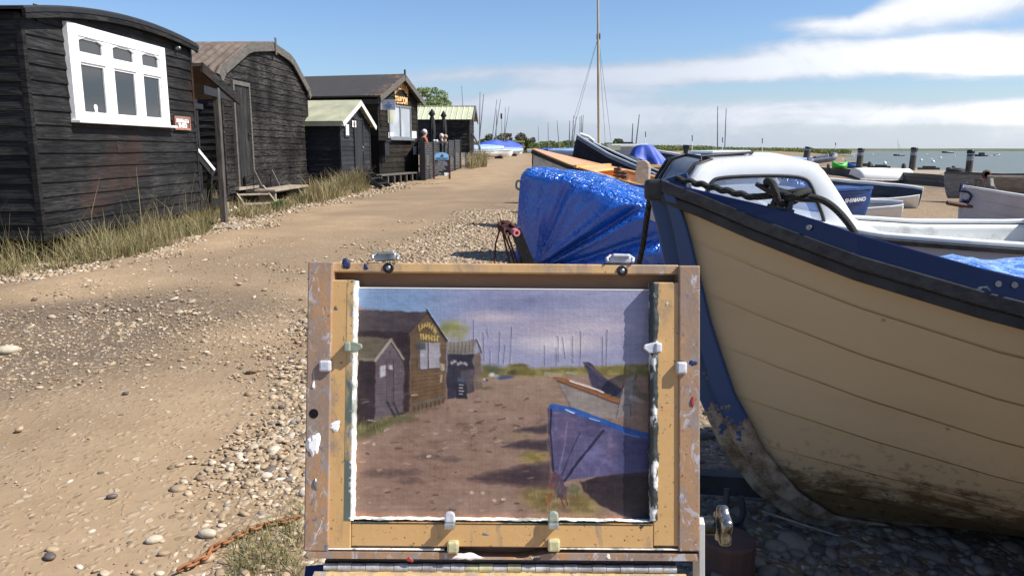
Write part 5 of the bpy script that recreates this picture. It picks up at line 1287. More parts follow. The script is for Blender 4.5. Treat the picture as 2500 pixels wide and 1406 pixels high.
def cabin_boat():
    tip = onY(1592, 470, 5.35); zn = onY(2200, 584, 4.55).z
    b = Boat('cabin_boat', 'white cabin cruiser with a rounded wheelhouse and open stained cockpit behind the cream boat', 'boat', (tip.x, tip.y, tip.z), -3, 3.55, 1.62, stem_of(.62, .42),
             [(0, .62), (.15, .53), (.35, .40), (.6, .345), (.8, .345), (1, .37)], [(0, .10), (.06, .42), (.15, .70), (.3, .90), (.5, 1.0), (.75, 1.0), (1, .95)], n=34, full=.42)
    b.skin('grey_hull', 4, .010); b.transom('gel_white')
    b.rail('gel_white', .10, .03, -.085, .0, 'gunwale', bev=.008); b.rail('rubber', .03, .03, .005, -.032, 'rubbing_rail')
    b.deck('gel_white', .0, .36, -.02, crown=.06); b.floor('gel_stained', .13, .3)
    # cockpit liner
    b.skin('gel_stained', 0, off=-.10, name='cockpit_liner', solid=.006, v0=.25, v1=.995)
    z = .5; m = MB(); m.box2((3.25, -.70, .1), (3.53, .70, .38)); m.box2((2.95, .48, .15), (3.45, .74, .43)); m.build('transom_box', 'gel_white', b.root, bevel=.03)
    m = MB(); q = Vector((2.94, .56, .32)); m.tube([q + Vector((0, .05 * math.cos(a), .04 * math.sin(a))) for a in np.linspace(0, 2 * PI, 15)], .014, 6); m.build('drain_hole', 'rubber', b.root)
    m = MB(); e = b.P(.62, 1, -1); m.tube([(e.x - .07, e.y + .05, e.z + .03), (e.x - .04, e.y + .05, e.z + .055), (e.x + .04, e.y + .05, e.z + .055), (e.x + .07, e.y + .05, e.z + .03)], .008, 6); m.build('cleat', 'metal_grey', b.root)
    W = WM[b.root.name]; inv = W.inverted()
    # wheelhouse: profile in the near-side plane, narrower towards the roof
    yn, yt = -.68, -.56          # half widths at the foot and the roof
    loc = lambda px, py, y: inv @ onY(px, py, y)
    Yn = (W @ Vector((1, yn, .6))).y; Yt = Yn + .11
    def side(pts):               # list of (px,py,kind 0..1 height share)
        return [loc(px, py, Yn + (Yt - Yn) * k) for px, py, k in pts]
    outer = side([(1660, 560, 0), (1668, 500, .2), (1690, 440, .5), (1716, 408, .8), (1760, 394, .97), (1860, 387, 1.0), (1950, 388, 1.0), (2003, 402, .92), (2030, 440, .65), (2062, 490, .4), (2092, 540, .15), (2122, 585, 0), (2010, 585, 0), (1850, 585, 0), (1720, 585, 0)])
    inner = side([(1716, 548, .1), (1721, 510, .2), (1728, 470, .4), (1736, 445, .55), (1752, 434, .64), (1850, 429, .68), (1930, 430, .68), (1968, 436, .65), (1980, 452, .55), (1994, 490, .4), (2008, 525, .2), (2012, 546, .1), (1960, 556, .06), (1850, 556, .06), (1760, 554, .06)])
    rim = [p + (c - p) * .07 for p, c in zip(inner, [sum(inner, Vector()) / len(inner)] * len(inner))]
    chain = lambda L: [q for a, c in zip(L, L[1:] + L[:1]) for q in (a * .75 + c * .25, a * .25 + c * .75)]
    path0 = outer[0:11]; out0 = list(outer); outer, inner = chain(chain(outer)), chain(chain(inner))
    def mir(L): return [Vector((p.x, -p.y, p.z)) for p in L]
    cb = MB(); out = Vector((0, -.0, 0))
    for L_, I_ in ((outer, inner), (mir(outer), mir(inner))):
        n = len(L_); cb.add(L_ + I_, [(i, (i + 1) % n, n + (i + 1) % n, n + i) for i in range(n)], 0, True)
    # roof and raked front, crowned across
    path = path0; outer = out0; NX = 14; rings = []
    for i, p in enumerate(path):
        crown = .0 if i < 3 else (.035 if i < 8 else .0); r = []
        if i >= 8: break
        for k in range(NX + 1):
            q = -1 + 2 * k / NX; x = p.x - (.10 * (1 - q * q) if i < 5 else .04 * (1 - q * q)); r.append(Vector((x, q * abs(p.y), p.z + crown * (1 - q * q))))
        rings.append(r)
    fr = rings[0:5]
    cb.loft(rings[4:], False, 0, True)
    wh = cb.build('wheelhouse', 'gel_white', b.root, solid=.022, bevel=.012)
    # front: pillars and screens
    cbf = MB(); 
    f0, f1 = rings[0], rings[4]
    cbf.loft(rings[0:2], False, 0, True)
    for k0, k1 in ((0, 1), (6, 8), (13, 14)):
        cbf.loft([[r[k] for k in range(k0, k1 + 1)] for r in rings[1:5]], False, 0, True)
    cbf.build('windscreen_frame', 'gel_white', b.root, solid=.022)
    for k0, k1 in ((1, 6), (8, 13)):
        m = MB(); m.loft([[r[k] + Vector((.006, 0, 0)) for k in range(k0, k1 + 1)] for r in rings[1:5]], False, 0, True); m.build('windscreen', 'grey_paint', b.root)
        m = MB(); lp = [rings[1][k] for k in range(k0, k1 + 1)] + [r[k1] for r in rings[2:5]] + [rings[4][k] for k in range(k1 - 1, k0 - 1, -1)] + [r[k0] for r in (rings[3], rings[2])]; m.tube([p + Vector((-.012, 0, 0)) for p in lp + [lp[0]]], .011, 6); m.build('screen_seal', 'rubber', b.root)
    for L_ in (inner, mir(inner)):
        sg = -1 if L_[0].y < 0 else 1
        m = MB(); m.add([p + Vector((0, sg * -.008, 0)) for p in L_], [tuple(range(len(L_)))]); m.build('side_window', 'glass_reflection', b.root)
        m = MB(); m.tube([p + Vector((0, sg * .004, 0)) for p in L_ + [L_[0]]], .0115, 8); m.build('window_seal', 'rubber', b.root)
    m = MB(); hood = [Vector((p.x, 0, p.z)) for p in (rings[3][7], rings[4][7], rings[5][7])]
    hp = [Vector((outer[3].x + .01, -.50, outer[3].z + .03)), Vector((outer[3].x + .02, -.46, outer[4].z + .03)), Vector((outer[5].x - .02, -.44, outer[5].z + .035)), Vector((outer[5].x + .02, -.30, outer[5].z + .04)), Vector((outer[5].x + .02, .30, outer[5].z + .04))]
    m.tube(hp, .009, 8); m.build('hatch_trim', 'rubber', b.root)
    m = MB(); m.prism([(outer[4].x - .02, -.42, outer[5].z + .025), (outer[5].x - .02, -.42, outer[5].z + .03), (outer[5].x - .02, .42, outer[5].z + .03), (outer[4].x - .02, .42, outer[5].z + .025)], (0, 0, .018)); m.build('roof_hatch', 'gel_white', b.root, bevel=.015)
    # blue tarp bundle inside
    m = MB(); c = loc(1960, 475, Yn + .55); m.ball(c, .15, 12, 0, (1.2, 1, 1)); o = m.build('tarpaulin_bundle', 'tarp', None); o.matrix_basis = W.copy(); WM[o.name] = W.copy(); tag(o, 'bright blue tarpaulin bundle seen through the side window of the white cabin boat', 'tarpaulin')
    m = MB(); m.box(loc(1900, 545, Yn + .5), (.7, .5, .03)); o = m.build('cabin_shelf', 'gel_white', b.root)
    for k, t in enumerate((.2, .55, .85)):
        m = MB(); x = b.L * t + .2; gz = (inv @ Vector((0, 0, 0))).z; m.box2((x - .15, -.3, -tip.z + .62 - .02), (x + .15, .3, .04)); m.build('keel_chock', 'stump', b.root)

# ------------------------------------------------------------------ boats of the middle distance and the river
def right_bank():
    # blue boat, bow to the right, lettered near the bow
    tip = onY(2126, 455, 9.6)
    b = Boat('lettered_boat', 'mid blue boat lettered in white near its bow behind the cabin boat', 'boat', tip, 176, 3.4, 1.5, stem_of(.72, .32),
             [(0, .70), (.3, .68), (.6, .67), (1, .67)], [(0, .06), (.08, .36), (.2, .62), (.4, .88), (.7, 1), (1, .92)], n=26)
    b.skin('blue_hull'); b.transom('blue_hull'); b.rail('blue_hull', .05, .035, -.02, -.01); b.floor('dark_inside', .15); b.deck('blue_hull', 0, .2)
    for t in (.45, .75): b.thwart('blue_hull', t)
    W = WM[b.root.name]; m = MB()
    a, c = b.P(.46, .86, 1, .028), b.P(.10, .86, 1, .028)
    vs, fs = text_mesh('SHIMANO', .11, .004, .002, 'LEFT'); wtx = max(p.x for p in vs); L0 = .085
    lst = []
    for p in vs:
        t = .118 - .092 * p.x / wtx; h = p.y * .62
        q = b.P(t, .84, 1, .024 + .012); lst.append(Vector((q.x, q.y + p.z + h * .35, q.z + h)))
    m.add(lst, fs); m.build('lettering', 'letter_white', b.root)
    # clear windscreen on the same boat
    m = MB(); q = [Vector((1.3 + .5 * math.cos(a), .5 * math.sin(a), .70 + .18 * (k))) for k in (0, 1) for a in np.linspace(PI * .6, PI * 1.4, 9)]; m.loft([q[:9], q[9:]], False); m.build('windscreen', 'glass_reflection', b.root)
    m = MB(); m.tube(q[9:], .012, 6); m.build('windscreen_trim', 'gel_white', b.root)
    # white dinghy with a dark interior, stern to the right
    tip = onY(2250, 470, 17.6)
    b = Boat('dark_lined_dinghy', 'white dinghy with a dark interior and a grey plank seat, tilted on the beach', 'boat', tip, 146, 2.7, 1.45, stem_of(.60, .15),
             [(0, .60), (.3, .54), (.6, .52), (1, .55)], [(0, .35), (.08, .55), (.2, .75), (.45, .95), (.75, 1.0), (1, .8)], n=26, roll=-14, pitch=-3)
    b.skin('gel_white'); b.transom('gel_white'); b.rail('white_paint', .05, .04, -.02, -.01); b.skin('dark_inside', off=-.035, name='inner_skin', solid=.004, v1=.97); b.floor('dark_inside', .08)
    m = MB(); m.loft([[b.P(t, .62, -1, -.05) + Vector((0, 0, .03)), b.P(t, .62, -1, -.05) + Vector((0, .26, .03)), b.P(t, .62, -1, -.05) + Vector((0, .26, .0)), b.P(t, .62, -1, -.05)] for t in (.25, .5, .75, .97)], True, 0, False, True); m.build('side_bench', 'grey_wood', b.root)
    m = MB(); p = b.P(.62, .75, -1, -.06); m.box((p.x, p.y + .01, p.z), (.32, .012, .18)); m.build('pink_patch', 'red_print', b.root)
    m = MB(); p = b.P(.30, .75, -1, -.06); m.box((p.x, p.y + .01, p.z), (.34, .012, .16)); m.build('green_patch', 'teal_hull', b.root)
    # small cream dinghy in front
    tip = onY(2206, 496, 13.5)
    b = Boat('small_tender', 'small white tender with a beige interior between the lettered boat and the dark-lined dinghy', 'boat', tip, 156, 1.5, .85, stem_of(.42, .12),
             [(0, .40), (.5, .36), (1, .37)], [(0, .3), (.15, .6), (.5, 1.0), (1, .75)], n=18, roll=-8)
    b.skin('gel_white'); b.transom('gel_white'); b.rail('white_paint', .04, .03, -.02, 0); b.skin('beige_inside', off=-.03, name='inner_skin', solid=.004, v1=.95); b.floor('beige_inside', .06); b.thwart('beige_inside', .5)
    # grey-white clinker boat at the right edge
    tip = onY(2352, 458, 11.2)
    b = Boat('grey_clinker_boat', 'grey-white clinker boat at the right edge with its bow line hanging', 'boat', tip, -20, 4.4, 1.7, stem_of(.85, .16),
             [(0, .85), (.2, .77), (.5, .70), (1, .70)], BEAM, n=30, pitch=4)
    b.skin('grey_hull', 6, .010); b.transom('grey_hull'); b.stempost('grey_hull', .05, .03, .05); b.rail('white_old', .05, .035, -.02, 0); b.floor('dark_inside', .14)
    for t in (.4, .7): b.thwart('grey_wood', t)
    W = WM[b.root.name]; a = W @ b.P(0, 1, 1); m = MB(); c = onY(2364, 497, 11.15)
    m.tube([a + Vector((.03, -.05, .06)), a + Vector((-.06, -.06, .05)), a + Vector((-.08, -.06, -.05)), a + Vector((.02, -.1, -.06)), onY(2372, 478, 11.05), c], .018, 6)
    rng_ = random.Random(3); pts = [c + Vector((rng_.uniform(-.12, .12), rng_.uniform(-.05, .05), rng_.uniform(-.05, .06))) for _ in range(34)]; m.tube(pts, .016, 6)
    tag(m.build('bow_rope', 'rope_blue', None), 'dark blue bow rope ending in a tangled bundle by the grey-white clinker boat', 'rope')
    g0, g1 = onY(2312, 495, 11.0), onY(2374, 505, 11.0); m = MB(); m.tube([g0, g0.lerp(g1, .5), g1], [.03, .035, .02], 8); tag(m.build('wooden_bar', 'stump', None), 'red-brown wooden bar lashed across the bow rope bundle of the grey-white clinker boat', 'bar')
    # jetty: timber-faced quay
    ZJ = .12
    P1, P2, P3 = onZ(2040, 411, ZJ), onZ(2300, 428, ZJ), onZ(2420, 441, ZJ)
    far = Vector((4.2, .6, 0)); P0 = P1 + (P1 - P2) * .35
    j = thing('timber_jetty', 'low timber-faced jetty with a gritty top along the river', 'jetty', (P2.x, P2.y, -1))
    pts = [P0, P1, P2, P3]; m = MB()
    for a, c in zip(pts, pts[1:]): m.prism([a, c, c + far, a + far], (0, 0, -1.2))
    m.build('deck_fill', 'ground_local', j, world=True)
    for a, c in zip(pts, pts[1:]):
        d = (c - a).normalized(); nn = Vector((d.y, -d.x, 0))
        if nn.x > 0: nn = -nn
        for k in range(4):
            m = MB(); z = -.07 - .19 * k; m.beam(a + nn * .05 + Vector((0, 0, z)), c + nn * .05 + Vector((0, 0, z + random.uniform(-.01, .01))), .08, .165); m.build('facing_plank', 'grey_wood', j, world=True)
    L = (P3 - P0).length
    # mooring posts: tall ones with pale bands, and stumps
    for px, pt, pb, w, lab in ((1969, 359, 385, 15, 'leftmost tall mooring post with a pale plate, beyond the cabin roof'), (2098, 362, 413, 15, 'second tall mooring post with a pale plate, behind the blue kayak'),
                               (2228, 360, 416, 15, 'third tall mooring post, standing near the middle of the jetty'), (2366, 366, 438, 16, 'tall dark mooring post beside the grey upturned boats'), (2499, 430, 452, 14, 'mooring post cut by the right edge of the photo')):
        g = onZ(px - 4, pb, ZJ); t = thing('mooring_post', lab, 'post', (g.x, g.y, -1.0), group='tall mooring posts along the jetty')
        top = onY(px + 5, pt, g.y); r = w / FPX * g.y / 2
        m = MB(); a = Vector((g.x, g.y, -1.0)); d = top - a
        m.tube([a, a + d * .5, a + d * .93], [r * 1.05, r, r * .97], 10); m.build('shaft', 'post_wood', t, world=True)
        m = MB(); m.tube([a + d * .935, a + d * .985, a + d], [r * 1.12, r * 1.12, r * .8], 10); m.build('cap', 'ink_black', t, world=True)
        m = MB(); c = a + d * .82; m.tube([c, c + d * .075], [r * 1.03, r * 1.03], 10); m.build('plate', 'metal_grey', t, world=True)
    for px, pt, pb, w, lab in ((2123, 395, 409, 9, 'short mooring stump between the second and third tall posts'), (2206, 399, 413, 9, 'short mooring stump just left of the third tall post'), (2327, 405, 424, 10, 'dark stump with a rope collar near the right end of the jetty'), (2022, 400, 412, 7, 'short dark stump left of the green kayak')):
        g = onZ(px, pb, ZJ); r = w / FPX * g.y / 2; zt = onY(px, pt, g.y).z
        m = MB(); m.lathe([(r * 1.15, -.3), (r * 1.15, (zt - ZJ) * .6), (r * .9, (zt - ZJ) * .9), (r * .5, zt - ZJ)], (g.x, g.y, ZJ), 10); tag(m.build('mooring_stump', 'post_wood', None), lab, 'stump', 'short mooring stumps on the jetty')
    g = onZ(2332, 425, ZJ); m = MB(); m.tube([g + Vector((.34 * math.cos(a), .34 * math.sin(a), .05 + .012 * a)) for a in np.linspace(0, 16, 60)], .055, 6); tag(m.build('rope_collar', 'rubber', None), 'thick dark rope coiled round the stump near the right end of the jetty', 'rope')
    for k, (px, py, lab) in enumerate(((2150, 411, 'left driftwood baulk lying on the jetty edge'), (2268, 415, 'right driftwood baulk lying on the jetty edge'), (2110, 407, 'dark baulk at the foot of the second tall post'))):
        g = onZ(px, py, ZJ); m = MB(); m.beam(g + Vector((-.5, .2, .06)), g + Vector((.5, -.1, .06)), .14, .12); m.beam(g + Vector((-.2, .3, .16)), g + Vector((.35, .0, .15)), .10, .08); tag(m.build('driftwood', 'post_wood', None), lab, 'timber')
    # kayaks, each a rounded hull with a cockpit
    for px0, px1, py, mat, lab in ((2032, 2066, 409, 'green_plastic', 'bright green kayak lying on the jetty'), (2063, 2099, 408, 'blue_plastic', 'dark blue kayak lying on the jetty beside the green one')):
        a, c = onZ(px0, py + 3, ZJ), onZ(px1, py + 3, ZJ); t = thing('kayak', lab, 'kayak', (a + c) / 2, (0, 0, math.atan2(c.y - a.y, c.x - a.x)))
        L_ = (c - a).length; m = MB(); rings = []
        for k in range(15):
            q = k / 14; w_ = .36 * math.sin(PI * (.05 + .9 * q)) ** .6; h = .30 * (1 + .5 * (2 * q - 1) ** 2)
            rings.append([Vector((L_ * (q - .5), w_ * math.cos(e) , h / 2 + h / 2 * math.sin(e))) for e in np.linspace(0, 2 * PI, 14, endpoint=False)])
        m.loft(rings, True, 0, True, True); m.build('hull', mat, t)
        m = MB(); m.tube([Vector((.32 * math.cos(e), .24 * math.sin(e), .31)) for e in np.linspace(0, 2 * PI, 17)], .03, 6); m.build('cockpit_rim', 'rubber' if mat == 'blue_plastic' else 'cream_sheet', t)
        m = MB(); m.lathe([(.02, 0), (.23, 0), (.22, .01), (.02, .01)], (0, 0, .30), 16); m.build('cockpit', 'dark_inside', t)
    # grey inflatable up on the bank
    g = onZ(2012, 400, ZJ); t = thing('inflatable_dinghy', 'grey inflatable dinghy with white ends lying beyond the cabin roof', 'dinghy', (g.x, g.y, ZJ + .1), (R(12), R(-8), R(-15)))
    Lg = 50 / FPX * g.y; m = MB(); pts = [Vector((Lg / 2 * (1.0 - abs(q) ** 3 * .0) * q, -.42, .28)) for q in np.linspace(-1, .6, 9)] + [Vector((Lg / 2 * (.6 + .4 * math.sin(a)), -.42 * math.cos(a), .28 + .14 * math.sin(a))) for a in np.linspace(.2, PI - .2, 9)] + [Vector((Lg / 2 * q, .42, .28)) for q in np.linspace(.6, -1, 9)]
    m.tube(pts, .20, 10); m.build('tube', 'grey_tube', t)
    for y in (-.42, .42):
        m = MB(); m.lathe([(.20, -Lg / 2 + .01), (.19, -Lg / 2 - .1), (.06, -Lg / 2 - .25)], (0, y, .28), 10, axis='x'); m.build('end_cone', 'gel_white', t)
    m = MB(); m.box((-Lg / 2 + .2, 0, .28), (.05, .66, .4)); m.box((.0, 0, .1), (Lg * .8, .5, .05)); m.build('transom', 'dark_inside', t)
    # white upturned boat along the jetty face
    a, c = onZ(2090, 441, -.22), onZ(2235, 440, -.22); d = (c - a)
    b = Boat('upturned_boat', 'long white upturned boat lying against the face of the jetty', 'boat', (0, 0, 0), 0, d.length, 1.1, stem_of(.42, .3), [(0, .42), (1, .36)], BEAM, n=20)
    Mx = Matrix.Translation(c + Vector((.1, .3, .52))) @ Matrix.Rotation(math.atan2(d.y, d.x) + PI, 4, 'Z') @ Matrix.Rotation(R(168), 4, 'X'); b.root.matrix_basis = Mx; WM[b.root.name] = Mx.copy()
    b.skin('gel_white'); b.transom('gel_white'); b.rail('white_old', .03, .04)
    # old grey boats by the water
    tip = onY(2306, 424, 21.0); b = Boat('old_rowing_boat', 'old grey-brown rowing boat lying on the shore below the stump with the rope collar', 'boat', tip, -18, 4.2, 1.5, stem_of(.66, .12), [(0, .66), (.3, .56), (1, .55)], BEAM, n=24, roll=-8)
    b.skin('old_boat', 5, .012); b.transom('old_boat'); b.rail('grey_wood', .05, .05, -.02); b.floor('post_wood', .12)
    tip = onY(2418, 434, 17.5); b = Boat('flat_grey_punt', 'flat grey punt with a pale edge lying beside the old rowing boat at the right', 'boat', tip, -22, 3.8, 1.4, stem_of(.45, .5), [(0, .45), (1, .42)], [(0, .5), (.2, .85), (.6, 1), (1, .8)], n=20)
    b.skin('old_boat', 3, .012); b.transom('old_boat'); b.rail('pale_wood', .06, .04, -.03); b.floor('post_wood', .1); b.thwart('post_wood', .5, .3, .1)
    g = onY(2407, 438, 19.5); t = thing('cane_chair', 'small brown round-backed chair standing on thin legs at the water edge', 'chair', (g.x, g.y, T(g.x, g.y)))
    hz = onY(2407, 440, 19.5).z - T(g.x, g.y); m = MB(); m.lathe([(.07, -.02), (.105, -.02), (.12, 0), (.105, .02), (.07, .02), (.07, -.02)], (0, 0, hz + .14), 18, axis='y'); m.build('backrest', 'stump', t)
    m = MB(); m.box((0, .1, hz), (.28, .28, .04)); m.build('seat', 'stump', t)
    for x in (-.11, .11):
        for y in (0, .22):
            m = MB(); m.tube([(x, y, 0), (x, y, hz)], .012, 6); m.build('leg', 'grey_wood', t)
    # boats at anchor
    def moored(px, py, w, mat, lab, cabin=None, masts=(), dark=False, dirn=0):
        p = onZ(px, py, WATER_Z); L_ = w / FPX * p.y; b = Boat('moored_boat', lab, 'boat', (p.x - L_ / 2, p.y, WATER_Z + L_ * .16), dirn, L_, L_ * .32, stem_of(L_ * .19, L_ * .06), [(0, L_ * .19), (.5, L_ * .13), (1, L_ * .13)], BEAM, n=14, mv=6, group='boats moored on the river')
        b.skin(mat, solid=.05); b.transom(mat); b.deck('gel_white' if not dark else mat, 0, 1, .0)
        if cabin:
            m = MB(); c0, c1, hh = cabin; y = L_ * .10
            m.prism([(L_ * c0, -y, L_ * .12), (L_ * (c0 + .05), -y * .8, L_ * hh), (L_ * (c1 - .03), -y * .8, L_ * hh), (L_ * c1, -y, L_ * .12)], (0, 2 * y, 0)); m.build('cabin', 'gel_white' if not dark else mat, b.root)
            m = MB(); m.box((L_ * (c0 + c1) / 2, -y * .92, L_ * (.12 + hh) / 2 + L_ * .01), (L_ * (c1 - c0) * .6, .06, L_ * (hh - .12) * .4)); m.build('cabin_window', 'glass_dark', b.root)
        W = WM[b.root.name]
        for i, (mpx, mpy, fx) in enumerate(masts):
            tp = onY(mpx, mpy, p.y); b.mast(L_ * fx, (0, 0, 1), L_ * .006 + .03, 'mast_alu', 'mast', tp, L_ * .1)
            if i == 0:
                m = MB(); m.tube([(L_ * fx, 0, L_ * .22), (L_ * .95, 0, L_ * .26)], L_ * .012, 6); m.build('boom', 'mast_alu', b.root)
        return b
    moored(2194, 381, 26, 'navy_hull', 'two-masted yacht with a dark hull moored on the river', (.3, .7, .2), ((2192, 340, .45), (2194, 350, .80)))
    moored(2313, 374, 28, 'teal_hull', 'open launch with a dark green hull and white bow moored far out', (.5, .8, .2))
    moored(2394, 382, 30, 'navy_hull', 'motor boat with a dark blue hull and cabin moored right of the tall dark post', (.35, .78, .33), dark=True)
    moored(2432, 380, 16, 'grey_hull', 'grey and white cabin cruiser moored furthest right on the river', (.3, .9, .4))
    moored(2418, 381, 8, 'gel_white', 'small white dinghy riding just left of the rightmost moored cruiser')
    for k, (px, py, s_, lab) in enumerate(((2057, 393, .35, 'mooring buoy right above the green kayak'), (2160, 401, .35, 'largest mooring buoy, nearest the jetty'), (2249, 393, .32, 'mooring buoy right of the third tall post'), (2274, 391, .22, 'small upper mooring buoy of the pair left of the tall dark post'), (2278, 397, .34, 'lower mooring buoy of the pair left of the tall dark post'), (2296, 387, .33, 'mooring buoy with a dark top left of the tall dark post'), (2084, 382, .3, 'far mooring buoy left of the second tall post'), (2131, 378, .3, 'far mooring buoy midway between the second and third tall posts'), (2331, 382, .25, 'far small mooring buoy below the green-hulled launch'), (2263, 378, .25, 'far small mooring buoy between the yacht and the launch'))):
        p = onZ(px, py, WATER_Z); m = MB(); m.ball((p.x, p.y, WATER_Z + .12), s_ * .7, 8); m.tube([(p.x, p.y, WATER_Z + .1 + s_ * .6), (p.x, p.y, WATER_Z + .25 + s_ * .7)], .05, 6); tag(m.build('mooring_buoy', 'paper', None), 'white ' + lab, 'buoy', 'white mooring buoys on the river')

def far_dinghies():
    grp = 'dinghies laid up beside the far end of the track'
    # left cluster by the hedge: (waterline px, py, length px, cover, masts [(top px,py, base px,py)])
    def dinghy(px, py, wpx, cov, lab, masts=(), y=None, aft=-158, hull='gel_white', name='covered_dinghy', lift=.35, ridge=.45):
        g = G(px, py) if y is None else Vector((onY(px, py, y).x, y, T(onY(px, py, y).x, y)))
        L_ = 4.3; a = R(aft); b = Boat(name, lab, 'dinghy', (g.x - math.cos(a) * L_ / 2, g.y - math.sin(a) * L_ / 2, g.z + lift + .55), aft, L_, 1.6, stem_of(.55, .2), [(0, .55), (.5, .47), (1, .47)], BEAM, n=14, mv=6, group=grp)
        b.skin(hull, solid=.03); b.transom(hull); b.rail('gel_white', .05, .04)
        if cov: b.cover(cov, ridge, .15)
        else: b.deck('gel_white', 0, .5); b.floor('beige_inside', .15)
        m = MB()
        for t in (.3, .75): m.box2((L_ * t - .06, -.6, -lift), (L_ * t + .06, .6, .08))
        m.build('trolley', 'post_wood', b.root)
        for tpx, tpy, bx in masts:
            yy = g.y; tp = onY(tpx, tpy, yy); inv = WM[b.root.name].inverted(); bl = inv @ onY(bx, 362, yy); b.mast(max(.3, min(L_ - .3, bl.x)), (0, 0, 1), .045, 'mast_alu', 'mast', tp, .4)
        return b
    dinghy(1195, 380, 60, None, 'white open dinghy nearest the far stair, keel towards the track', ((1172, 225, 1163), (1181, 230, 1160)), 62, -150, 'gel_white', 'white_dinghy', .15)
    dinghy(1180, 373, 60, 'cover_pale', 'white dinghy with a pale cover behind the nearest white dinghy', ((1127, 210, 1120),), 72, -150, 'gel_white', ridge=.3)
    dinghy(1208, 372, 60, 'cover_blue', 'dinghy under a creased royal blue cover with three masts beside it', ((1213, 243, 1196), (1222, 243, 1203), (1213, 268, 1211)), 80, -150, 'gel_white', ridge=.9, lift=.3)
    dinghy(1240, 370, 60, 'cover_blue', 'furthest dinghy under a royal blue cover, next to the dark shed in the hedge', ((1224, 278, 1220), (1234, 262, 1226), (1243, 260, 1222)), 96, -145, 'navy_hull', ridge=.9, lift=.3)
    dinghy(1236, 376, 60, 'cover_pale', 'white dinghy with a light blue cover at the end of the row by the track', (), 78, -140, 'gel_white', ridge=.15, lift=.15)
    m_ = onY(1224, 284, 96)
    m = MB(); m.lathe([(.02, -.35), (.11, -.3), (.11, .3), (.02, .35)], m_, 8); tag(m.build('furled_burgee', 'fabric_black', None), 'dark furled bundle near the top of one mast of the furthest covered dinghy', 'burgee')
    # middle cluster between the track and the navy boat
    dinghy(1340, 372, 50, 'cover_blue', 'dinghy with a dark blue cover and a wooden mast just right of the track', ((1338, 300, 1338),), 90, -130, 'navy_hull', ridge=.2, lift=.1)
    dinghy(1318, 366, 50, None, 'white dinghy with a dark-topped mast at the head of the track', ((1314, 308, 1313),), 112, -130, lift=.1)
    dinghy(1366, 368, 50, 'cover_blue', 'dinghy with a leaning mast right of the wooden-masted one', ((1360, 295, 1366),), 80, -130, 'grey_hull', ridge=.2, lift=.1)
    dinghy(1392, 370, 50, 'cover_pale', 'pale grey dinghy with two thin masts left of the navy boat', ((1391, 295, 1388), (1401, 283, 1397), (1407, 285, 1400)), 62, -40, 'grey_hull', ridge=.25, lift=.1)
    dinghy(1418, 372, 50, None, 'white dinghy hidden behind the navy bow with three close masts above it', ((1416, 285, 1415), (1420, 283, 1419), (1424, 281, 1421)), 72, -40, lift=.1)
    # beyond the navy boat
    dinghy(1560, 372, 60, None, 'dinghy with two dark masts standing above the bright blue draped cover', ((1545, 302, 1540), (1561, 280, 1549)), 46, -25, 'grey_hull', lift=.1)
    dinghy(1760, 378, 60, 'cover_pale', 'pale covered dinghy with two tall thin masts behind the cabin roof', ((1752, 260, 1752), (1773, 265, 1770)), 60, -20, 'gel_white', ridge=.25, lift=.1)
    dinghy(1895, 376, 50, 'cover_pale', 'pale covered dinghy showing a pointed tent-like cover right of the cabin roof', (), 58, -20, 'gel_white', ridge=.35, lift=.1)
    # blue cover draped over a motor and sheet on the boat behind the navy one
    c = onY(1578, 380, 19); m = MB(); rings = []
    for i in range(9):
        q = i / 8; rings.append([Vector((c.x + (-.02 + .16 * q + (.12 + .40 * q ** .7) * math.cos(a) * (1 + q * .16 * (2 * abs((a * 6 / 2 / PI + .3) % 1 - .5) * 2 - 1))), c.y + .3 * (.2 + q) * math.sin(a) * (1 + q * .3 * (2 * abs((a * 6 / 2 / PI + .3) % 1 - .5) * 2 - 1)), c.z + .26 - .46 * q ** 1.1 - .22 * q * math.cos(a) + .10 * q * mnoise.noise(Vector((3 * math.cos(a), 3 * math.sin(a), q * 2))))) for a in np.linspace(0, 2 * PI, 48, endpoint=False)])
    m.loft(rings, True, 0, True, True); tag(m.build('draped_cover', 'cover_blue', None), 'bright blue cover draped in folds over the stern beyond the navy boat', 'cover')
    # long dark boat right of the blue cover, and the little white cabin
    tip = onY(1575, 366, 20.5); b = Boat('teal_boat', 'dark teal boat with a white gunwale beyond the navy boat', 'boat', tip, -16, 3.6, 1.6, stem_of(.9, .3), [(0, .9), (.4, .74), (1, .70)], BEAM, n=20, pitch=3)
    b.skin('teal_hull', solid=.03); b.transom('teal_hull'); b.rail('gel_white', .06, .05); b.floor('dark_inside', .15); b.deck('cover_pale', 0, .25)
    m = MB(); e = Vector((1.0, .75, .86)); m.box(e, (.12, .14, .25)); m.box(e + Vector((0, 0, .16)), (.18, .18, .12)); m.box(e - Vector((0, 0, .25)), (.06, .06, .3)); m.build('outboard_motor', 'rubber', b.root, bevel=.02)
    p = onY(1530, 378, 24); t = thing('little_cabin_boat', 'small boat with a white framed cabin just behind the navy boat', 'boat', (p.x, p.y, T(p.x, p.y)))
    zt = onY(1518, 358, 24).z; zb = zt - .6
    m = MB(); w = .62
    for x in (-w, w):
        for y in (-.5, .5): m.beam((x + p.x, p.y + y, zb), (p.x + x * .8, p.y + y * .9, zt), .08, .08)
    m.box((p.x, p.y, zt + .03), (w * 1.8, 1.1, .08)); m.build('cabin_frame', 'gel_white', t, world=True, bevel=.02)
    m = MB(); m.box((p.x, p.y, (zt + zb) / 2 + .1), (w * 1.6, .8, .5)); m.build('cabin_glass', 'glass_pale', t, world=True)
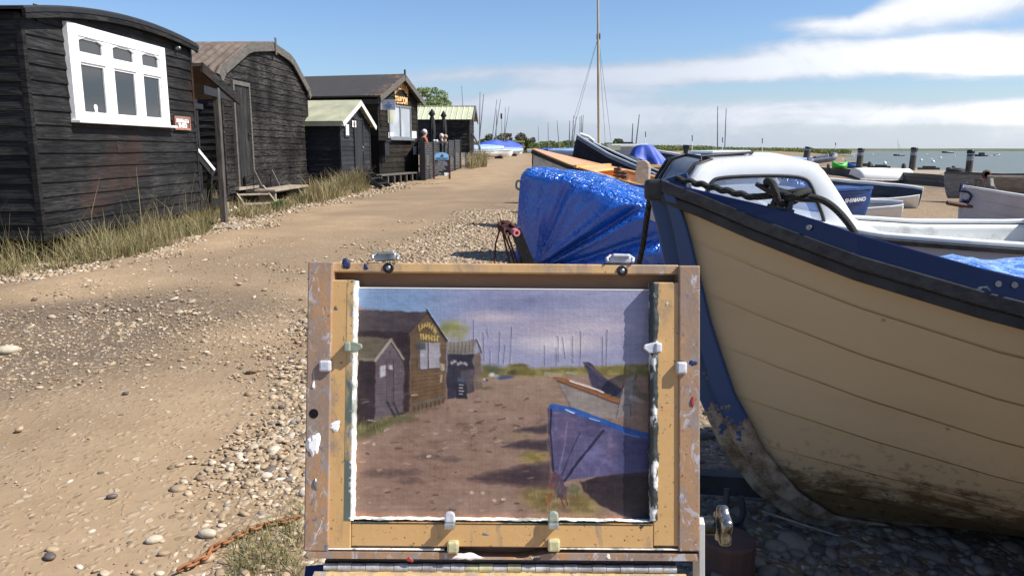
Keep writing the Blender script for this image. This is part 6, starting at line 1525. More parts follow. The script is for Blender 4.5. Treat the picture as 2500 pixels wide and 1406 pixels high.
    m = MB(); m.prism([(p.x - 1.2, p.y - .7, zb), (p.x + 2.4, p.y - .7, zb), (p.x + 2.2, p.y - .5, zb - .9), (p.x - .6, p.y - .5, zb - .9)], (0, 1.3, 0)); m.build('hull', 'gel_white', t, world=True, bevel=.08)
    m = MB(); m.box((p.x - .1, p.y, zt + .10), (.5, .4, .07)); m.build('roof_rack', 'ink_black', t, world=True)
    m = MB(); q = onY(1497, 361, 23); m.box(q, (.38, .4, .14)); tag(m.build('yellow_crate', 'cream_sheet', None), 'small pale yellow box on deck left of the white framed cabin', 'box')
    # tall mast of a boat laid up behind the navy boat
    y = 17.5; g = onY(1466, 372, y); b = Boat('masted_boat', 'sailing boat hidden behind the navy boat, its tall varnished mast leaving the frame', 'boat', (g.x - 1.3, y + .4, .95), -20, 5.2, 1.8, stem_of(.75, .25), [(0, .75), (.5, .62), (1, .6)], BEAM, n=16)
    b.skin('gel_white', solid=.03); b.transom('gel_white'); b.rail('varnish', .05, .05); b.floor('beige_inside', .15)
    inv = WM[b.root.name].inverted(); bl = inv @ onY(1467, 345, y); tp = onY(1459, -90, y)
    o, B_, T_ = b.mast(bl.x, (0, 0, 1), .035, 'mast_wood', 'mast', tp, .2)
    m = MB(); k = inv @ onY(1461, 90, y); m.lathe([(.03, -.08), (.045, -.04), (.045, .04), (.03, .08)], k, 8); m.build('mast_band', 'ink_black', b.root)
    for qx, qy in ((1398, 300), (1393, 345), (1492, 345), (1478, 350)):
        m = MB(); e = inv @ onY(qx, qy, y + (.6 if qx > 1460 else -.5)); a = inv @ onY(1461, 90, y); m.tube([a, e], .0042, 5); m.build('shroud', 'mast_alu', b.root)
    # marker poles
    for px, pt, pb, y, lab in ((1690, 330, 374, 70, 'red-and-white marker pole on the far bank, left of the twin thin masts'), (1764, 336, 372, 72, 'marker pole between the twin thin masts'), (1861, 338, 374, 66, 'dark-topped marker pole above the right of the cabin roof'), (1576, 322, 360, 75, 'thin marker pole right of the blue draped cover'), (2040, 349, 366, 240, 'far marker pole on the low land beyond the river')):
        a, c = onY(px, pb, y), onY(px, pt, y); t = thing('marker_pole', lab, 'pole', (a.x, a.y, min(a.z, T(a.x, a.y))), group='marker poles on the far bank')
        r = y * 1.6 / FPX / 2; m = MB(); m.tube([Vector((a.x, a.y, a.z - 1.5)), a.lerp(c, .65)], r, 6); m.build('pole', 'paper', t, world=True)
        m = MB(); m.tube([a.lerp(c, .65), c], r * 1.3, 6); m.build('topmark', 'ink_black', t, world=True)

# ------------------------------------------------------------------ setting: ground, river, far land, sky
ROAD_L = [(0, 700), (250, 655), (480, 600), (700, 522), (900, 474), (1050, 443), (1180, 408), (1235, 385)]
ROAD_R = [(330, 1500), (470, 1350), (600, 1130), (680, 900), (840, 705), (1000, 596), (1140, 500), (1235, 440), (1292, 400), (1300, 385)]
def edge_fn(pts):
    P = sorted(((G(px, py).y, G(px, py).x) for px, py in pts))
    ys = [p[0] for p in P]; xs = [p[1] for p in P]
    return lambda y: np.interp(y, ys, xs)

def ground():
    xl, xr = edge_fn(ROAD_L), edge_fn(ROAD_R); ground.xl, ground.xr = xl, xr
    def axis(parts):
        out = []
        for a, b, st in parts: out += list(np.arange(a, b, st))
        return np.array(out)
    gx = axis([(-600, -100, 50), (-100, -20, 8), (-20, -8, .5), (-8, 5, .07), (5, 20, .4), (20, 60, 2.5), (60, 200, 14), (200, 1000.1, 80)])
    gy = axis([(-30, 0, 5), (0, .8, .2), (.8, 9, .06), (9, 20, .16), (20, 50, .6), (50, 120, 3), (120, 400, 20), (400, 1500.1, 110)])
    X, Y = np.meshgrid(gx, gy); Z = tz(X, Y)
    xv = X.ravel(); yv = Y.ravel(); zv = Z.ravel().copy(); sh = np.zeros(len(xv)); damp_and_shade = np.zeros(len(xv)); mud = np.zeros(len(xv))
    L = xl(yv); Rr = xr(yv)
    nz = np.array([mnoise.noise(Vector((a * .9, b * .9, 0))) for a, b in zip(xv, yv)]); n2 = np.array([mnoise.noise(Vector((a * .33, b * .22, 4))) for a, b in zip(xv, yv)])
    wv = .35 + .02 * yv
    sh = np.maximum(sstep(-wv * .2, wv, L - xv + nz * wv * .8), sstep(-wv * .5, wv * 1.2, xv - Rr + nz * wv * .9))
    # scattered gravel patch in the track at the left
    pc = [(G(120, 830), 1.5, 1.0), (G(330, 780), 1.2, .75), (G(650, 765), .9, .8)]
    for p, r, s in pc:
        d = np.hypot((xv - p.x), (yv - p.y) * 1.0) / r; sh = np.maximum(sh, s * (1 - sstep(.3, 1.2, d + nz * .5)))
    for p, r, s in ((G(60, 800), 1.5, 1), (G(230, 835), 1.1, 1), (G(420, 745), 1.6, .75), (G(700, 640), 2.2, .6), (G(900, 590), 2.0, .5), (G(1080, 520), 3.5, .55), (G(1050, 475), 4, .6), (G(620, 900), .7, .4), (G(250, 1010), .9, .3)):  # damp gravel and streaks; the far patches paint in cloud shade
        d = np.hypot((xv - p.x), (yv - p.y) * .8) / r; damp_and_shade = np.maximum(damp_and_shade, s * (1 - sstep(.2, 1.15, d + nz * .7)))
    # wheel ruts and small rolls
    on = 1 - sh; c = (L + Rr) / 2; near = np.exp(-yv / 25)
    zv += near * (.018 * nz + .03 * n2) - on * near * .02 * (np.exp(-((xv - c - .75) / .3) ** 2) + np.exp(-((xv - c + .75) / .3) ** 2))
    d = xv - shore_x(yv); mud = sstep(-9, -2, d)
    nx, ny = len(gx), len(gy); idx = np.arange(nx * ny).reshape(ny, nx)
    F = np.stack([idx[:-1, :-1].ravel(), idx[:-1, 1:].ravel(), idx[1:, 1:].ravel(), idx[1:, :-1].ravel()], 1)
    n = NT('ground'); v = n.mapping(); A = n.attr('shingle')[2]; D = n.attr('damp_and_shade')[2]; Mu = n.attr('mud')[2]
    n1 = n.noise(v, 1.7, 8, .66); n3 = n.noise(v, 26, 6, .65)
    sand = n.mix(n.ramp(n1, [(.36, 0.0), (.66, 1.0)]), (0.281, 0.194, 0.114), (0.361, 0.258, 0.157))
    sand = n.mix(n.math('MULTIPLY', n.ramp(n3, [(.56, 0.0), (.70, 1.0)]), .6), sand, (0.168, 0.114, 0.067))
    # stones trodden into the track: flat, warped cells
    wv_ = n.n.new('ShaderNodeVectorMath'); wv_.operation = 'MULTIPLY_ADD'; nn = n.n.new('ShaderNodeTexNoise'); nn.inputs['Scale'].default_value = 9; n.link(v, nn.inputs['Vector'])
    n.link(nn.outputs['Color'], wv_.inputs[0]); wv_.inputs[1].default_value = (.09, .09, .0); n.link(v, wv_.inputs[2]); vw = wv_.outputs[0]
    def stones(scale, r0, r1):
        vv = n.mapping((scale, scale * .8, 0.001), vw)
        dist = n.voro(vv, 1.0, 'F1', .95); col = n.voro(vv, 1.0, 'F1', .95, 'Color'); r = n.sep(col)
        return n.ramp(dist, [(r0, 1.0), (r1, 0.0)]), r[0], r[1], dist
    m1, c1, c2, d1 = stones(26, .24, .42)
    m2, c3, c4, d2 = stones(42, .30, .50)
    pick1 = n.math('MULTIPLY', m1, n.math('GREATER_THAN', n.math('ADD', c2, n.math('MULTIPLY', A, .8)), .66))
    pick2 = n.math('MULTIPLY', m2, n.math('GREATER_THAN', n.math('ADD', c4, n.math('MULTIPLY', A, .9)), .55))
    pal = [(0, (0.134, 0.0912, 0.0603)), (.12, (0.277, 0.19, 0.114)), (.4, (0.386, 0.289, 0.181)), (.62, (0.319, 0.22, 0.127)), (.8, (0.47, 0.38, 0.268)), (.95, (0.554, 0.471, 0.362)), (1, (0.101, 0.076, 0.067))]
    base = n.mix(n.math('MULTIPLY', A, .75), sand, (0.16, 0.11, 0.0636))
    col = n.mix(n.math('MULTIPLY', pick2, n.math('MULTIPLY_ADD', A, .5)), base, n.ramp(c3, pal)); 
    col.node.inputs[0].links[0].from_node.inputs[1].links[0].from_node.inputs[2].default_value = .45
    col = n.mix(n.math('MULTIPLY', pick1, n.math('MULTIPLY_ADD', A, .45)), col, n.ramp(c1, pal)); col.node.inputs[0].links[0].from_node.inputs[1].links[0].from_node.inputs[2].default_value = .5
    dn = n.math('MULTIPLY', D, n.ramp(n1, [(.3, .6), (.6, 1.0)]), True)
    col = n.mix(n.math('MULTIPLY', dn, .62), col, (0.0714, 0.057, 0.0456))
    col = n.mix(n.math('MULTIPLY', Mu, .8), col, n.mix(n.ramp(n.noise(v, 2.5, 7, .7), [(.4, 0.0), (.6, 1.0)]), (0.252, 0.182, 0.111), (0.143, 0.103, 0.067)))
    n.color(col); n.set(Roughness=.92, Specular_IOR_Level=.2)
    hgt = n.math('ADD', n.math('MULTIPLY', pick1, 1.0), n.math('MULTIPLY', pick2, .6)); hgt = n.math('ADD', hgt, n.math('MULTIPLY', n3, .7))
    n.bump(hgt, .5, .009); MAT['ground'] = n.m
    MAT['ground_local'] = pm('gritty_fill', (.36, .29, .20), (.24, .19, .13), 3, .95, .4, bscale=40)
    o = np_mesh('ground', np.stack([xv, yv, zv], 1), F, 'ground', None, True)
    for nm, a in (('shingle', sh), ('damp_and_shade', damp_and_shade), ('mud', mud)):
        at = o.data.attributes.new(nm, 'FLOAT', 'POINT'); at.data.foreach_set('value', a.astype(np.float32))
    tag(o, kind='structure')

def river_and_far_land():
    n = NT('river_water'); v = n.mapping((1, .35, 1)); 
    far = n.noise(n.mapping((.02, .006, 1)), 1, 4)
    n.color(n.mix(far, (.115, .14, .128), (.16, .185, .17))); n.set(Roughness=.42, Specular_IOR_Level=.12)
    n.bump(n.math('ADD', n.noise(n.mapping((1.1, .5, 1)), 1, 5, .6), n.noise(n.mapping((.2, .07, 1)), 1, 4)), .55, .35); MAT['water'] = n.m
    m = MB(); m.add([(6, 4, WATER_Z), (1600, 4, WATER_Z), (1600, 1500, WATER_Z), (40, 1500, WATER_Z)], [(0, 1, 2, 3)]); tag(m.build('river', 'water', None), kind='structure')
    MAT['mud_flat'] = pm('river_mud', (.26, .215, .18), (.19, .16, .135), .4, .5, .2, (1, .3, 1), bscale=3, spec=.4)
    MAT['far_land'] = pm('far_saltmarsh', (.075, .10, .045), (.12, .125, .065), .05, .95, 0, (1, .3, 1))
    def land(name, pts_near, depth, mat, zt=.3):
        """a low bank with its near edge along pts_near, rising a little and running back"""
        A = [Vector(p) for p in pts_near]; m = MB(); n_ = len(A); r0 = [Vector((p.x, p.y, WATER_Z - .6)) for p in A]; r1 = [Vector((p.x, p.y + 1, WATER_Z + .12)) for p in A]; r2 = [Vector((p.x, p.y + 8, zt)) for p in A]; r3 = [Vector((p.x * (1 + depth / max(p.y, 1)), p.y + depth, zt)) for p in A]
        m.loft([r0, r1, r2, r3], False, 0, True); return tag(m.build(name, mat, None), kind='structure')
    # mud spit, then the nearer bank on the left, then the far shore
    land('mudflat', [onZ(px, py, WATER_Z) for px, py in ((1500, 388), (1780, 390), (1960, 386.5), (2040, 381), (2085, 377.5), (2110, 375.5))], 60, 'mud_flat', WATER_Z + .22)
    land('river_bank', [onZ(px, py, WATER_Z) for px, py in ((1200, 381), (1500, 379.5), (1800, 376.5), (1960, 374.5), (2062, 372.6), (2070, 371.2))], 260, 'far_land', .1)
    land('far_shore', [onZ(px, py, WATER_Z) for px, py in ((1900, 368.6), (2100, 368.8), (2300, 369), (2600, 369.4))], 900, 'far_land', .4)

LEAF = {}
def leaf_mat(name, c1, c2, c3=None):
    n = NT(name); i = n.island(); col = n.ramp(i, [(0, c1), (.55, c2), (1, c3 or c2)])
    big = n.noise(n.mapping(), 1.1, 3); col = n.mix(1.0, col, n.ramp(big, [(.35, .72), (.65, 1.15)]), 'MULTIPLY')
    n.color(col); n.set(Roughness=.7, Specular_IOR_Level=.25)
    tr = n.n.new('ShaderNodeBsdfTranslucent'); n.link(col, tr.inputs[0]); mx = n.n.new('ShaderNodeMixShader'); mx.inputs[0].default_value = .25
    n.link(n.b.outputs[0], mx.inputs[1]); n.link(tr.outputs[0], mx.inputs[2]); n.link(mx.outputs[0], n.out.inputs[0]); MAT[name] = n.m

def leaves(centres, radii, count, size, r=rng, flat=1.0):
    """leaf quads spread through clumps; returns v, f"""
    C = np.asarray(centres, float); Rd = np.asarray(radii, float); w = Rd ** 2; w = w / w.sum(); k = r.choice(len(C), count, p=w)
    d = r.normal(size=(count, 3)); d /= np.linalg.norm(d, axis=1)[:, None]; rad = Rd[k] * r.uniform(.45, 1.05, count) ** .6
    P = C[k] + d * rad[:, None] * np.array([1, 1, flat])
    a = r.normal(size=(count, 3)); a /= np.linalg.norm(a, axis=1)[:, None]; b = np.cross(a, r.normal(size=(count, 3))); b /= np.linalg.norm(b, axis=1)[:, None]
    s = size * r.uniform(.6, 1.4, count)[:, None]
    V = np.stack([P - a * s, P + b * s * .55, P + a * s, P - b * s * .55], 1).reshape(-1, 3); F = np.arange(count * 4).reshape(-1, 4); return V, F

def tree(name, label, base, height, spread, mat, count, leaf, cat='tree', trunk=True, clumps=26, flat=.85, group=None, seed=1, low=.15):
    r = np.random.default_rng(seed); t = thing(name, label, cat, base, group=group); cs = []; rs = []
    for i in range(clumps):
        a = r.uniform(0, 2 * PI); h = r.uniform(low, 1); prof = math.sin(PI * min(1, .12 + h * .80)) ** .7; q = spread * prof * r.uniform(.2, 1.12)
        cs.append((q * math.cos(a), q * math.sin(a), height * (.10 + .86 * h))); rs.append(spread * r.uniform(.10, .30))
    V, F = leaves(cs, rs, count, leaf, r, flat); np_mesh('crown', V, F, mat, t)
    m = MB()
    if trunk:
        m.tube([(0, 0, -.2), (spread * .03, 0, height * .25), (spread * .06, spread * .02, height * .55), (spread * .04, 0, height * .8)], [height * .028, height * .022, height * .014, height * .005], 8)
    for i in range(9 if trunk else 6):
        c = Vector(cs[i]); s_ = Vector((spread * .03, 0, height * (.2 if trunk else .02) + height * .05 * (i % 4))); m.tube([s_, s_.lerp(c, .5) + Vector((0, 0, height * .04)), c], [height * .010, height * .007, height * .003], 5)
    m.build('trunk' if trunk else 'stems', 'post_wood', t); return t

def vegetation():
    leaf_mat('leaf_tree', (.17, .24, .09), (.27, .34, .14), (.36, .42, .22)); leaf_mat('leaf_hedge', (.07, .10, .03), (.13, .16, .05), (.20, .22, .08))
    leaf_mat('leaf_brown', (.12, .09, .07), (.19, .145, .115), (.14, .15, .07)); leaf_mat('leaf_marsh', (.10, .13, .035), (.16, .20, .06), (.24, .25, .09)); leaf_mat('leaf_weed', (.025, .055, .012), (.05, .10, .02), (.08, .13, .035))
    leaf_mat('straw', (.24, .19, .09), (.40, .33, .18), (.17, .15, .06)); leaf_mat('straw_green', (.09, .11, .03), (.22, .20, .08), (.40, .34, .19))
    b = onY(1052, 340, 62); tree('willow_tree', 'pale green bushy tree rising behind the pale-roofed hut', (b.x, 62, .4), onY(1052, 212, 62).z - .4, 1.9, 'leaf_tree', 9000, .085, seed=3, clumps=40, low=.35)
    b = onY(455, 100, 30); tree('garden_tree', 'treetop just showing above the humped corrugated roof at the left', (b.x - .5, 30, 0), onY(455, 91, 30).z, 1.2, 'leaf_hedge', 2500, .06, seed=5, low=.5)
    for i, (px, pt, y, sp, mat, lab, ct) in enumerate(((1185, 331, 120, 3.2, 'leaf_hedge', 'dark green bush behind the masts of the covered dinghies, nearest the hut', 3000), (1205, 345, 118, 2.2, 'leaf_hedge', 'low green bush right behind the creased blue cover', 2200), (1232, 338, 122, 2.6, 'leaf_hedge', 'green bush between the masts and the dark shed', 2600),
                                          (1250, 322, 130, 2.6, 'leaf_brown', 'tall brownish bush left of the pair above the dark shed', 2600), (1276, 325, 132, 2.6, 'leaf_brown', 'brownish bush right of the pair above the dark shed', 2600), (1290, 338, 126, 2.6, 'leaf_hedge', 'green bush at the head of the track, right of the dark shed', 2600), (1515, 343, 95, 1.4, 'leaf_hedge', 'isolated dark bush above the little white cabin', 1800), (1507, 340, 96, .6, 'leaf_hedge', 'small upright bush touching the isolated dark bush', 500))):
        b = onY(px, 375, y); h = onY(px, pt, y).z - .3; tree('bush', lab, (b.x, y, .3), h, sp, mat, ct, .16, 'bush', False, 18, .8, 'bushes at the head of the track', seed=20 + i, low=.05)
    # dark shed in the hedge with pale posts
    p = onY(1262, 362, 112); t = thing('hedge_shed', 'low dark shed with pale corner posts standing in front of the hedge', 'shed', (p.x, 112, .4)); zt = onY(1262, 349, 112).z - .4; w = 34 / FPX * 112
    m = MB(); m.box2((-w / 2, 0, -.3), (w / 2, 2.5, zt)); m.build('wall', 'black_weathered', t)
    m = MB(); m.prism([(-w / 2 - .15, -.2, zt), (w / 2 + .15, -.2, zt), (w / 2 + .15, 2.7, zt + .25), (-w / 2 - .15, 2.7, zt + .25)], (0, 0, .08)); m.build('roof', 'leaf_hedge', t)
    for x in (.36, .42, .48):
        m = MB(); m.box2((w * x - .06, -.08, -.3), (w * x + .06, .02, zt - .05)); m.build('post', 'pale_wood', t)
    # saltmarsh vegetation along the banks: uncountable
    r = np.random.default_rng(5); V = []; F = []; o = 0
    def strip(x0, x1, px_top, ybase, cnt, size, zlift):
        xs = r.uniform(x0, x1, cnt); px = xs; yy = ybase * r.uniform(.92, 1.12, cnt); top = np.interp(px, [p[0] for p in px_top], [p[1] for p in px_top])
        x = (px - 1250) / FPX * yy; ztop = CAMH + yy * (-SP + CP * (703 - top) / FPX) / (CP + SP * (703 - top) / FPX); nzv = np.array([mnoise.noise(Vector((a * .25, 0, ybase))) + .6 * mnoise.noise(Vector((a * .9, 3, ybase))) for a in x])
        zz = zlift + (ztop - zlift) * np.clip(r.uniform(0, 1, cnt) * (1 + nzv * .35), 0, 1.15); c = np.stack([x, yy, zz], 1)
        a = r.normal(size=(cnt, 3)); a /= np.linalg.norm(a, axis=1)[:, None]; b = np.cross(a, r.normal(size=(cnt, 3))); b /= np.linalg.norm(b, axis=1)[:, None]; s = size * r.uniform(.6, 1.5, cnt)[:, None]
        return np.stack([c - a * s, c + b * s * .6, c + a * s, c - b * s * .6], 1).reshape(-1, 3)
    parts = [strip(1290, 1560, [(1290, 352), (1340, 350), (1400, 345), (1450, 351), (1560, 356)], 130, 14000, .20, .3), strip(1480, 2065, [(1480, 355), (1620, 356), (1760, 361), (1960, 364), (2065, 366.5)], 230, 34000, .22, -.3), strip(1900, 2600, [(1900, 365.2), (2150, 366), (2330, 364.6), (2420, 365), (2600, 367)], 900, 12000, .8, -.5)]
    V = np.concatenate(parts); F = np.arange(len(V)).reshape(-1, 4); tag(np_mesh('marsh_vegetation', V, F, 'leaf_marsh'), 'green saltmarsh scrub along the far banks of the river', 'scrub', kind='stuff')
    # dry grass along the huts
    def blades(pts, h, mat, name, lab, width=.006, lean=.45, seed=1):
        r = np.random.default_rng(seed); n_ = len(pts); P = np.asarray(pts); hh = h * r.uniform(.35, 1.25, n_) * (.45 + 1.15 * np.clip(np.array([mnoise.noise(Vector((p[0] * 2.1, p[1] * 2.1, 7 + seed * .1))) for p in pts]) + .5, 0, 1)); az = r.uniform(0, 2 * PI, n_); ln = np.abs(r.normal(lean, .25, n_)) * hh; d = np.stack([np.cos(az), np.sin(az), np.zeros(n_)], 1); s = np.stack([-np.sin(az + r.normal(0, .6, n_)), np.cos(az), np.zeros(n_)], 1) * (width * r.uniform(.6, 1.5, n_))[:, None]
        up = np.array([0, 0, 1.0]); m1 = P + d * (ln * .3)[:, None] + up * (hh * .55)[:, None]; m2 = P + d * ln[:, None] + up * (hh * .93)[:, None]
        V = np.stack([P - s, P + s, m1 + s * .8, m1 - s * .8, m2 + s * .15, m2 - s * .15], 1).reshape(-1, 3); b = np.arange(n_)[:, None] * 6
        F = np.concatenate([b + np.array([[0, 1, 2, 3]]), b + np.array([[3, 2, 4, 5]])]); return tag(np_mesh(name, V, F, mat), lab, 'grass', kind='stuff')
    def scatter(poly, cnt, seed=2, clump=None):
        r = np.random.default_rng(seed); out = []; P = [G(px, py) for px, py in poly]; x0, x1 = min(p.x for p in P), max(p.x for p in P); y0, y1 = min(p.y for p in P), max(p.y for p in P)
        def inside(x, y):
            c = False; j = len(P) - 1
            for i in range(len(P)):
                if (P[i].y > y) != (P[j].y > y) and x < (P[j].x - P[i].x) * (y - P[i].y) / (P[j].y - P[i].y) + P[i].x: c = not c
                j = i
            return c
        while len(out) < cnt:
            x, y = r.uniform(x0, x1), r.uniform(y0, y1)
            if inside(x, y):
                k = mnoise.noise(Vector((x * 1.6, y * 1.6, seed)))
                if k > r.uniform(-.35, .55): out.append((x, y, T(x, y) - .01))
        return out
    A = scatter([(-160, 600), (60, 585), (470, 512), (548, 520), (500, 578), (330, 628), (120, 664), (-160, 700)], 20000, 2)
    blades(A[:11000], .34, 'straw', 'dry_grass', 'dry straw-coloured grass growing along the foot of the curved-roof hut', .0026, .45, 2); blades(A[11000:], .27, 'straw_green', 'green_grass', 'greenish grass mixed into the straw at the foot of the curved-roof hut', .003, .5, 3)
    blades(A[5::7], .22, 'straw', 'flattened_straw', 'pale flattened dead straw lying among the grass by the curved-roof hut', .003, 1.5, 15)
    blades(A[::40], .75, 'straw', 'seed_stalks', 'tall thin seed stalks rising out of the grass by the curved-roof hut', .0022, .35, 12)
    A = scatter([(540, 505), (620, 512), (700, 500), (750, 480), (830, 455), (905, 455), (900, 470), (800, 492), (700, 515), (600, 540), (560, 530)], 7000, 4)
    blades(A[:3600], .22, 'straw', 'verge_grass', 'sparse dry grass on the verge between the humped-roof hut and the green-roofed shed', .005, .5, 5)
    A = scatter([(740, 500), (835, 446), (900, 466), (860, 474), (790, 498)], 5000, 6); blades(A, .42, 'straw', 'tall_dry_grass', 'taller dry grass clump at the foot of the green-roofed shed', .006, .45, 7)
    A = scatter([(1140, 408), (1185, 400), (1188, 408), (1150, 414)], 1500, 8); blades(A, .62, 'straw', 'straw_clump', 'straw-coloured clump under the stilts of the pale-roofed hut', .012, .3, 8)
    # weeds
    for i, (px, py, rr, lab) in enumerate(((473, 572, .30, 'low dark green weed clump in the grass by the porch post'), (655, 512, .30, 'low green weed clump at the foot of the pale steps'), (728, 494, .30, 'low green weed clump under the end of the plank bench'), (830, 452, .25, 'low green weed near the corner of the green-roofed shed'))):
        g = G(px, py); r = np.random.default_rng(40 + i); cs = [(r.uniform(-rr, rr), r.uniform(-rr, rr) * 1.4, r.uniform(.03, .13)) for _ in range(12)]; V, F = leaves(cs, [.10] * 12, 500, .035, r); o = np_mesh('weed', V, F, 'leaf_weed'); o.location = g; tag(o, lab, 'plant', 'green weeds along the huts')
    # scrappy grass among the stones by the easel
    A = scatter([(560, 1340), (640, 1300), (745, 1200), (745, 1420), (560, 1420)], 500, 9); blades(A, .05, 'straw_green', 'stone_grass', 'short scrappy grass among the stones left of the easel', .0016, .7, 9)

# ------------------------------------------------------------------ pebbles
def ico(sub):
    b = bmesh.new(); bmesh.ops.create_icosphere(b, subdivisions=sub, radius=1); b.verts.index_update(); v = np.array([tuple(x.co) for x in b.verts]); f = np.array([[x.index for x in q.verts] for q in b.faces]); b.free(); return v, f

def pebbles():
    n = NT('flint_pebble'); i = n.island(); v = n.mapping()
    col = n.ramp(i, [(0, (0.112, 0.0829, 0.0595)), (.10, (0.258, 0.178, 0.105)), (.3, (0.361, 0.265, 0.161)), (.52, (0.43, 0.332, 0.217)), (.7, (0.318, 0.229, 0.14)), (.84, (0.499, 0.411, 0.294)), (.95, (0.585, 0.506, 0.399)), (1, (0.086, 0.0711, 0.063))])
    col = n.mix(n.ramp(n.noise(v, 45, 6, .65), [(.45, 0.0), (.7, .55)]), col, (0.146, 0.0988, 0.0595)); n.color(col); n.set(Roughness=.62, Specular_IOR_Level=.35); n.bump(n.noise(v, 90, 5, .6), .25, .004); MAT['pebble'] = n.m
    n = NT('shade_darkened_shingle'); i = n.island(); v = n.mapping()
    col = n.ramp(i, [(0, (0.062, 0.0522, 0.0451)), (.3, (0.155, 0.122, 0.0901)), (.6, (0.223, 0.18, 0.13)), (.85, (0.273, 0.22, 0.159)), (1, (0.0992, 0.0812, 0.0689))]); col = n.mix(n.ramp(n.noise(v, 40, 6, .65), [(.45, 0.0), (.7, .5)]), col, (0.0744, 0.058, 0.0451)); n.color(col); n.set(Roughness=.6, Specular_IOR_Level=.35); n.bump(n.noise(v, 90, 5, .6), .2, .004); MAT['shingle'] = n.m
    V1, F1 = ico(2); V0, F0 = ico(1)
    def field(name, lab, P, S, hi, seed, mat='pebble', sink=.35):
        r = np.random.default_rng(seed); bv, bf = (V1, F1) if hi else (V0, F0); N = len(P); k = len(bv); P = np.asarray(P); S = np.asarray(S)
        sc = np.stack([r.uniform(.8, 1.35, N), r.uniform(.6, 1.0, N), r.uniform(.28, .60, N)], 1) * S[:, None]
        # lumpy: a handful of random low-frequency shapes
        variants = []
        for q in range(16):
            a = r.normal(size=(6, 3)); d = sum(np.clip(bv @ (x / np.linalg.norm(x)), .25, 1)[:, None] * r.uniform(-.42, .36) for x in a); variants.append(bv * (1 + d))
        vv = np.stack(variants)[r.integers(0, 16, N)] * sc[:, None, :]
        a = r.uniform(0, 2 * PI, N); ti = r.normal(0, .28, N); ca, sa, ct, st = np.cos(a), np.sin(a), np.cos(ti), np.sin(ti)
        x = vv[..., 0] * ct[:, None] - vv[..., 2] * st[:, None]; z = vv[..., 0] * st[:, None] + vv[..., 2] * ct[:, None]; y = vv[..., 1]
        X = x * ca[:, None] - y * sa[:, None] + P[:, 0:1]; Y = x * sa[:, None] + y * ca[:, None] + P[:, 1:2]; Z = z + (P[:, 2] + sc[:, 2] * sink)[:, None]
        V = np.stack([X, Y, Z], 2).reshape(-1, 3); F = (bf[None] + (np.arange(N) * k)[:, None, None]).reshape(-1, 3); o = np_mesh(name, V, F, mat, None, True); return tag(o, lab, 'pebbles', kind='stuff')
    xl, xr = ground.xl, ground.xr; r = np.random.default_rng(11)
    def pick(x0, x1, y0, y1, cnt, prob):
        x = r.uniform(x0, x1, cnt); y = r.uniform(y0, y1, cnt); p = prob(x, y); k = r.uniform(0, 1, cnt) < p; return x[k], y[k]
    def vis(x, y, m=1.12):
        t = y / CP; return (np.abs(x) < .665 * y * m + .3)
    nzf = lambda x, y, s=1.1: np.array([mnoise.noise(Vector((a * s, b * s, 2))) for a, b in zip(x, y)])
    # near right-hand bank of stones (by the easel)
    def pr(x, y): w = .35 + .03 * y; return vis(x, y) * np.clip(sstep(-w * .9, w * .9, x - xr(y) + nzf(x, y) * w), 0, 1) ** 1.4
    x, y = pick(-1.6, .6, 1.3, 5.5, 62000, lambda x, y: pr(x, y)); s = np.exp(r.normal(math.log(.0105), .40, len(x))).clip(.0045, .028)
    field('shingle_bank', 'buff flint pebbles banked along the right edge of the track beside the easel', np.stack([x, y, tz(x, y) - .002], 1), s, True, 1)
    x, y = pick(-3, 2.0, 5.5, 16, 46000, lambda x, y: pr(x, y)); s = np.exp(r.normal(math.log(.018), .35, len(x))).clip(.009, .04)
    field('far_shingle', 'buff shingle further up the right edge of the track', np.stack([x, y, tz(x, y)], 1), s, False, 2)
    # under the boats: bigger, rounder, grey-brown darkened to paint in the boat shade
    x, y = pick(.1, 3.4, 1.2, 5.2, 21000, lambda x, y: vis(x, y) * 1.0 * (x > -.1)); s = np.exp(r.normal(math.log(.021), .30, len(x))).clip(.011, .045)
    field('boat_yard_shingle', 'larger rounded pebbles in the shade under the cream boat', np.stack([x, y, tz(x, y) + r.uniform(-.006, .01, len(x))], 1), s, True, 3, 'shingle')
    # left-hand strip between grass and track
    def pl(x, y): w = .5 + .015 * y; return vis(x, y) * sstep(-w * .5, w * .8, xl(y) - x + nzf(x, y) * w) * (1 - sstep(1.2, 2.2, xl(y) - x)) ** 1
    x, y = pick(-6.5, -1.0, 5.5, 14, 30000, pl); s = np.exp(r.normal(math.log(.021), .36, len(x))).clip(.010, .05)
    field('verge_shingle', 'pale stones strewn between the hut grass and the track', np.stack([x, y, tz(x, y)], 1), s, False, 4)
    x, y = pick(-6.5, -1.0, 14, 26, 26000, pl); s = np.exp(r.normal(math.log(.028), .36, len(x))).clip(.012, .06)
    field('upper_verge_shingle', 'pale stones along the verge past the humped-roof hut', np.stack([x, y, tz(x, y)], 1), s, False, 5)
    # loose stones on the track
    x, y = pick(-6, 1, 1.4, 11, 22000, lambda x, y: vis(x, y) * (x < xr(y) + .2) * (x > xl(y) - .2) * (.22 + .5 * (nzf(x, y, .8) > .12))); s = np.exp(r.normal(math.log(.0058), .50, len(x))).clip(.0025, .022) * (1 + y * .05)
    field('track_stones', 'small stones trodden into and scattered over the sandy track', np.stack([x, y, tz(x, y) - s * .25], 1), s, True, 6, sink=.12)
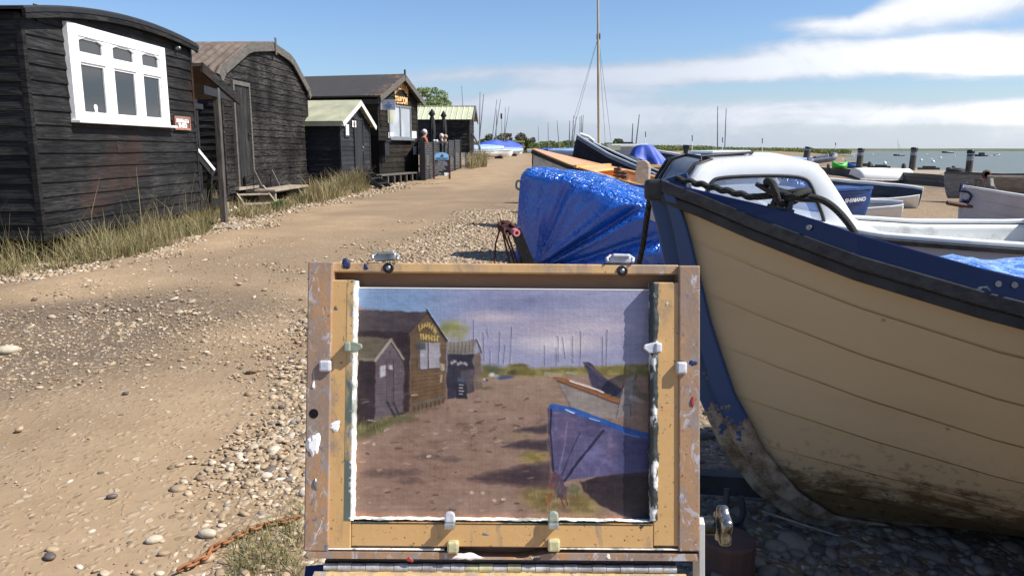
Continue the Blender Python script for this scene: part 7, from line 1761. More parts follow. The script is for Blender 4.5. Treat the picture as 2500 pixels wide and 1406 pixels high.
    pc = G(170, 830); x, y = pick(pc.x - 2.0, pc.x + 2.2, pc.y - 1.4, pc.y + 1.6, 11000, lambda x, y: vis(x, y) * (1 - sstep(.3, 1.0, np.hypot(x - pc.x, (y - pc.y) * 1.2) / 1.7 + nzf(x, y) * .4))); s = np.exp(r.normal(math.log(.0066), .48, len(x))).clip(.003, .022)
    field('gravel_patch', 'pale and grey gravel spread in a dark wet patch across the track', np.stack([x, y, tz(x, y) - s * .32], 1), s, True, 7, 'pebble')
    # a few dark loose stones, countable ones
    for i, (px, py, s_, lab) in enumerate(((306, 961, .020, 'dark brown stone lying alone on the middle of the sandy track'), (688, 995, .018, 'dark stone near the left edge of the easel, on the track'), (378, 1320, .022, 'pale tan stone with a dark shadow at the bottom of the track'), (122, 1363, .018, 'dark stone at the lower left of the track'), (505, 1310, .030, 'large pale stone left of the rusty chain'), (20, 862, .045, 'large flat pale stone at the left edge of the photo'), (275, 1214, .017, 'flat dark purple-grey stone in the lower middle of the track'))):
        g = G(px, py); r2 = np.random.default_rng(70 + i); d = sum(np.clip(V1 @ (a / np.linalg.norm(a)), .1, 1)[:, None] * r2.uniform(-.3, .3) for a in r2.normal(size=(5, 3))); v = V1 * (1 + d) * np.array([1.2, .8, .55]) * s_
        o = np_mesh('loose_stone', v, F1, 'stone_dark' if 'dark' in lab[:6] or 'dark purple' in lab else 'stone_pale', None, True); o.location = g + Vector((0, 0, s_ * .35)); o.rotation_euler = (0, 0, r2.uniform(-.5, .5)); tag(o, lab, 'stone', 'single loose stones on the track')

def rusty_chain():
    pts = [G(440, 1402), G(505, 1372), G(520, 1348), G(560, 1330), G(610, 1305), G(650, 1290), G(700, 1283), G(735, 1272)]
    t = thing('rusty_chain', 'orange rusted chain lying over the pebbles left of the easel', 'chain', pts[0]); m = MB()
    P = [Vector((p.x, p.y, p.z + .018)) for p in pts]; L = []
    for a, b in zip(P, P[1:]):
        for k in range(6): L.append(a.lerp(b, k / 6))
    L.append(P[-1]); d = 0; out = [L[0]]
    step = .026
    # resample
    cur = L[0]; i = 1; res = [cur]
    while i < len(L):
        seg = L[i] - cur
        if seg.length >= step: cur = cur + seg.normalized() * step; res.append(cur)
        else: i += 1
    for k in range(len(res) - 1):
        a, b = res[k], res[k + 1]; c = (a + b) / 2; dx = (b - a).normalized(); sd = dx.cross(Vector((0, 0, 1))).normalized(); up = sd.cross(dx)
        w = (sd if k % 2 else (sd * .5 + up * .85)).normalized(); q = []
        for j in range(12):
            a_ = 2 * PI * j / 12; q.append(c + dx * .021 * math.cos(a_) + w * .011 * math.sin(a_))
        m.tube(q + [q[0]], .0042, 5, caps=False)
    m.build('links', 'rust', t, world=True)

# ------------------------------------------------------------------ the painter's box and its picture
def make_picture(W=452, H=352):
    """the little oil sketch as pigment colours on a W x H grid (u right, v down, survey units 1794 x 1406 of the panel photo)"""
    r = np.random.default_rng(21)
    yy, xx = np.mgrid[0:H, 0:W]; X = 15 + xx / (W - 1) * 1752; Y = 18 + yy / (H - 1) * 1342
    def vn(sx, sy, seed):
        q = np.random.default_rng(seed); gy, gx = int(H / sy) + 3, int(W / sx) + 3; g = q.uniform(-1, 1, (gy, gx)); fy = yy / sy; fx = xx / sx; iy, ix = fy.astype(int), fx.astype(int); ty, tx = fy - iy, fx - ix; ty = ty * ty * (3 - 2 * ty); tx = tx * tx * (3 - 2 * tx)
        return (g[iy, ix] * (1 - ty) + g[iy + 1, ix] * ty) * (1 - tx) + (g[iy, ix + 1] * (1 - ty) + g[iy + 1, ix + 1] * ty) * tx
    wob = 5 * vn(14, 14, 1) + 4 * vn(6, 6, 2); wob2 = 5 * vn(14, 14, 3) + 4 * vn(6, 6, 4); Xw, Yw = X + wob, Y + wob2
    I = np.zeros((H, W, 3)); C = lambda c: np.array(c, float)
    def over(mask, c, a=1.0, var=6, seed=None):
        nonlocal I
        sd = int(r.integers(1e6)); col = C(c)[None, None] + (vn(9, 5, sd) * var + vn(26, 16, sd + 1) * var)[..., None]; m = (np.clip(mask, 0, 1) * a)[..., None]; I = I * (1 - m) + col * m
    def poly(pts, soft=5):
        d = np.full((H, W), 1e9); ins = np.zeros((H, W), bool); n = len(pts)
        for i in range(n):
            (x0, y0), (x1, y1) = pts[i], pts[(i + 1) % n]; ex, ey = x1 - x0, y1 - y0; t = np.clip(((Xw - x0) * ex + (Yw - y0) * ey) / (ex * ex + ey * ey + 1e-9), 0, 1); d = np.minimum(d, np.hypot(Xw - x0 - t * ex, Yw - y0 - t * ey))
            c = (y0 > Yw) != (y1 > Yw); xi = ex * (Yw - y0) / (ey if abs(ey) > 1e-9 else 1e-9) + x0; ins ^= c & (Xw < xi)
        return np.clip(np.where(ins, d, -d) / soft * .5 + .5, 0, 1)
    def line(pts, w, soft=3):
        d = np.full((H, W), 1e9)
        for (x0, y0), (x1, y1) in zip(pts, pts[1:]):
            ex, ey = x1 - x0, y1 - y0; Xl, Yl = X + wob * .3, Y + wob2 * .3; t = np.clip(((Xl - x0) * ex + (Yl - y0) * ey) / (ex * ex + ey * ey + 1e-9), 0, 1); d = np.minimum(d, np.hypot(Xl - x0 - t * ex, Yl - y0 - t * ey))
        return np.clip((w / 2 - d) / soft + .5, 0, 1)
    def blob(x, y, rx, ry, soft=1.0): return np.clip((1 - np.hypot((Xw - x) / rx, (Yw - y) / ry)) / soft, 0, 1)
    # sky
    I[:] = C((150, 150, 178)); over(sstep(900, -100, X + Y * .4), (128, 152, 186), 1); over(blob(300, 90, 520, 240), (118, 148, 186), .9); over(blob(900, 110, 500, 170), (128, 133, 168), .8)
    over(blob(1250, 260, 620, 160), (180, 166, 176), .9); over(blob(820, 190, 260, 60), (186, 168, 176), .7); over(blob(1250, 345, 330, 75), (196, 184, 188), .9); over(blob(1500, 200, 320, 120), (174, 162, 180), .6); over(blob(1000, 420, 900, 90), (158, 156, 180), .6)
    over(blob(720, 300, 220, 120), (160, 158, 180), .4)
    over(blob(1220, 335, 300, 66), (218, 206, 204), .75); over(blob(1420, 240, 240, 50), (206, 192, 196), .6); over(blob(840, 180, 220, 44), (206, 190, 192), .6); over(blob(650, 330, 180, 60), (182, 178, 190), .5); over(blob(1050, 90, 420, 60), (116, 118, 150), .5)
    # land and track
    over(poly([(-50, 505), (700, 505), (1600, 470), (2000, 460), (2000, 1500), (-50, 1500)], 8), (146, 116, 98), 1, 8)
    over(blob(1050, 640, 520, 160), (152, 124, 102), .8); over(blob(400, 1150, 800, 260), (140, 108, 90), .7); over(blob(900, 900, 500, 140), (136, 108, 92), .6); over(blob(1000, 540, 380, 40), (168, 138, 106), .7)
    over(poly([(770, 470), (900, 478), (960, 455), (1020, 462), (1060, 482), (1400, 470), (1620, 455), (1800, 450), (1800, 520), (1400, 522), (1000, 530), (770, 540)], 10), (134, 122, 58), 1, 10); over(blob(830, 490, 90, 40), (78, 86, 66), .9); over(blob(985, 465, 70, 14), (96, 82, 60), .9); over(blob(950, 510, 40, 20), (66, 48, 44), .9)
    over(poly([(15, 1345), (1800, 1345), (1800, 1400), (15, 1400)], 22), (188, 118, 84), .75); over(poly([(15, 640), (24, 640), (26, 1400), (10, 1400)], 12), (190, 118, 80), .8); over(blob(40, 1060, 45, 110), (184, 122, 90), .7)
    over(poly([(12, 130), (60, 128), (90, 160), (12, 160)], 8), (176, 108, 82), .8)
    # bush, huts
    over(blob(600, 262, 115, 84, .55) * (vn(7, 7, 50) * .5 + .85), (140, 138, 84), .95, 18); over(blob(640, 255, 70, 50, .7) * (vn(5, 5, 51) * .6 + .7), (166, 160, 92), .8, 20)
    over(poly([(0, 258), (350, 265), (352, 745), (300, 760), (0, 780)]), (56, 38, 38), 1)
    over(poly([(0, 148), (452, 153), (350, 272), (0, 268)]), (80, 68, 70), 1); over(poly([(0, 148), (300, 152), (200, 180), (0, 170)], 20), (94, 82, 84), .6)
    over(poly([(452, 155), (562, 322), (556, 690), (362, 742), (346, 272)]), (112, 86, 58), 1); over(poly([(360, 500), (556, 480), (556, 690), (362, 742)], 30), (128, 92, 58), .7)
    for k in range(9): over(line([(364, 520 + 24 * k), (554, 500 + 20 * k)], 3), (78, 56, 40), .7)
    over(line([(448, 140), (452, 156), (350, 268)], 9), (58, 46, 46), .8); over(line([(452, 156), (562, 325)], 14), (50, 38, 40), .95); over(line([(448, 138), (450, 158)], 5), (48, 40, 42), .9)
    over(poly([(406, 334), (524, 334), (526, 487), (412, 497)]), (156, 150, 156), 1); over(line([(457, 336), (460, 492)], 6), (60, 50, 54), .9); over(line([(406, 334), (412, 497), (526, 487)], 5), (70, 60, 62), .8); over(poly([(380, 335), (444, 335), (444, 376), (384, 376)]), (74, 78, 78), .9); over(blob(425, 405, 12, 14), (190, 186, 190), .9); over(blob(490, 475, 18, 12), (184, 180, 186), .8)
    for i, (x, y, s) in enumerate(((408, 248, -14), (422, 240, 0), (436, 232, 8), (452, 228, 0), (466, 234, -5), (478, 244, 8), (490, 258, 10), (498, 270, 4))): over(line([(x - 4, y + 15), (x + s * .4, y - 12)], 6), (206, 178, 84), .9); over(line([(x - 4, y + 8 - s), (x + 8, y + 2)], 5), (206, 178, 84), .8)
    for i in range(7): x = 412 + i * 16; over(line([(x, 286 + i * 1.5), (x + 2, 316 + i * 2)], 6), (208, 180, 80), .9); over(line([(x - 3, 288 + (i % 3) * 10 + i * 2), (x + 11, 290 + (i % 2) * 16 + i * 2)], 5), (208, 180, 80), .85)
    over(poly([(530, 462), (548, 462), (549, 498), (531, 500)]), (178, 170, 150), .9); over(poly([(530, 528), (542, 528), (542, 570), (530, 572)]), (178, 166, 140), .9)
    # shed
    over(poly([(0, 445), (148, 448), (152, 800), (120, 828), (0, 830)]), (52, 36, 40), 1); over(poly([(60, 600), (140, 600), (145, 760), (60, 780)], 40), (62, 46, 50), .5)
    over(poly([(0, 300), (242, 316), (152, 446), (0, 440)]), (112, 98, 80), 1); over(poly([(0, 425), (150, 432), (150, 450), (0, 446)]), (128, 122, 104), .8)
    over(poly([(240, 332), (314, 436), (316, 745), (150, 792), (150, 452)]), (112, 96, 100), 1)
    for k in range(8): over(line([(158, 500 + 36 * k), (206, 494 + 36 * k)], 4), (80, 66, 70), .6); over(line([(262, 480 + 34 * k), (312, 482 + 31 * k)], 4), (80, 66, 70), .7)
    over(poly([(216, 442), (256, 440), (258, 700), (216, 690)]), (100, 84, 90), .9); over(line([(256, 442), (258, 690)], 4), (50, 40, 44), .9); over(line([(216, 444), (216, 690)], 3), (70, 58, 62), .8)
    over(line([(152, 442), (240, 320)], 16), (160, 152, 134), .95); over(line([(240, 320), (314, 434)], 15), (150, 142, 124), .95); over(line([(244, 340), (312, 446)], 6), (56, 44, 46), .8)
    over(poly([(174, 474), (206, 472), (208, 532), (176, 538)]), (186, 180, 184), 1); over(poly([(226, 466), (244, 466), (246, 498), (228, 500)]), (184, 176, 182), 1); over(blob(238, 396, 7, 12), (64, 54, 58), .9)
    over(line([(222, 690), (268, 770)], 16), (54, 48, 54), .95); over(line([(258, 690), (292, 762)], 14), (60, 54, 60), .95); over(line([(236, 720), (268, 716)], 8), (110, 100, 100), .7)
    over(poly([(365, 694), (470, 664), (556, 646), (558, 668), (372, 716)]), (118, 104, 88), 1)
    for k in range(8): over(line([(380 + k * 24, 712 - k * 6.5), (380 + k * 24, 742 - k * 7)], 6), (58, 44, 40), .9)
    # pale-roofed hut, board
    over(poly([(566, 398), (724, 394), (726, 625), (620, 655), (570, 662)]), (52, 48, 62), 1); over(poly([(724, 396), (764, 388), (776, 600), (724, 624)]), (126, 106, 90), 1); over(poly([(640, 500), (722, 490), (724, 622), (660, 632)]), (92, 78, 82), .9)
    over(poly([(560, 330), (738, 320), (722, 396), (566, 402)]), (130, 120, 108), 1)
    for k in range(7): over(line([(590 + k * 22, 330), (584 + k * 22, 396)], 4), (98, 88, 80), .8)
    over(line([(738, 318), (768, 392)], 10), (96, 86, 76), .9)
    for x, y in ((590, 455), (606, 448), (628, 460), (644, 452), (664, 456), (676, 462)): over(blob(x, y, 13, 14, .5), (170, 158, 160), .9); over(blob(x + 6, y + 14, 14, 10, .5), (66, 60, 72), .7)
    over(poly([(624, 548), (678, 546), (686, 662), (626, 660)]), (44, 40, 50), 1); over(poly([(628, 546), (676, 544), (678, 566), (628, 568)]), (78, 92, 118), .9)
    for k in range(4): over(line([(640, 584 + 18 * k), (664 - 5 * (k % 2), 584 + 18 * k)], 7), (176, 170, 176), .9)
    over(blob(800, 600, 60, 16), (108, 100, 56), .8)
    # boats far off
    for x, y, a, b, c in ((828, 524, 24, 16, (206, 200, 204)), (860, 532, 22, 12, (190, 186, 196)), (905, 536, 66, 16, (66, 80, 122)), (800, 552, 18, 12, (70, 72, 100)), (792, 548, 8, 10, (200, 196, 200))): over(blob(x, y, a, b, .5), c, .95)
    for x, y0, x1, y1 in ((722, 198, 722, 320), (776, 270, 784, 440), (798, 244, 806, 300), (818, 380, 820, 460), (876, 262, 868, 450), (906, 345, 896, 452), (943, 238, 934, 462), (1137, 346, 1137, 466), (1214, 290, 1218, 440), (1240, 298, 1258, 424), (1300, 292, 1302, 450), (1348, 260, 1344, 470), (1475, 290, 1476, 462), (1502, 250, 1496, 460), (1205, 360, 1205, 460)): over(line([(x, y0), (x1, y1)], 4.5), (92, 88, 112), .8)
    # navy boat, varnished boat, sketchy cabin
    over(poly([(1362, 444), (1400, 450), (1500, 540), (1605, 625), (1590, 655), (1500, 640), (1412, 592)]), (62, 56, 82), 1); over(line([(1366, 446), (1480, 530), (1560, 580)], 9), (104, 84, 92), .8); over(line([(1400, 500), (1580, 640)], 6), (46, 42, 62), .7)
    over(poly([(1202, 545), (1290, 580), (1590, 690), (1560, 790), (1400, 745), (1292, 722)]), (140, 128, 120), 1); over(poly([(1200, 545), (1215, 560), (1300, 720), (1285, 718)]), (112, 100, 98), .8)
    over(line([(1198, 536), (1400, 606), (1592, 680)], 30), (160, 100, 52), 1); over(line([(1210, 556), (1580, 694)], 8), (72, 48, 40), .8); over(line([(1285, 554), (1350, 575), (1480, 620)], 10), (220, 210, 204), .95)
    over(poly([(1600, 560), (1640, 520), (1672, 515), (1660, 640), (1640, 770), (1556, 772), (1572, 680)]), (136, 126, 122), 1)
    for p in ([(1600, 560), (1572, 680), (1556, 772)], [(1672, 520), (1650, 650)], [(1590, 700), (1640, 690), (1640, 760)], [(1650, 560), (1672, 515)], [(1650, 640), (1720, 660)]): over(line(p, 5), (70, 64, 68), .7)
    over(line([(1640, 650), (1710, 672)], 28), (160, 152, 150), .8); over(line([(1560, 540), (1640, 560), (1720, 660)], 40, 20), (112, 104, 80), .5)
    over(line([(1145, 514), (1190, 522), (1230, 522)], 24), (166, 150, 128), .8); over(line([(1270, 508), (1320, 512)], 14), (160, 150, 140), .7)
    # shadows on the track and verge as the painter put them down
    over(poly([(960, 852), (1060, 830), (1158, 816), (1158, 862), (1010, 858)], 10), (66, 52, 60), .95); over(poly([(890, 944), (1000, 910), (1160, 905), (1160, 972), (980, 950)], 10), (64, 50, 56), .95); over(poly([(690, 1138), (860, 1090), (1060, 1050), (1178, 1036), (1180, 1196), (1000, 1176)], 16), (82, 60, 64), .95); over(poly([(900, 1100), (1060, 1060), (1120, 1050), (1100, 1150), (940, 1150)], 30), (58, 42, 50), .7)
    over(blob(1085, 1000, 100, 46, .6), (142, 124, 56), .9, 14); over(blob(1060, 1020, 120, 50, .8), (150, 128, 70), .6, 14); over(blob(1130, 1250, 170, 100, .7), (132, 112, 54), .9, 16); over(blob(1370, 1280, 160, 110, .7), (128, 110, 50), .8, 16); over(blob(1310, 1190, 60, 40, .6), (104, 108, 70), .8); over(blob(1000, 880, 140, 30, .8), (150, 128, 92), .6)
    over(poly([(10, 815), (120, 815), (330, 760), (400, 745), (280, 800), (150, 880), (20, 915)], 24), (102, 98, 54), .95, 16); over(blob(300, 790, 160, 26, .7), (112, 104, 62), .6)
    # covered boat
    over(poly([(1350, 1152), (1470, 1112), (1600, 1092), (1800, 1076), (1800, 1400), (1600, 1345), (1450, 1275), (1375, 1200)], 6), (50, 36, 42), 1)
    over(poly([(1158, 716), (1190, 700), (1300, 730), (1500, 800), (1790, 890), (1790, 1085), (1600, 1100), (1440, 1118), (1255, 1142), (1190, 1085), (1166, 900)]), (92, 84, 124), 1, 10)
    over(poly([(1240, 780), (1300, 770), (1290, 900), (1240, 950)], 30), (112, 92, 118), .8); over(poly([(1350, 920), (1480, 900), (1500, 1080), (1330, 1110)], 40), (104, 98, 144), .8); over(poly([(1560, 870), (1790, 900), (1790, 1085), (1560, 1100)], 30), (64, 66, 116), .8); over(poly([(1490, 890), (1560, 900), (1560, 1000), (1490, 1000)], 30), (116, 100, 130), .6)
    over(line([(1182, 708), (1300, 728), (1440, 780), (1600, 840), (1780, 886)], 34), (42, 92, 176), 1); over(line([(1260, 726), (1310, 744)], 8), (200, 210, 230), .9); over(line([(1400, 776), (1460, 790)], 6), (180, 196, 224), .8); over(line([(1600, 862), (1690, 882)], 8), (90, 130, 200), .8)
    over(line([(1480, 846), (1400, 950), (1335, 1030), (1258, 1140)], 15), (34, 30, 62), .95); over(line([(1345, 860), (1290, 980), (1240, 1110)], 8), (54, 46, 84), .85); over(line([(1270, 800), (1250, 960), (1225, 1080)], 7), (120, 118, 158), .7); over(line([(1178, 724), (1172, 860), (1192, 1085)], 11), (36, 30, 60), .95); over(line([(1160, 720), (1164, 900), (1186, 1080)], 5), (60, 52, 84), .8)
    over(line([(1200, 1100), (1182, 1180)], 20), (156, 44, 42), .9); over(line([(1166, 1220), (1150, 1284)], 8), (166, 58, 40), .9); over(line([(1180, 1218), (1166, 1284)], 6), (150, 50, 40), .8); over(poly([(1196, 1090), (1240, 1110), (1276, 1190), (1250, 1250), (1215, 1240), (1180, 1150)], 8), (84, 62, 84), .9); over(line([(1236, 1246), (1256, 1302)], 7), (120, 50, 40), .9); over(line([(1256, 1230), (1276, 1284)], 7), (124, 60, 46), .9); over(blob(1262, 1166, 14, 18, .5), (150, 116, 124), .9); over(line([(1258, 1180), (1240, 1200)], 12), (96, 70, 84), .7)
    # brush dabs on the track
    for i in range(95):
        x, y = r.uniform(60, 1060), r.uniform(640, 1320); k = r.uniform(.5, 1.6); c = ((84, 62, 56), (182, 158, 140), (170, 146, 124), (98, 74, 66), (120, 92, 78))[int(r.integers(5))]; over(line([(x, y), (x + r.uniform(10, 34) * k, y + r.uniform(-10, 6) * k)], 4 + 4 * k), c, r.uniform(.4, .85))
    for x, y, w in ((130, 1090, 200), (260, 1080, 180), (420, 985, 130), (300, 1130, 120), (540, 1000, 90)): over(blob(x + 60, y + 20, w, 30, .9), (96, 72, 70), .5)
    for x, y in ((720, 1215), (785, 1220), (848, 1260), (905, 1250), (145, 935), (465, 1005)): over(blob(x, y, 16, 12, .5), (200, 176, 152), .9)
    for i in range(70):
        x, y = r.uniform(20, 250), r.uniform(790, 890); over(line([(x, y), (x + r.uniform(-8, 8), y - r.uniform(14, 36))], 4), ((128, 122, 64), (88, 88, 46), (150, 140, 80))[i % 3], .6)
    for i in range(60):
        x, y = r.uniform(1040, 1420), r.uniform(1180, 1340); over(line([(x, y), (x + r.uniform(-8, 8), y - r.uniform(20, 44))], 4), ((146, 126, 58), (104, 92, 44), (168, 140, 70))[i % 3], .5)
    weave = vn(1.3, 40, 90) * 4 + vn(40, 1.3, 91) * 4 + r.normal(0, 2.2, (H, W)); g_ = I.mean(2, keepdims=True); I = (g_ + (I - g_) * .9) * np.where(g_ < 110, .86, .94); I = np.clip(I + weave[..., None] + (vn(5, 3, 70) * 3.5 + vn(18, 6, 71) * 4)[..., None], 4, 250) / 255
    return np.where(I <= .04045, I / 12.92, ((I + .055) / 1.055) ** 2.4)

def easel():
    D = .70; tilt = R(12); roll = R(.45)
    c = Vector((0, 0, CAMH)) + ray(1229, 1005) * D
    rt = Vector((math.cos(roll), 0, -math.sin(roll))); nrm = Vector((0, -math.cos(tilt), math.sin(tilt))); nrm = (nrm - rt * nrm.dot(rt)).normalized(); up = nrm.cross(rt)
    Mx = Matrix.Translation(c) @ Matrix((rt, up, nrm)).transposed().to_4x4(); inv = Mx.inverted()
    def E(px, py, h=0.0):
        d = inv.to_3x3() @ ray(px, py); o = inv @ Vector((0, 0, CAMH)); t = (h - o.z) / d.z; q = o + d * t; return q.x, q.y
    t = thing('paint_box_easel', 'open wooden painter\'s box easel smeared with oil paint, holding the small landscape', 'easel', mat=Mx)
    def rect(name, mat, x0, y0, x1, y1, z0, z1, bev=.0012, par=t):
        a = E(x0, y0, z1); b = E(x1, y1, z1); m = MB(); m.box2((min(a[0], b[0]), min(a[1], b[1]), z0), (max(a[0], b[0]), max(a[1], b[1]), z1)); return m.build(name, mat, par, bevel=bev)
    zb, zf = -.016, .0105
    rect('lid_stile', 'easel_frame', 752, 638, 801, 1346, zb, zf); rect('lid_stile', 'easel_frame', 1658, 648, 1709, 1346, zb, zf)
    rect('lid_rail', 'easel_top', 802, 640, 1657, 671, zb, .0028); 
    a = E(752, 1346, zf); b = E(1703, 1369, zf); m = MB(); n = 60; top = []; 
    for k in range(n + 1):      # lower rail with the finger scoop in the middle
        q = k / n; x = a[0] + (b[0] - a[0]) * q; px = 752 + 951 * q; dip = .0056 * float(sstep(1085, 1175, px) * (1 - sstep(1270, 1345, px))); top.append((x, a[1] - dip))
    m.prism([(x, y, zb) for x, y in top] + [(b[0], b[1], zb), (a[0], b[1], zb)], (0, 0, zf - zb)); m.build('lid_rail', 'easel_frame', t)
    rect('back_board', 'easel_back', 795, 664, 1664, 1350, zb, zb + .004, 0)
    # holder: two uprights and a lower bar, raised above the panel
    zh0, zh1 = -.006, .0082
    rect('holder_bar', 'easel_wood', 790, 683, 856, 1338, zh0, zh1, .001); rect('holder_bar', 'easel_wood', 1596, 689, 1662, 1333, zh0, zh1, .001); rect('holder_bar', 'easel_wood', 857, 1276, 1595, 1338, zh0, zh1 - .0004, .001)
    # caked inner edges of the holder
    def caked(name, mat, x0, y0, x1, y1, z0, z1, vert, seed):
        r = random.Random(seed); A = E(x0, y0, z1); B = E(x1, y1, z1); m = MB(); n = 90; rings = []
        for k in range(n + 1):
            q = k / n; j = [.45 * j0 + r.uniform(-.00035, .00035) for j0 in (mnoise.noise(Vector((k * .21, seed, 0))) * .0016, mnoise.noise(Vector((k * .17, seed, 5))) * .0016, mnoise.noise(Vector((k * .3, seed, 9))) * .001)]
            if vert: y = A[1] + (B[1] - A[1]) * q; rings.append([(A[0] + j[0], y, z0), (A[0] + j[0], y, z1 + j[2]), (B[0] + j[1] * 1.4, y, z1 + j[2] * .7), (B[0] + j[1], y, z0)])
            else: x = A[0] + (B[0] - A[0]) * q; rings.append([(x, A[1] + j[0], z0), (x, A[1] + j[0], z1 + j[2]), (x, B[1] + j[1] * 1.4, z1 + j[2] * .7), (x, B[1] + j[1], z0)])
        m.loft([[Vector(p) for p in rg] for rg in rings], True, 0, True, True); return m.build(name, mat, t)
    caked('paint_edge', 'edge_white', 857.5, 685, 863, 1270, zh0, zh1 + .0002, True, 1); caked('paint_edge', 'edge_dark', 1589, 691, 1606, 1270, zh0, zh1 + .0012, True, 2); caked('paint_edge', 'edge_white', 858, 1266.5, 1600, 1273, zh0, zh1 + .0002, False, 3); rect('paint_edge', 'edge_smear', 848, 690, 855, 1270, zh0, zh1 + .0003, 0); rect('paint_edge', 'edge_smear', 858, 1273.5, 1595, 1280, zh0, zh1 + .0003, 0)
    # thin pale worn arrises
    rect('worn_edge', 'edge_white', 786, 1338.5, 1085, 1343, zh0, zf - .001, 0); rect('worn_edge', 'edge_white', 1345, 1338.5, 1660, 1342.5, zh0, zf - .001, 0); rect('worn_edge', 'edge_white', 783.5, 690, 787, 1340, zh0, zf - .0012, 0)
    # paint dabs standing proud
    def dab(px, py, r, mat, z, seed, stretch=1.5):
        q = random.Random(seed); x, y = E(px, py, z); m = MB(); k = r / FPX * D; ring = []; n = 32
        ph = [q.uniform(0, 6.3) for _ in range(4)]
        for i in range(n): a_ = 2 * PI * i / n; s_ = .88 + .16 * math.sin(2 * a_ + ph[0]) + .12 * math.sin(3 * a_ + ph[1]) + .09 * math.sin(5 * a_ + ph[2]) + .05 * math.sin(7 * a_ + ph[3]); ring.append(Vector((x + math.cos(a_) * k * stretch * s_, y + math.sin(a_) * k * s_, z - .0002)))
        cc = [Vector((p.x * .55 + x * .45 + 0, p.y * .55 + y * .45, z + k * .22 * q.uniform(.5, 1))) for p in ring]; m.loft([ring, cc], True, 0, True); m.add(cc, [tuple(range(n))], 0, True); return m.build('paint_dab', mat, t)
    for i, (px, py, r_, mat, z, st) in enumerate(((818, 1040, 14, 'letter_white', zh1, 1.2), (766, 1085, 34, 'letter_white', zf, .5), (1628, 742, 6, 'cream_sheet', zh1, .7), (1140, 1358, 11, 'letter_white', zf, 3), (1300, 1362, 4, 'cream_sheet', zf, 1.2), (1485, 1358, 7, 'letter_white', zf, .9), (1690, 980, 14, 'red_paint', zf, .45), (1692, 886, 9, 'cloth_navy', zf, 1.3), (1310, 1364, 7, 'cloth_dark', zf, 1.6), (845, 645, 16, 'cloth_navy', .0028, .7), (893, 652, 9, 'cloth_navy', .0028, .8), (1000, 1365, 7, 'red_paint', zf, 1.4), (820, 752, 7, 'grey_wood', zh1, .8), (806, 800, 5, 'grey_wood', zh1, 1), (1525, 1318, 3, 'cloth_dark', zh1 - .0004, .8), (1566, 1286, 5, 'stump', zh1 - .0004, 1.4), (1185, 1303, 5, 'grey_paint', zh1 - .0004, 2), (770, 1180, 16, 'metal_grey', zf, .4), (765, 940, 12, 'letter_white', zf, .3))): dab(px, py, r_, mat, z, i, st)
    # side clips with points over the panel
    def clip(px, py, sgn, mats):
        x, y = E(px, py, zh1); k = D / FPX; cl = MB(); cl.box((x, y, zh1 + .004), (16 * k, 24 * k, .009)); o = cl.build('panel_clip', mats, t, bevel=.0015)
        m = MB(); p = [(x + sgn * 6 * k, y + 14 * k, zh1 + .003), (x + sgn * 34 * k, y + 7 * k, zh1 + .004), (x + sgn * 36 * k, y - 2 * k, zh1 + .004), (x + sgn * 22 * k, y - 13 * k, zh1 + .004), (x + sgn * 6 * k, y - 13 * k, zh1 + .003)]; m.prism(p, (0, 0, .0035)); m.build('clip_point', mats, o, bevel=.001)
    clip(852, 846, 1, 'clip_green'); clip(1604, 848, -1, 'clip_white')
    def lowclip(px, py, mats):
        x, y = E(px, py, zh1); k = D / FPX; m = MB(); m.box((x, y - 10 * k, zh1 + .005), (26 * k, 14 * k, .011)); o = m.build('panel_clip', 'chrome_dirty', t, bevel=.0012); m = MB(); ring = [(x - 13 * k, y - 4 * k, zh1 + .002)] + [(x + 12 * k * math.cos(a_), y + 14 * k + 9 * k * math.sin(a_), zh1 + .002) for a_ in np.linspace(PI, 0, 9)] + [(x + 14 * k, y - 4 * k, zh1 + .002)]; m.prism(ring, (0, 0, .004)); m.build('clip_point', mats, o, bevel=.0015)
    lowclip(1099, 1268, 'clip_white'); lowclip(1350, 1267, 'clip_green')
    for px, py, w, h, mat in ((795, 893, 28, 27, 'clip_white'), (1663, 898, 25, 30, 'clip_white'), (1106, 1334, 27, 28, 'clip_yellow'), (1352, 1330, 29, 28, 'clip_yellow')):
        x, y = E(px, py, zf); k = D / FPX; m = MB(); m.box((x, y, zf - .001), (w * k, h * k, .010)); m.build('turn_button', mat, t, bevel=.0018)
    for px, py in ((945, 653), (1522, 660)):
        x, y = E(px, py, zf); m = MB(); m.lathe([(.0050, -.001), (.0050, .0008), (.0032, .0008), (.0030, .0002), (.0018, .0016), (.0004, .002)], (x, y, .003), 16); m.build('screw', 'ink_black', t)
        m = MB(); m.lathe([(.0024, 0), (.0020, .0012), (.0004, .0016)], (x, y, .0036), 12); m.build('screw_head', 'metal_grey', t)
    for px, py, tl, mat in ((942, 626, 4, 'chrome_dirty'), (1513, 632, -1, 'clip_white')):
        x, y = E(px, py, 0); k = D / FPX; q = Matrix.Rotation(R(tl), 3, 'Z'); m = MB(); m.box((x, y - .001, -.002), (52 * k, 16 * k, .012), q); m.box((x + 2 * k, y + .0026, -.002), (42 * k, 9 * k, .016), q); o = m.build('lid_latch', mat, t, bevel=.0012)
        for s_ in (-1, 1):
            m = MB(); m.tube([(x + s_ * 22 * k, y + .003, .0), (x + s_ * 33 * k, y, .002), (x + s_ * 30 * k, y - 8 * k, .004)], .0016, 6); m.build('latch_wire', mat, o)
    x, y = E(766, 1009, zf); m = MB(); m.lathe([(.0001, 0), (.0042, 0)], (x, y, zf + .0003), 16); m.build('peg_hole', 'ink_black', t)
    # piano hinge and the box tray running towards the painter
    xa, ya = E(787, 1388, zf); xb, yb = E(1655, 1388, zf); nk = 25
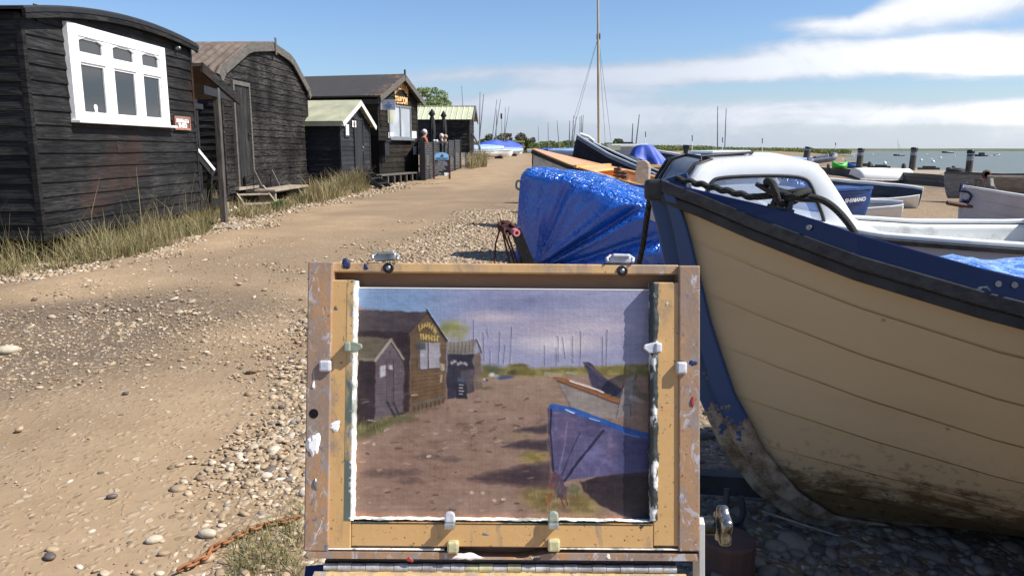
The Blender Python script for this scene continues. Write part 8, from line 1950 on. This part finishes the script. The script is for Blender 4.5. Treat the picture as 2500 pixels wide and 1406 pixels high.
    for k in range(nk):
        x0 = xa + (xb - xa) * k / nk; x1 = xa + (xb - xa) * (k + 1) / nk; m = MB(); rr = .0037 if k % 2 else .0033; m.tube([(x0 + .0002, ya, zf - .006), (x1 - .0002, ya, zf - .006)], rr, 12); m.build('hinge_knuckle', 'clip_yellow' if k in (10, 11, 13) else 'hinge_metal', t)
    gap = E(1000, 1377, zf)[1]; m = MB(); m.box2((xa, ya - .004, -.012), (xb, gap, .002)); m.build('hinge_leaf', 'ink_black', t)
    tl = MB(); base = Mx @ Vector(((xa + xb) / 2, E(1000, 1399, zf)[1], zf - .004)); w = (xb - xa) / 2 + .008
    tr = MB(); f = Vector((0, -1, -.1)).normalized(); dn = Vector((0, 0, -1))
    for z0, z1, dep in ((0, -.05, .012),): tr.prism([base + rt * -w, base + rt * w, base + rt * w + dn * .055, base + rt * -w + dn * .055], f * .012)
    tr.build('tray_front', 'easel_tray', t, world=True)
    tr = MB(); b2 = base + dn * .012; tr.prism([b2 + rt * -w + f * .012, b2 + rt * w + f * .012, b2 + rt * w + f * .25, b2 + rt * -w + f * .25], dn * .04); tr.build('tray', 'easel_tray', t, world=True)
    # alloy side plate, bolt and star knob
    x0, y0 = E(1700, 1258, 0); x1, y1 = E(1716, 1258, 0); m = MB(); yb_ = y0 - .11
    m.prism([(x0, y0, .004), (x0, y0 - .012, -.014), (x0, yb_, -.014), (x0, yb_, .010), (x0, y0 - .005, .010)], (x1 - x0 - .0005, 0, 0)); m.build('side_plate', 'plate', t, bevel=.0008)
    xk, yk = E(1740, 1285, 0); m = MB(); m.tube([(x1 - .001, yk, -.004), (xk + .002, yk, -.004)], .0085, 14); m.build('knob_bolt', 'ink_black', t)
    m = MB(); cx, _ = E(1752, 1285, 0); cw, _ = E(1782, 1285, 0); rings = []
    for xx, s_ in ((cx, .55), (cx + .001, .93), (cx + .003, 1.0), (cw - .003, 1.0), (cw - .001, .94), (cw, .6)): rings.append([Vector((xx, yk + .0165 * s_ * (1 + .13 * math.cos(5 * a_)) * math.cos(a_), -.004 + .0165 * s_ * (1 + .13 * math.cos(5 * a_)) * math.sin(a_))) for a_ in np.linspace(0, 2 * PI, 40, endpoint=False)])
    m.loft(rings, True, 0, True, True); m.build('star_knob', 'knob_metal', t)
    # tripod under the tray
    foot = base + f * .12 + dn * .06; tp = thing('tripod', 'black camera tripod carrying the painter\'s box, only its left edge showing', 'tripod', (foot.x, foot.y, 0))
    m = MB(); m.lathe([(.03, -.06), (.045, -.05), (.045, 0), (.03, .0)], foot, 14); m.build('head', 'ink_black', tp, world=True)
    m = MB(); m.tube([foot - Vector((0, 0, .05)), foot - Vector((0, 0, .35))], .014, 10); m.build('column', 'ink_black', tp, world=True)
    for a_ in (90, 205, 335):
        dv = Vector((math.cos(R(a_)), math.sin(R(a_)), 0)); m = MB(); m.tube([foot - Vector((0, 0, .07)) + dv * .03, foot - Vector((0, 0, .45)) + dv * .22, Vector((foot.x, foot.y, 0)) + dv * .42 + Vector((0, 0, .01))], [.016, .014, .012], 8); m.build('leg', 'ink_black', tp, world=True)
    p0, p1 = onY(752, 1384, .72), onY(735, 1425, .66); m = MB(); m.beam(p0 + Vector((.008, 0, 0)), p1 + Vector((.008, 0, -.03)), .020, .006); tag(m.build('shoulder_strap', 'cloth_navy', None), 'dark blue webbing strap hanging at the lower left corner of the easel', 'strap')
    # the picture
    P = make_picture(); H, W = P.shape[:2]; x0, y0 = E(862, 704, 0); x1, y1 = E(1593, 1266, 0)
    pt = thing('landscape_painting', 'small unframed oil sketch of the black huts, track and boats, held in the box easel', 'painting', mat=Mx)
    gx = np.linspace(x0, x1, W); gy = np.linspace(y0, y1, H); X, Y = np.meshgrid(gx, gy); lum = P.mean(2); relief = np.zeros_like(lum); relief[1:-1, 1:-1] = np.abs(lum[1:-1, 1:-1] * 4 - lum[:-2, 1:-1] - lum[2:, 1:-1] - lum[1:-1, :-2] - lum[1:-1, 2:]) * .0010
    V = np.stack([X, Y, -.0008 + np.clip(relief, 0, .0002)], 2).reshape(-1, 3); idx = np.arange(W * H).reshape(H, W); F = np.stack([idx[:-1, :-1].ravel(), idx[1:, :-1].ravel(), idx[1:, 1:].ravel(), idx[:-1, 1:].ravel()], 1)
    o = np_mesh('painted_surface', V, F, 'painting', pt, True); at = o.data.color_attributes.new('paint', 'FLOAT_COLOR', 'POINT'); col = np.ones((W * H, 4), np.float32); col[:, :3] = P.reshape(-1, 3); at.data.foreach_set('color', col.ravel())
    m = MB(); m.box2((x0, y1, -.0045), (x1, y0 + .0004, -.0012)); m.build('panel', 'canvas_edge', pt)
    m = MB(); m.box2((x0, y0 + .0002, -.0045), (x1, y0 + .0012, -.0006)); m.build('top_edge', 'canvas_edge', pt)

# ------------------------------------------------------------------ light, sky, camera
SUN_EL, SUN_AZ = R(48), R(-12)       # azimuth measured from +x towards +y
def light_and_sky():
    sd = Vector((math.cos(SUN_EL) * math.cos(SUN_AZ), math.cos(SUN_EL) * math.sin(SUN_AZ), math.sin(SUN_EL)))
    l = bpy.data.lights.new('sun', 'SUN'); l.energy = 4.9; l.angle = R(.53); l.color = (1.0, .955, .88); o = bpy.data.objects.new('sun', l); COL.objects.link(o); o.rotation_euler = sd.to_track_quat('Z', 'Y').to_euler(); o.location = (30, -10, 40)
    w = bpy.data.worlds.new('World'); S.world = w; w.use_nodes = True; t = w.node_tree; t.nodes.clear(); N = t.nodes.new
    out = N('ShaderNodeOutputWorld'); sky = N('ShaderNodeTexSky'); sky.sky_type = 'NISHITA'; sky.sun_disc = False; sky.sun_elevation = SUN_EL; sky.sun_rotation = PI / 2 - SUN_AZ; sky.air_density = 1.0; sky.dust_density = .6; sky.ozone_density = 1.4; sky.altitude = 0
    bg = N('ShaderNodeBackground'); bg.inputs[1].default_value = .095; tint = N('ShaderNodeMix'); tint.data_type = 'RGBA'; tint.blend_type = 'MULTIPLY'; tint.inputs[0].default_value = 1; tint.inputs[7].default_value = (.71, .84, 1.05, 1); t.links.new(sky.outputs[0], tint.inputs[6]); t.links.new(tint.outputs[2], bg.inputs[0])
    tc = N('ShaderNodeTexCoord'); L = t.links.new
    def M(op, a, b=0.0, c=None, clamp=False):
        n = N('ShaderNodeMath'); n.operation = op; n.use_clamp = clamp
        for i, v in enumerate((a, b, c)):
            if v is None: continue
            if isinstance(v, bpy.types.NodeSocket): L(v, n.inputs[i])
            else: n.inputs[i].default_value = v
        return n.outputs[0]
    def ramp(f, a, b):
        n = N('ShaderNodeMapRange'); n.interpolation_type = 'SMOOTHSTEP'; n.inputs[1].default_value = a; n.inputs[2].default_value = b; L(f, n.inputs[0]); return n.outputs[0]
    sep = N('ShaderNodeSeparateXYZ'); L(tc.outputs['Generated'], sep.inputs[0]); x, y, z = sep.outputs
    # flat cloud deck seen in perspective
    zz = M('ADD', M('MAXIMUM', z, 0.0), .11); cx = M('DIVIDE', x, zz); cy = M('DIVIDE', y, zz); cmb = N('ShaderNodeCombineXYZ'); L(cx, cmb.inputs[0]); L(M('MULTIPLY', cy, 1.0), cmb.inputs[1])
    def noise(vec, sc, det, rough=.55, dist=.0, off=(0, 0, 0), stretch=(1, 1, 1)):
        mp = N('ShaderNodeMapping'); mp.inputs['Scale'].default_value = stretch; mp.inputs['Location'].default_value = off; L(vec, mp.inputs[0]); n = N('ShaderNodeTexNoise'); n.inputs['Scale'].default_value = sc; n.inputs['Detail'].default_value = det; n.inputs['Roughness'].default_value = rough; n.inputs['Distortion'].default_value = dist; L(mp.outputs[0], n.inputs['Vector']); return n.outputs[0]
    az = M('DIVIDE', x, M('MAXIMUM', y, .05)); el = M('DIVIDE', z, M('MAXIMUM', y, .05))     # tangent-plane bearings around due north
    def band(a0, e0, a1, e1, w0, w1):
        """soft bar of cloud between two bearings, half-thickness w0..w1"""
        t_ = M('DIVIDE', M('SUBTRACT', az, a0), a1 - a0, clamp=True); ec = M('MULTIPLY_ADD', t_, e1 - e0, e0); wd = M('MULTIPLY_ADD', t_, w1 - w0, w0); d = M('DIVIDE', M('ABSOLUTE', M('SUBTRACT', el, ec)), wd)
        g = M('SUBTRACT', 1.0, d); e_in = M('MULTIPLY', ramp(az, a0 - .16, a0 + .1), M('SUBTRACT', 1.0, ramp(az, a1 + .1, a1 + 1.3))); return M('MULTIPLY', M('MAXIMUM', g, 0.0), e_in)
    warp = noise(tc.outputs['Generated'], 5.5, 7, .6, .6, (.3, .1, .2), (1, 1, 2.6)); fine = noise(tc.outputs['Generated'], 15, 7, .62, .4, (.7, .2, .4), (1, 1, 2.2))
    nn = M('ADD', M('MULTIPLY', M('SUBTRACT', warp, .5), 1.5), M('MULTIPLY', M('SUBTRACT', fine, .5), .6))
    big = M('ADD', band(.42, .15, .85, .27, .015, .13), M('MULTIPLY', band(.45, .115, .9, .125, .02, .05), 1.0))
    mid = band(-.05, .055, .40, .118, .03, .030); mid2 = band(-.16, .082, .0, .095, .018, .018)
    low = band(-.5, .035, 1.0, .03, .035, .04); low2 = band(-.05, .055, .3, .045, .022, .02); low3 = band(.55, .045, 1.2, .07, .02, .03)
    dens = M('ADD', M('MULTIPLY', big, 1.9), M('MULTIPLY', M('ADD', mid, mid2), 1.0)); dens = M('ADD', dens, M('MULTIPLY', M('ADD', M('ADD', low, low2), low3), .66))
    thin = M('MULTIPLY', M('SUBTRACT', 1.0, ramp(el, .005, .10)), M('MULTIPLY_ADD', warp, .7, .48))
    gen = ramp(noise(cmb.outputs[0], .8, 6, .55, .4), .66, .86); away = M('SUBTRACT', 1.0, M('MULTIPLY', ramp(y, .3, .55), 1.0)); gen = M('MULTIPLY', gen, away)    # the part of the sky behind the camera has its own clouds
    dens = M('ADD', dens, M('MULTIPLY', nn, M('ADD', M('MULTIPLY', ramp(dens, .0, .3), .9), .12))); mask = M('MAXIMUM', M('MAXIMUM', M('MULTIPLY', ramp(dens, .05, 1.0), .95), thin), gen, clamp=True)
    mask = M('MULTIPLY', mask, ramp(z, -.02, .0))
    # grey-lilac undersides, white tops
    sh = ramp(M('ADD', M('MULTIPLY', nn, .5), M('MULTIPLY', dens, .55)), .12, .85); hi = ramp(az, .1, .6)
    cc = N('ShaderNodeMix'); cc.data_type = 'RGBA'; L(M('MULTIPLY', sh, M('MULTIPLY_ADD', hi, .72, .28)), cc.inputs[0]); gc = N('ShaderNodeMix'); gc.data_type = 'RGBA'; L(hi, gc.inputs[0]); gc.inputs[6].default_value = (.355, .405, .50, 1); gc.inputs[7].default_value = (.47, .51, .575, 1); L(gc.outputs[2], cc.inputs[6]); cc.inputs[7].default_value = (.74, .75, .78, 1)
    bg2 = N('ShaderNodeBackground'); bg2.inputs[1].default_value = 1.0; L(cc.outputs[2], bg2.inputs[0]); mx = N('ShaderNodeMixShader'); L(mask, mx.inputs[0]); L(bg.outputs[0], mx.inputs[1]); L(bg2.outputs[0], mx.inputs[2]); L(mx.outputs[0], out.inputs[0])
    S.view_settings.view_transform = 'Standard'; S.view_settings.look = 'None'; S.view_settings.exposure = EXPOSURE; S.view_settings.gamma = 1.0
EXPOSURE = .6

def camera():
    c = bpy.data.cameras.new('camera'); o = bpy.data.objects.new('camera', c); COL.objects.link(o); c.sensor_width = 36; c.lens = 36 * FPX / 2500; c.clip_start = .02; c.clip_end = 5000
    o.location = (0, 0, CAMH); o.rotation_euler = (PI / 2 - PITCH, 0, 0); S.camera = o

MAT['stone_dark'] = pm('dark_flint', (.075, .06, .06), (.13, .105, .09), 30, .6, .2); MAT['stone_pale'] = pm('pale_flint', (.52, .45, .34), (.4, .33, .24), 30, .6, .2)
MAT['red_paint'] = pm('crimson_oil_paint', (.36, .035, .03), (.25, .03, .03), 60, .4, .2); MAT['easel_tray'] = smeared('easel_tray_wood', (.62, .42, .2), (.5, .32, .14), .8, 1)
MAT['hinge_metal'] = pm('paint_dulled_hinge', (.62, .60, .56), (.28, .27, .25), 90, .5, .3, metal=.25, bscale=160, dist=.0006); MAT['knob_metal'] = pm('worn_dark_chrome', (.36, .36, .33), (.07, .075, .06), 90, .22, .2, metal=.9, bscale=200, dist=.0008)

ground(); river_and_far_land()
h1, e1 = carriage_hut(); porch(h1, e1); barrel_hut(); small_shed(); h4, e4 = tearoom(); terrace(h4, e4); far_hut()
cream_boat(); added_shade_boat(); tarp_boat(); varnished_boat(); navy_boat(); cabin_boat(); right_bank(); far_dinghies()
vegetation(); pebbles(); rusty_chain(); easel(); light_and_sky(); camera()
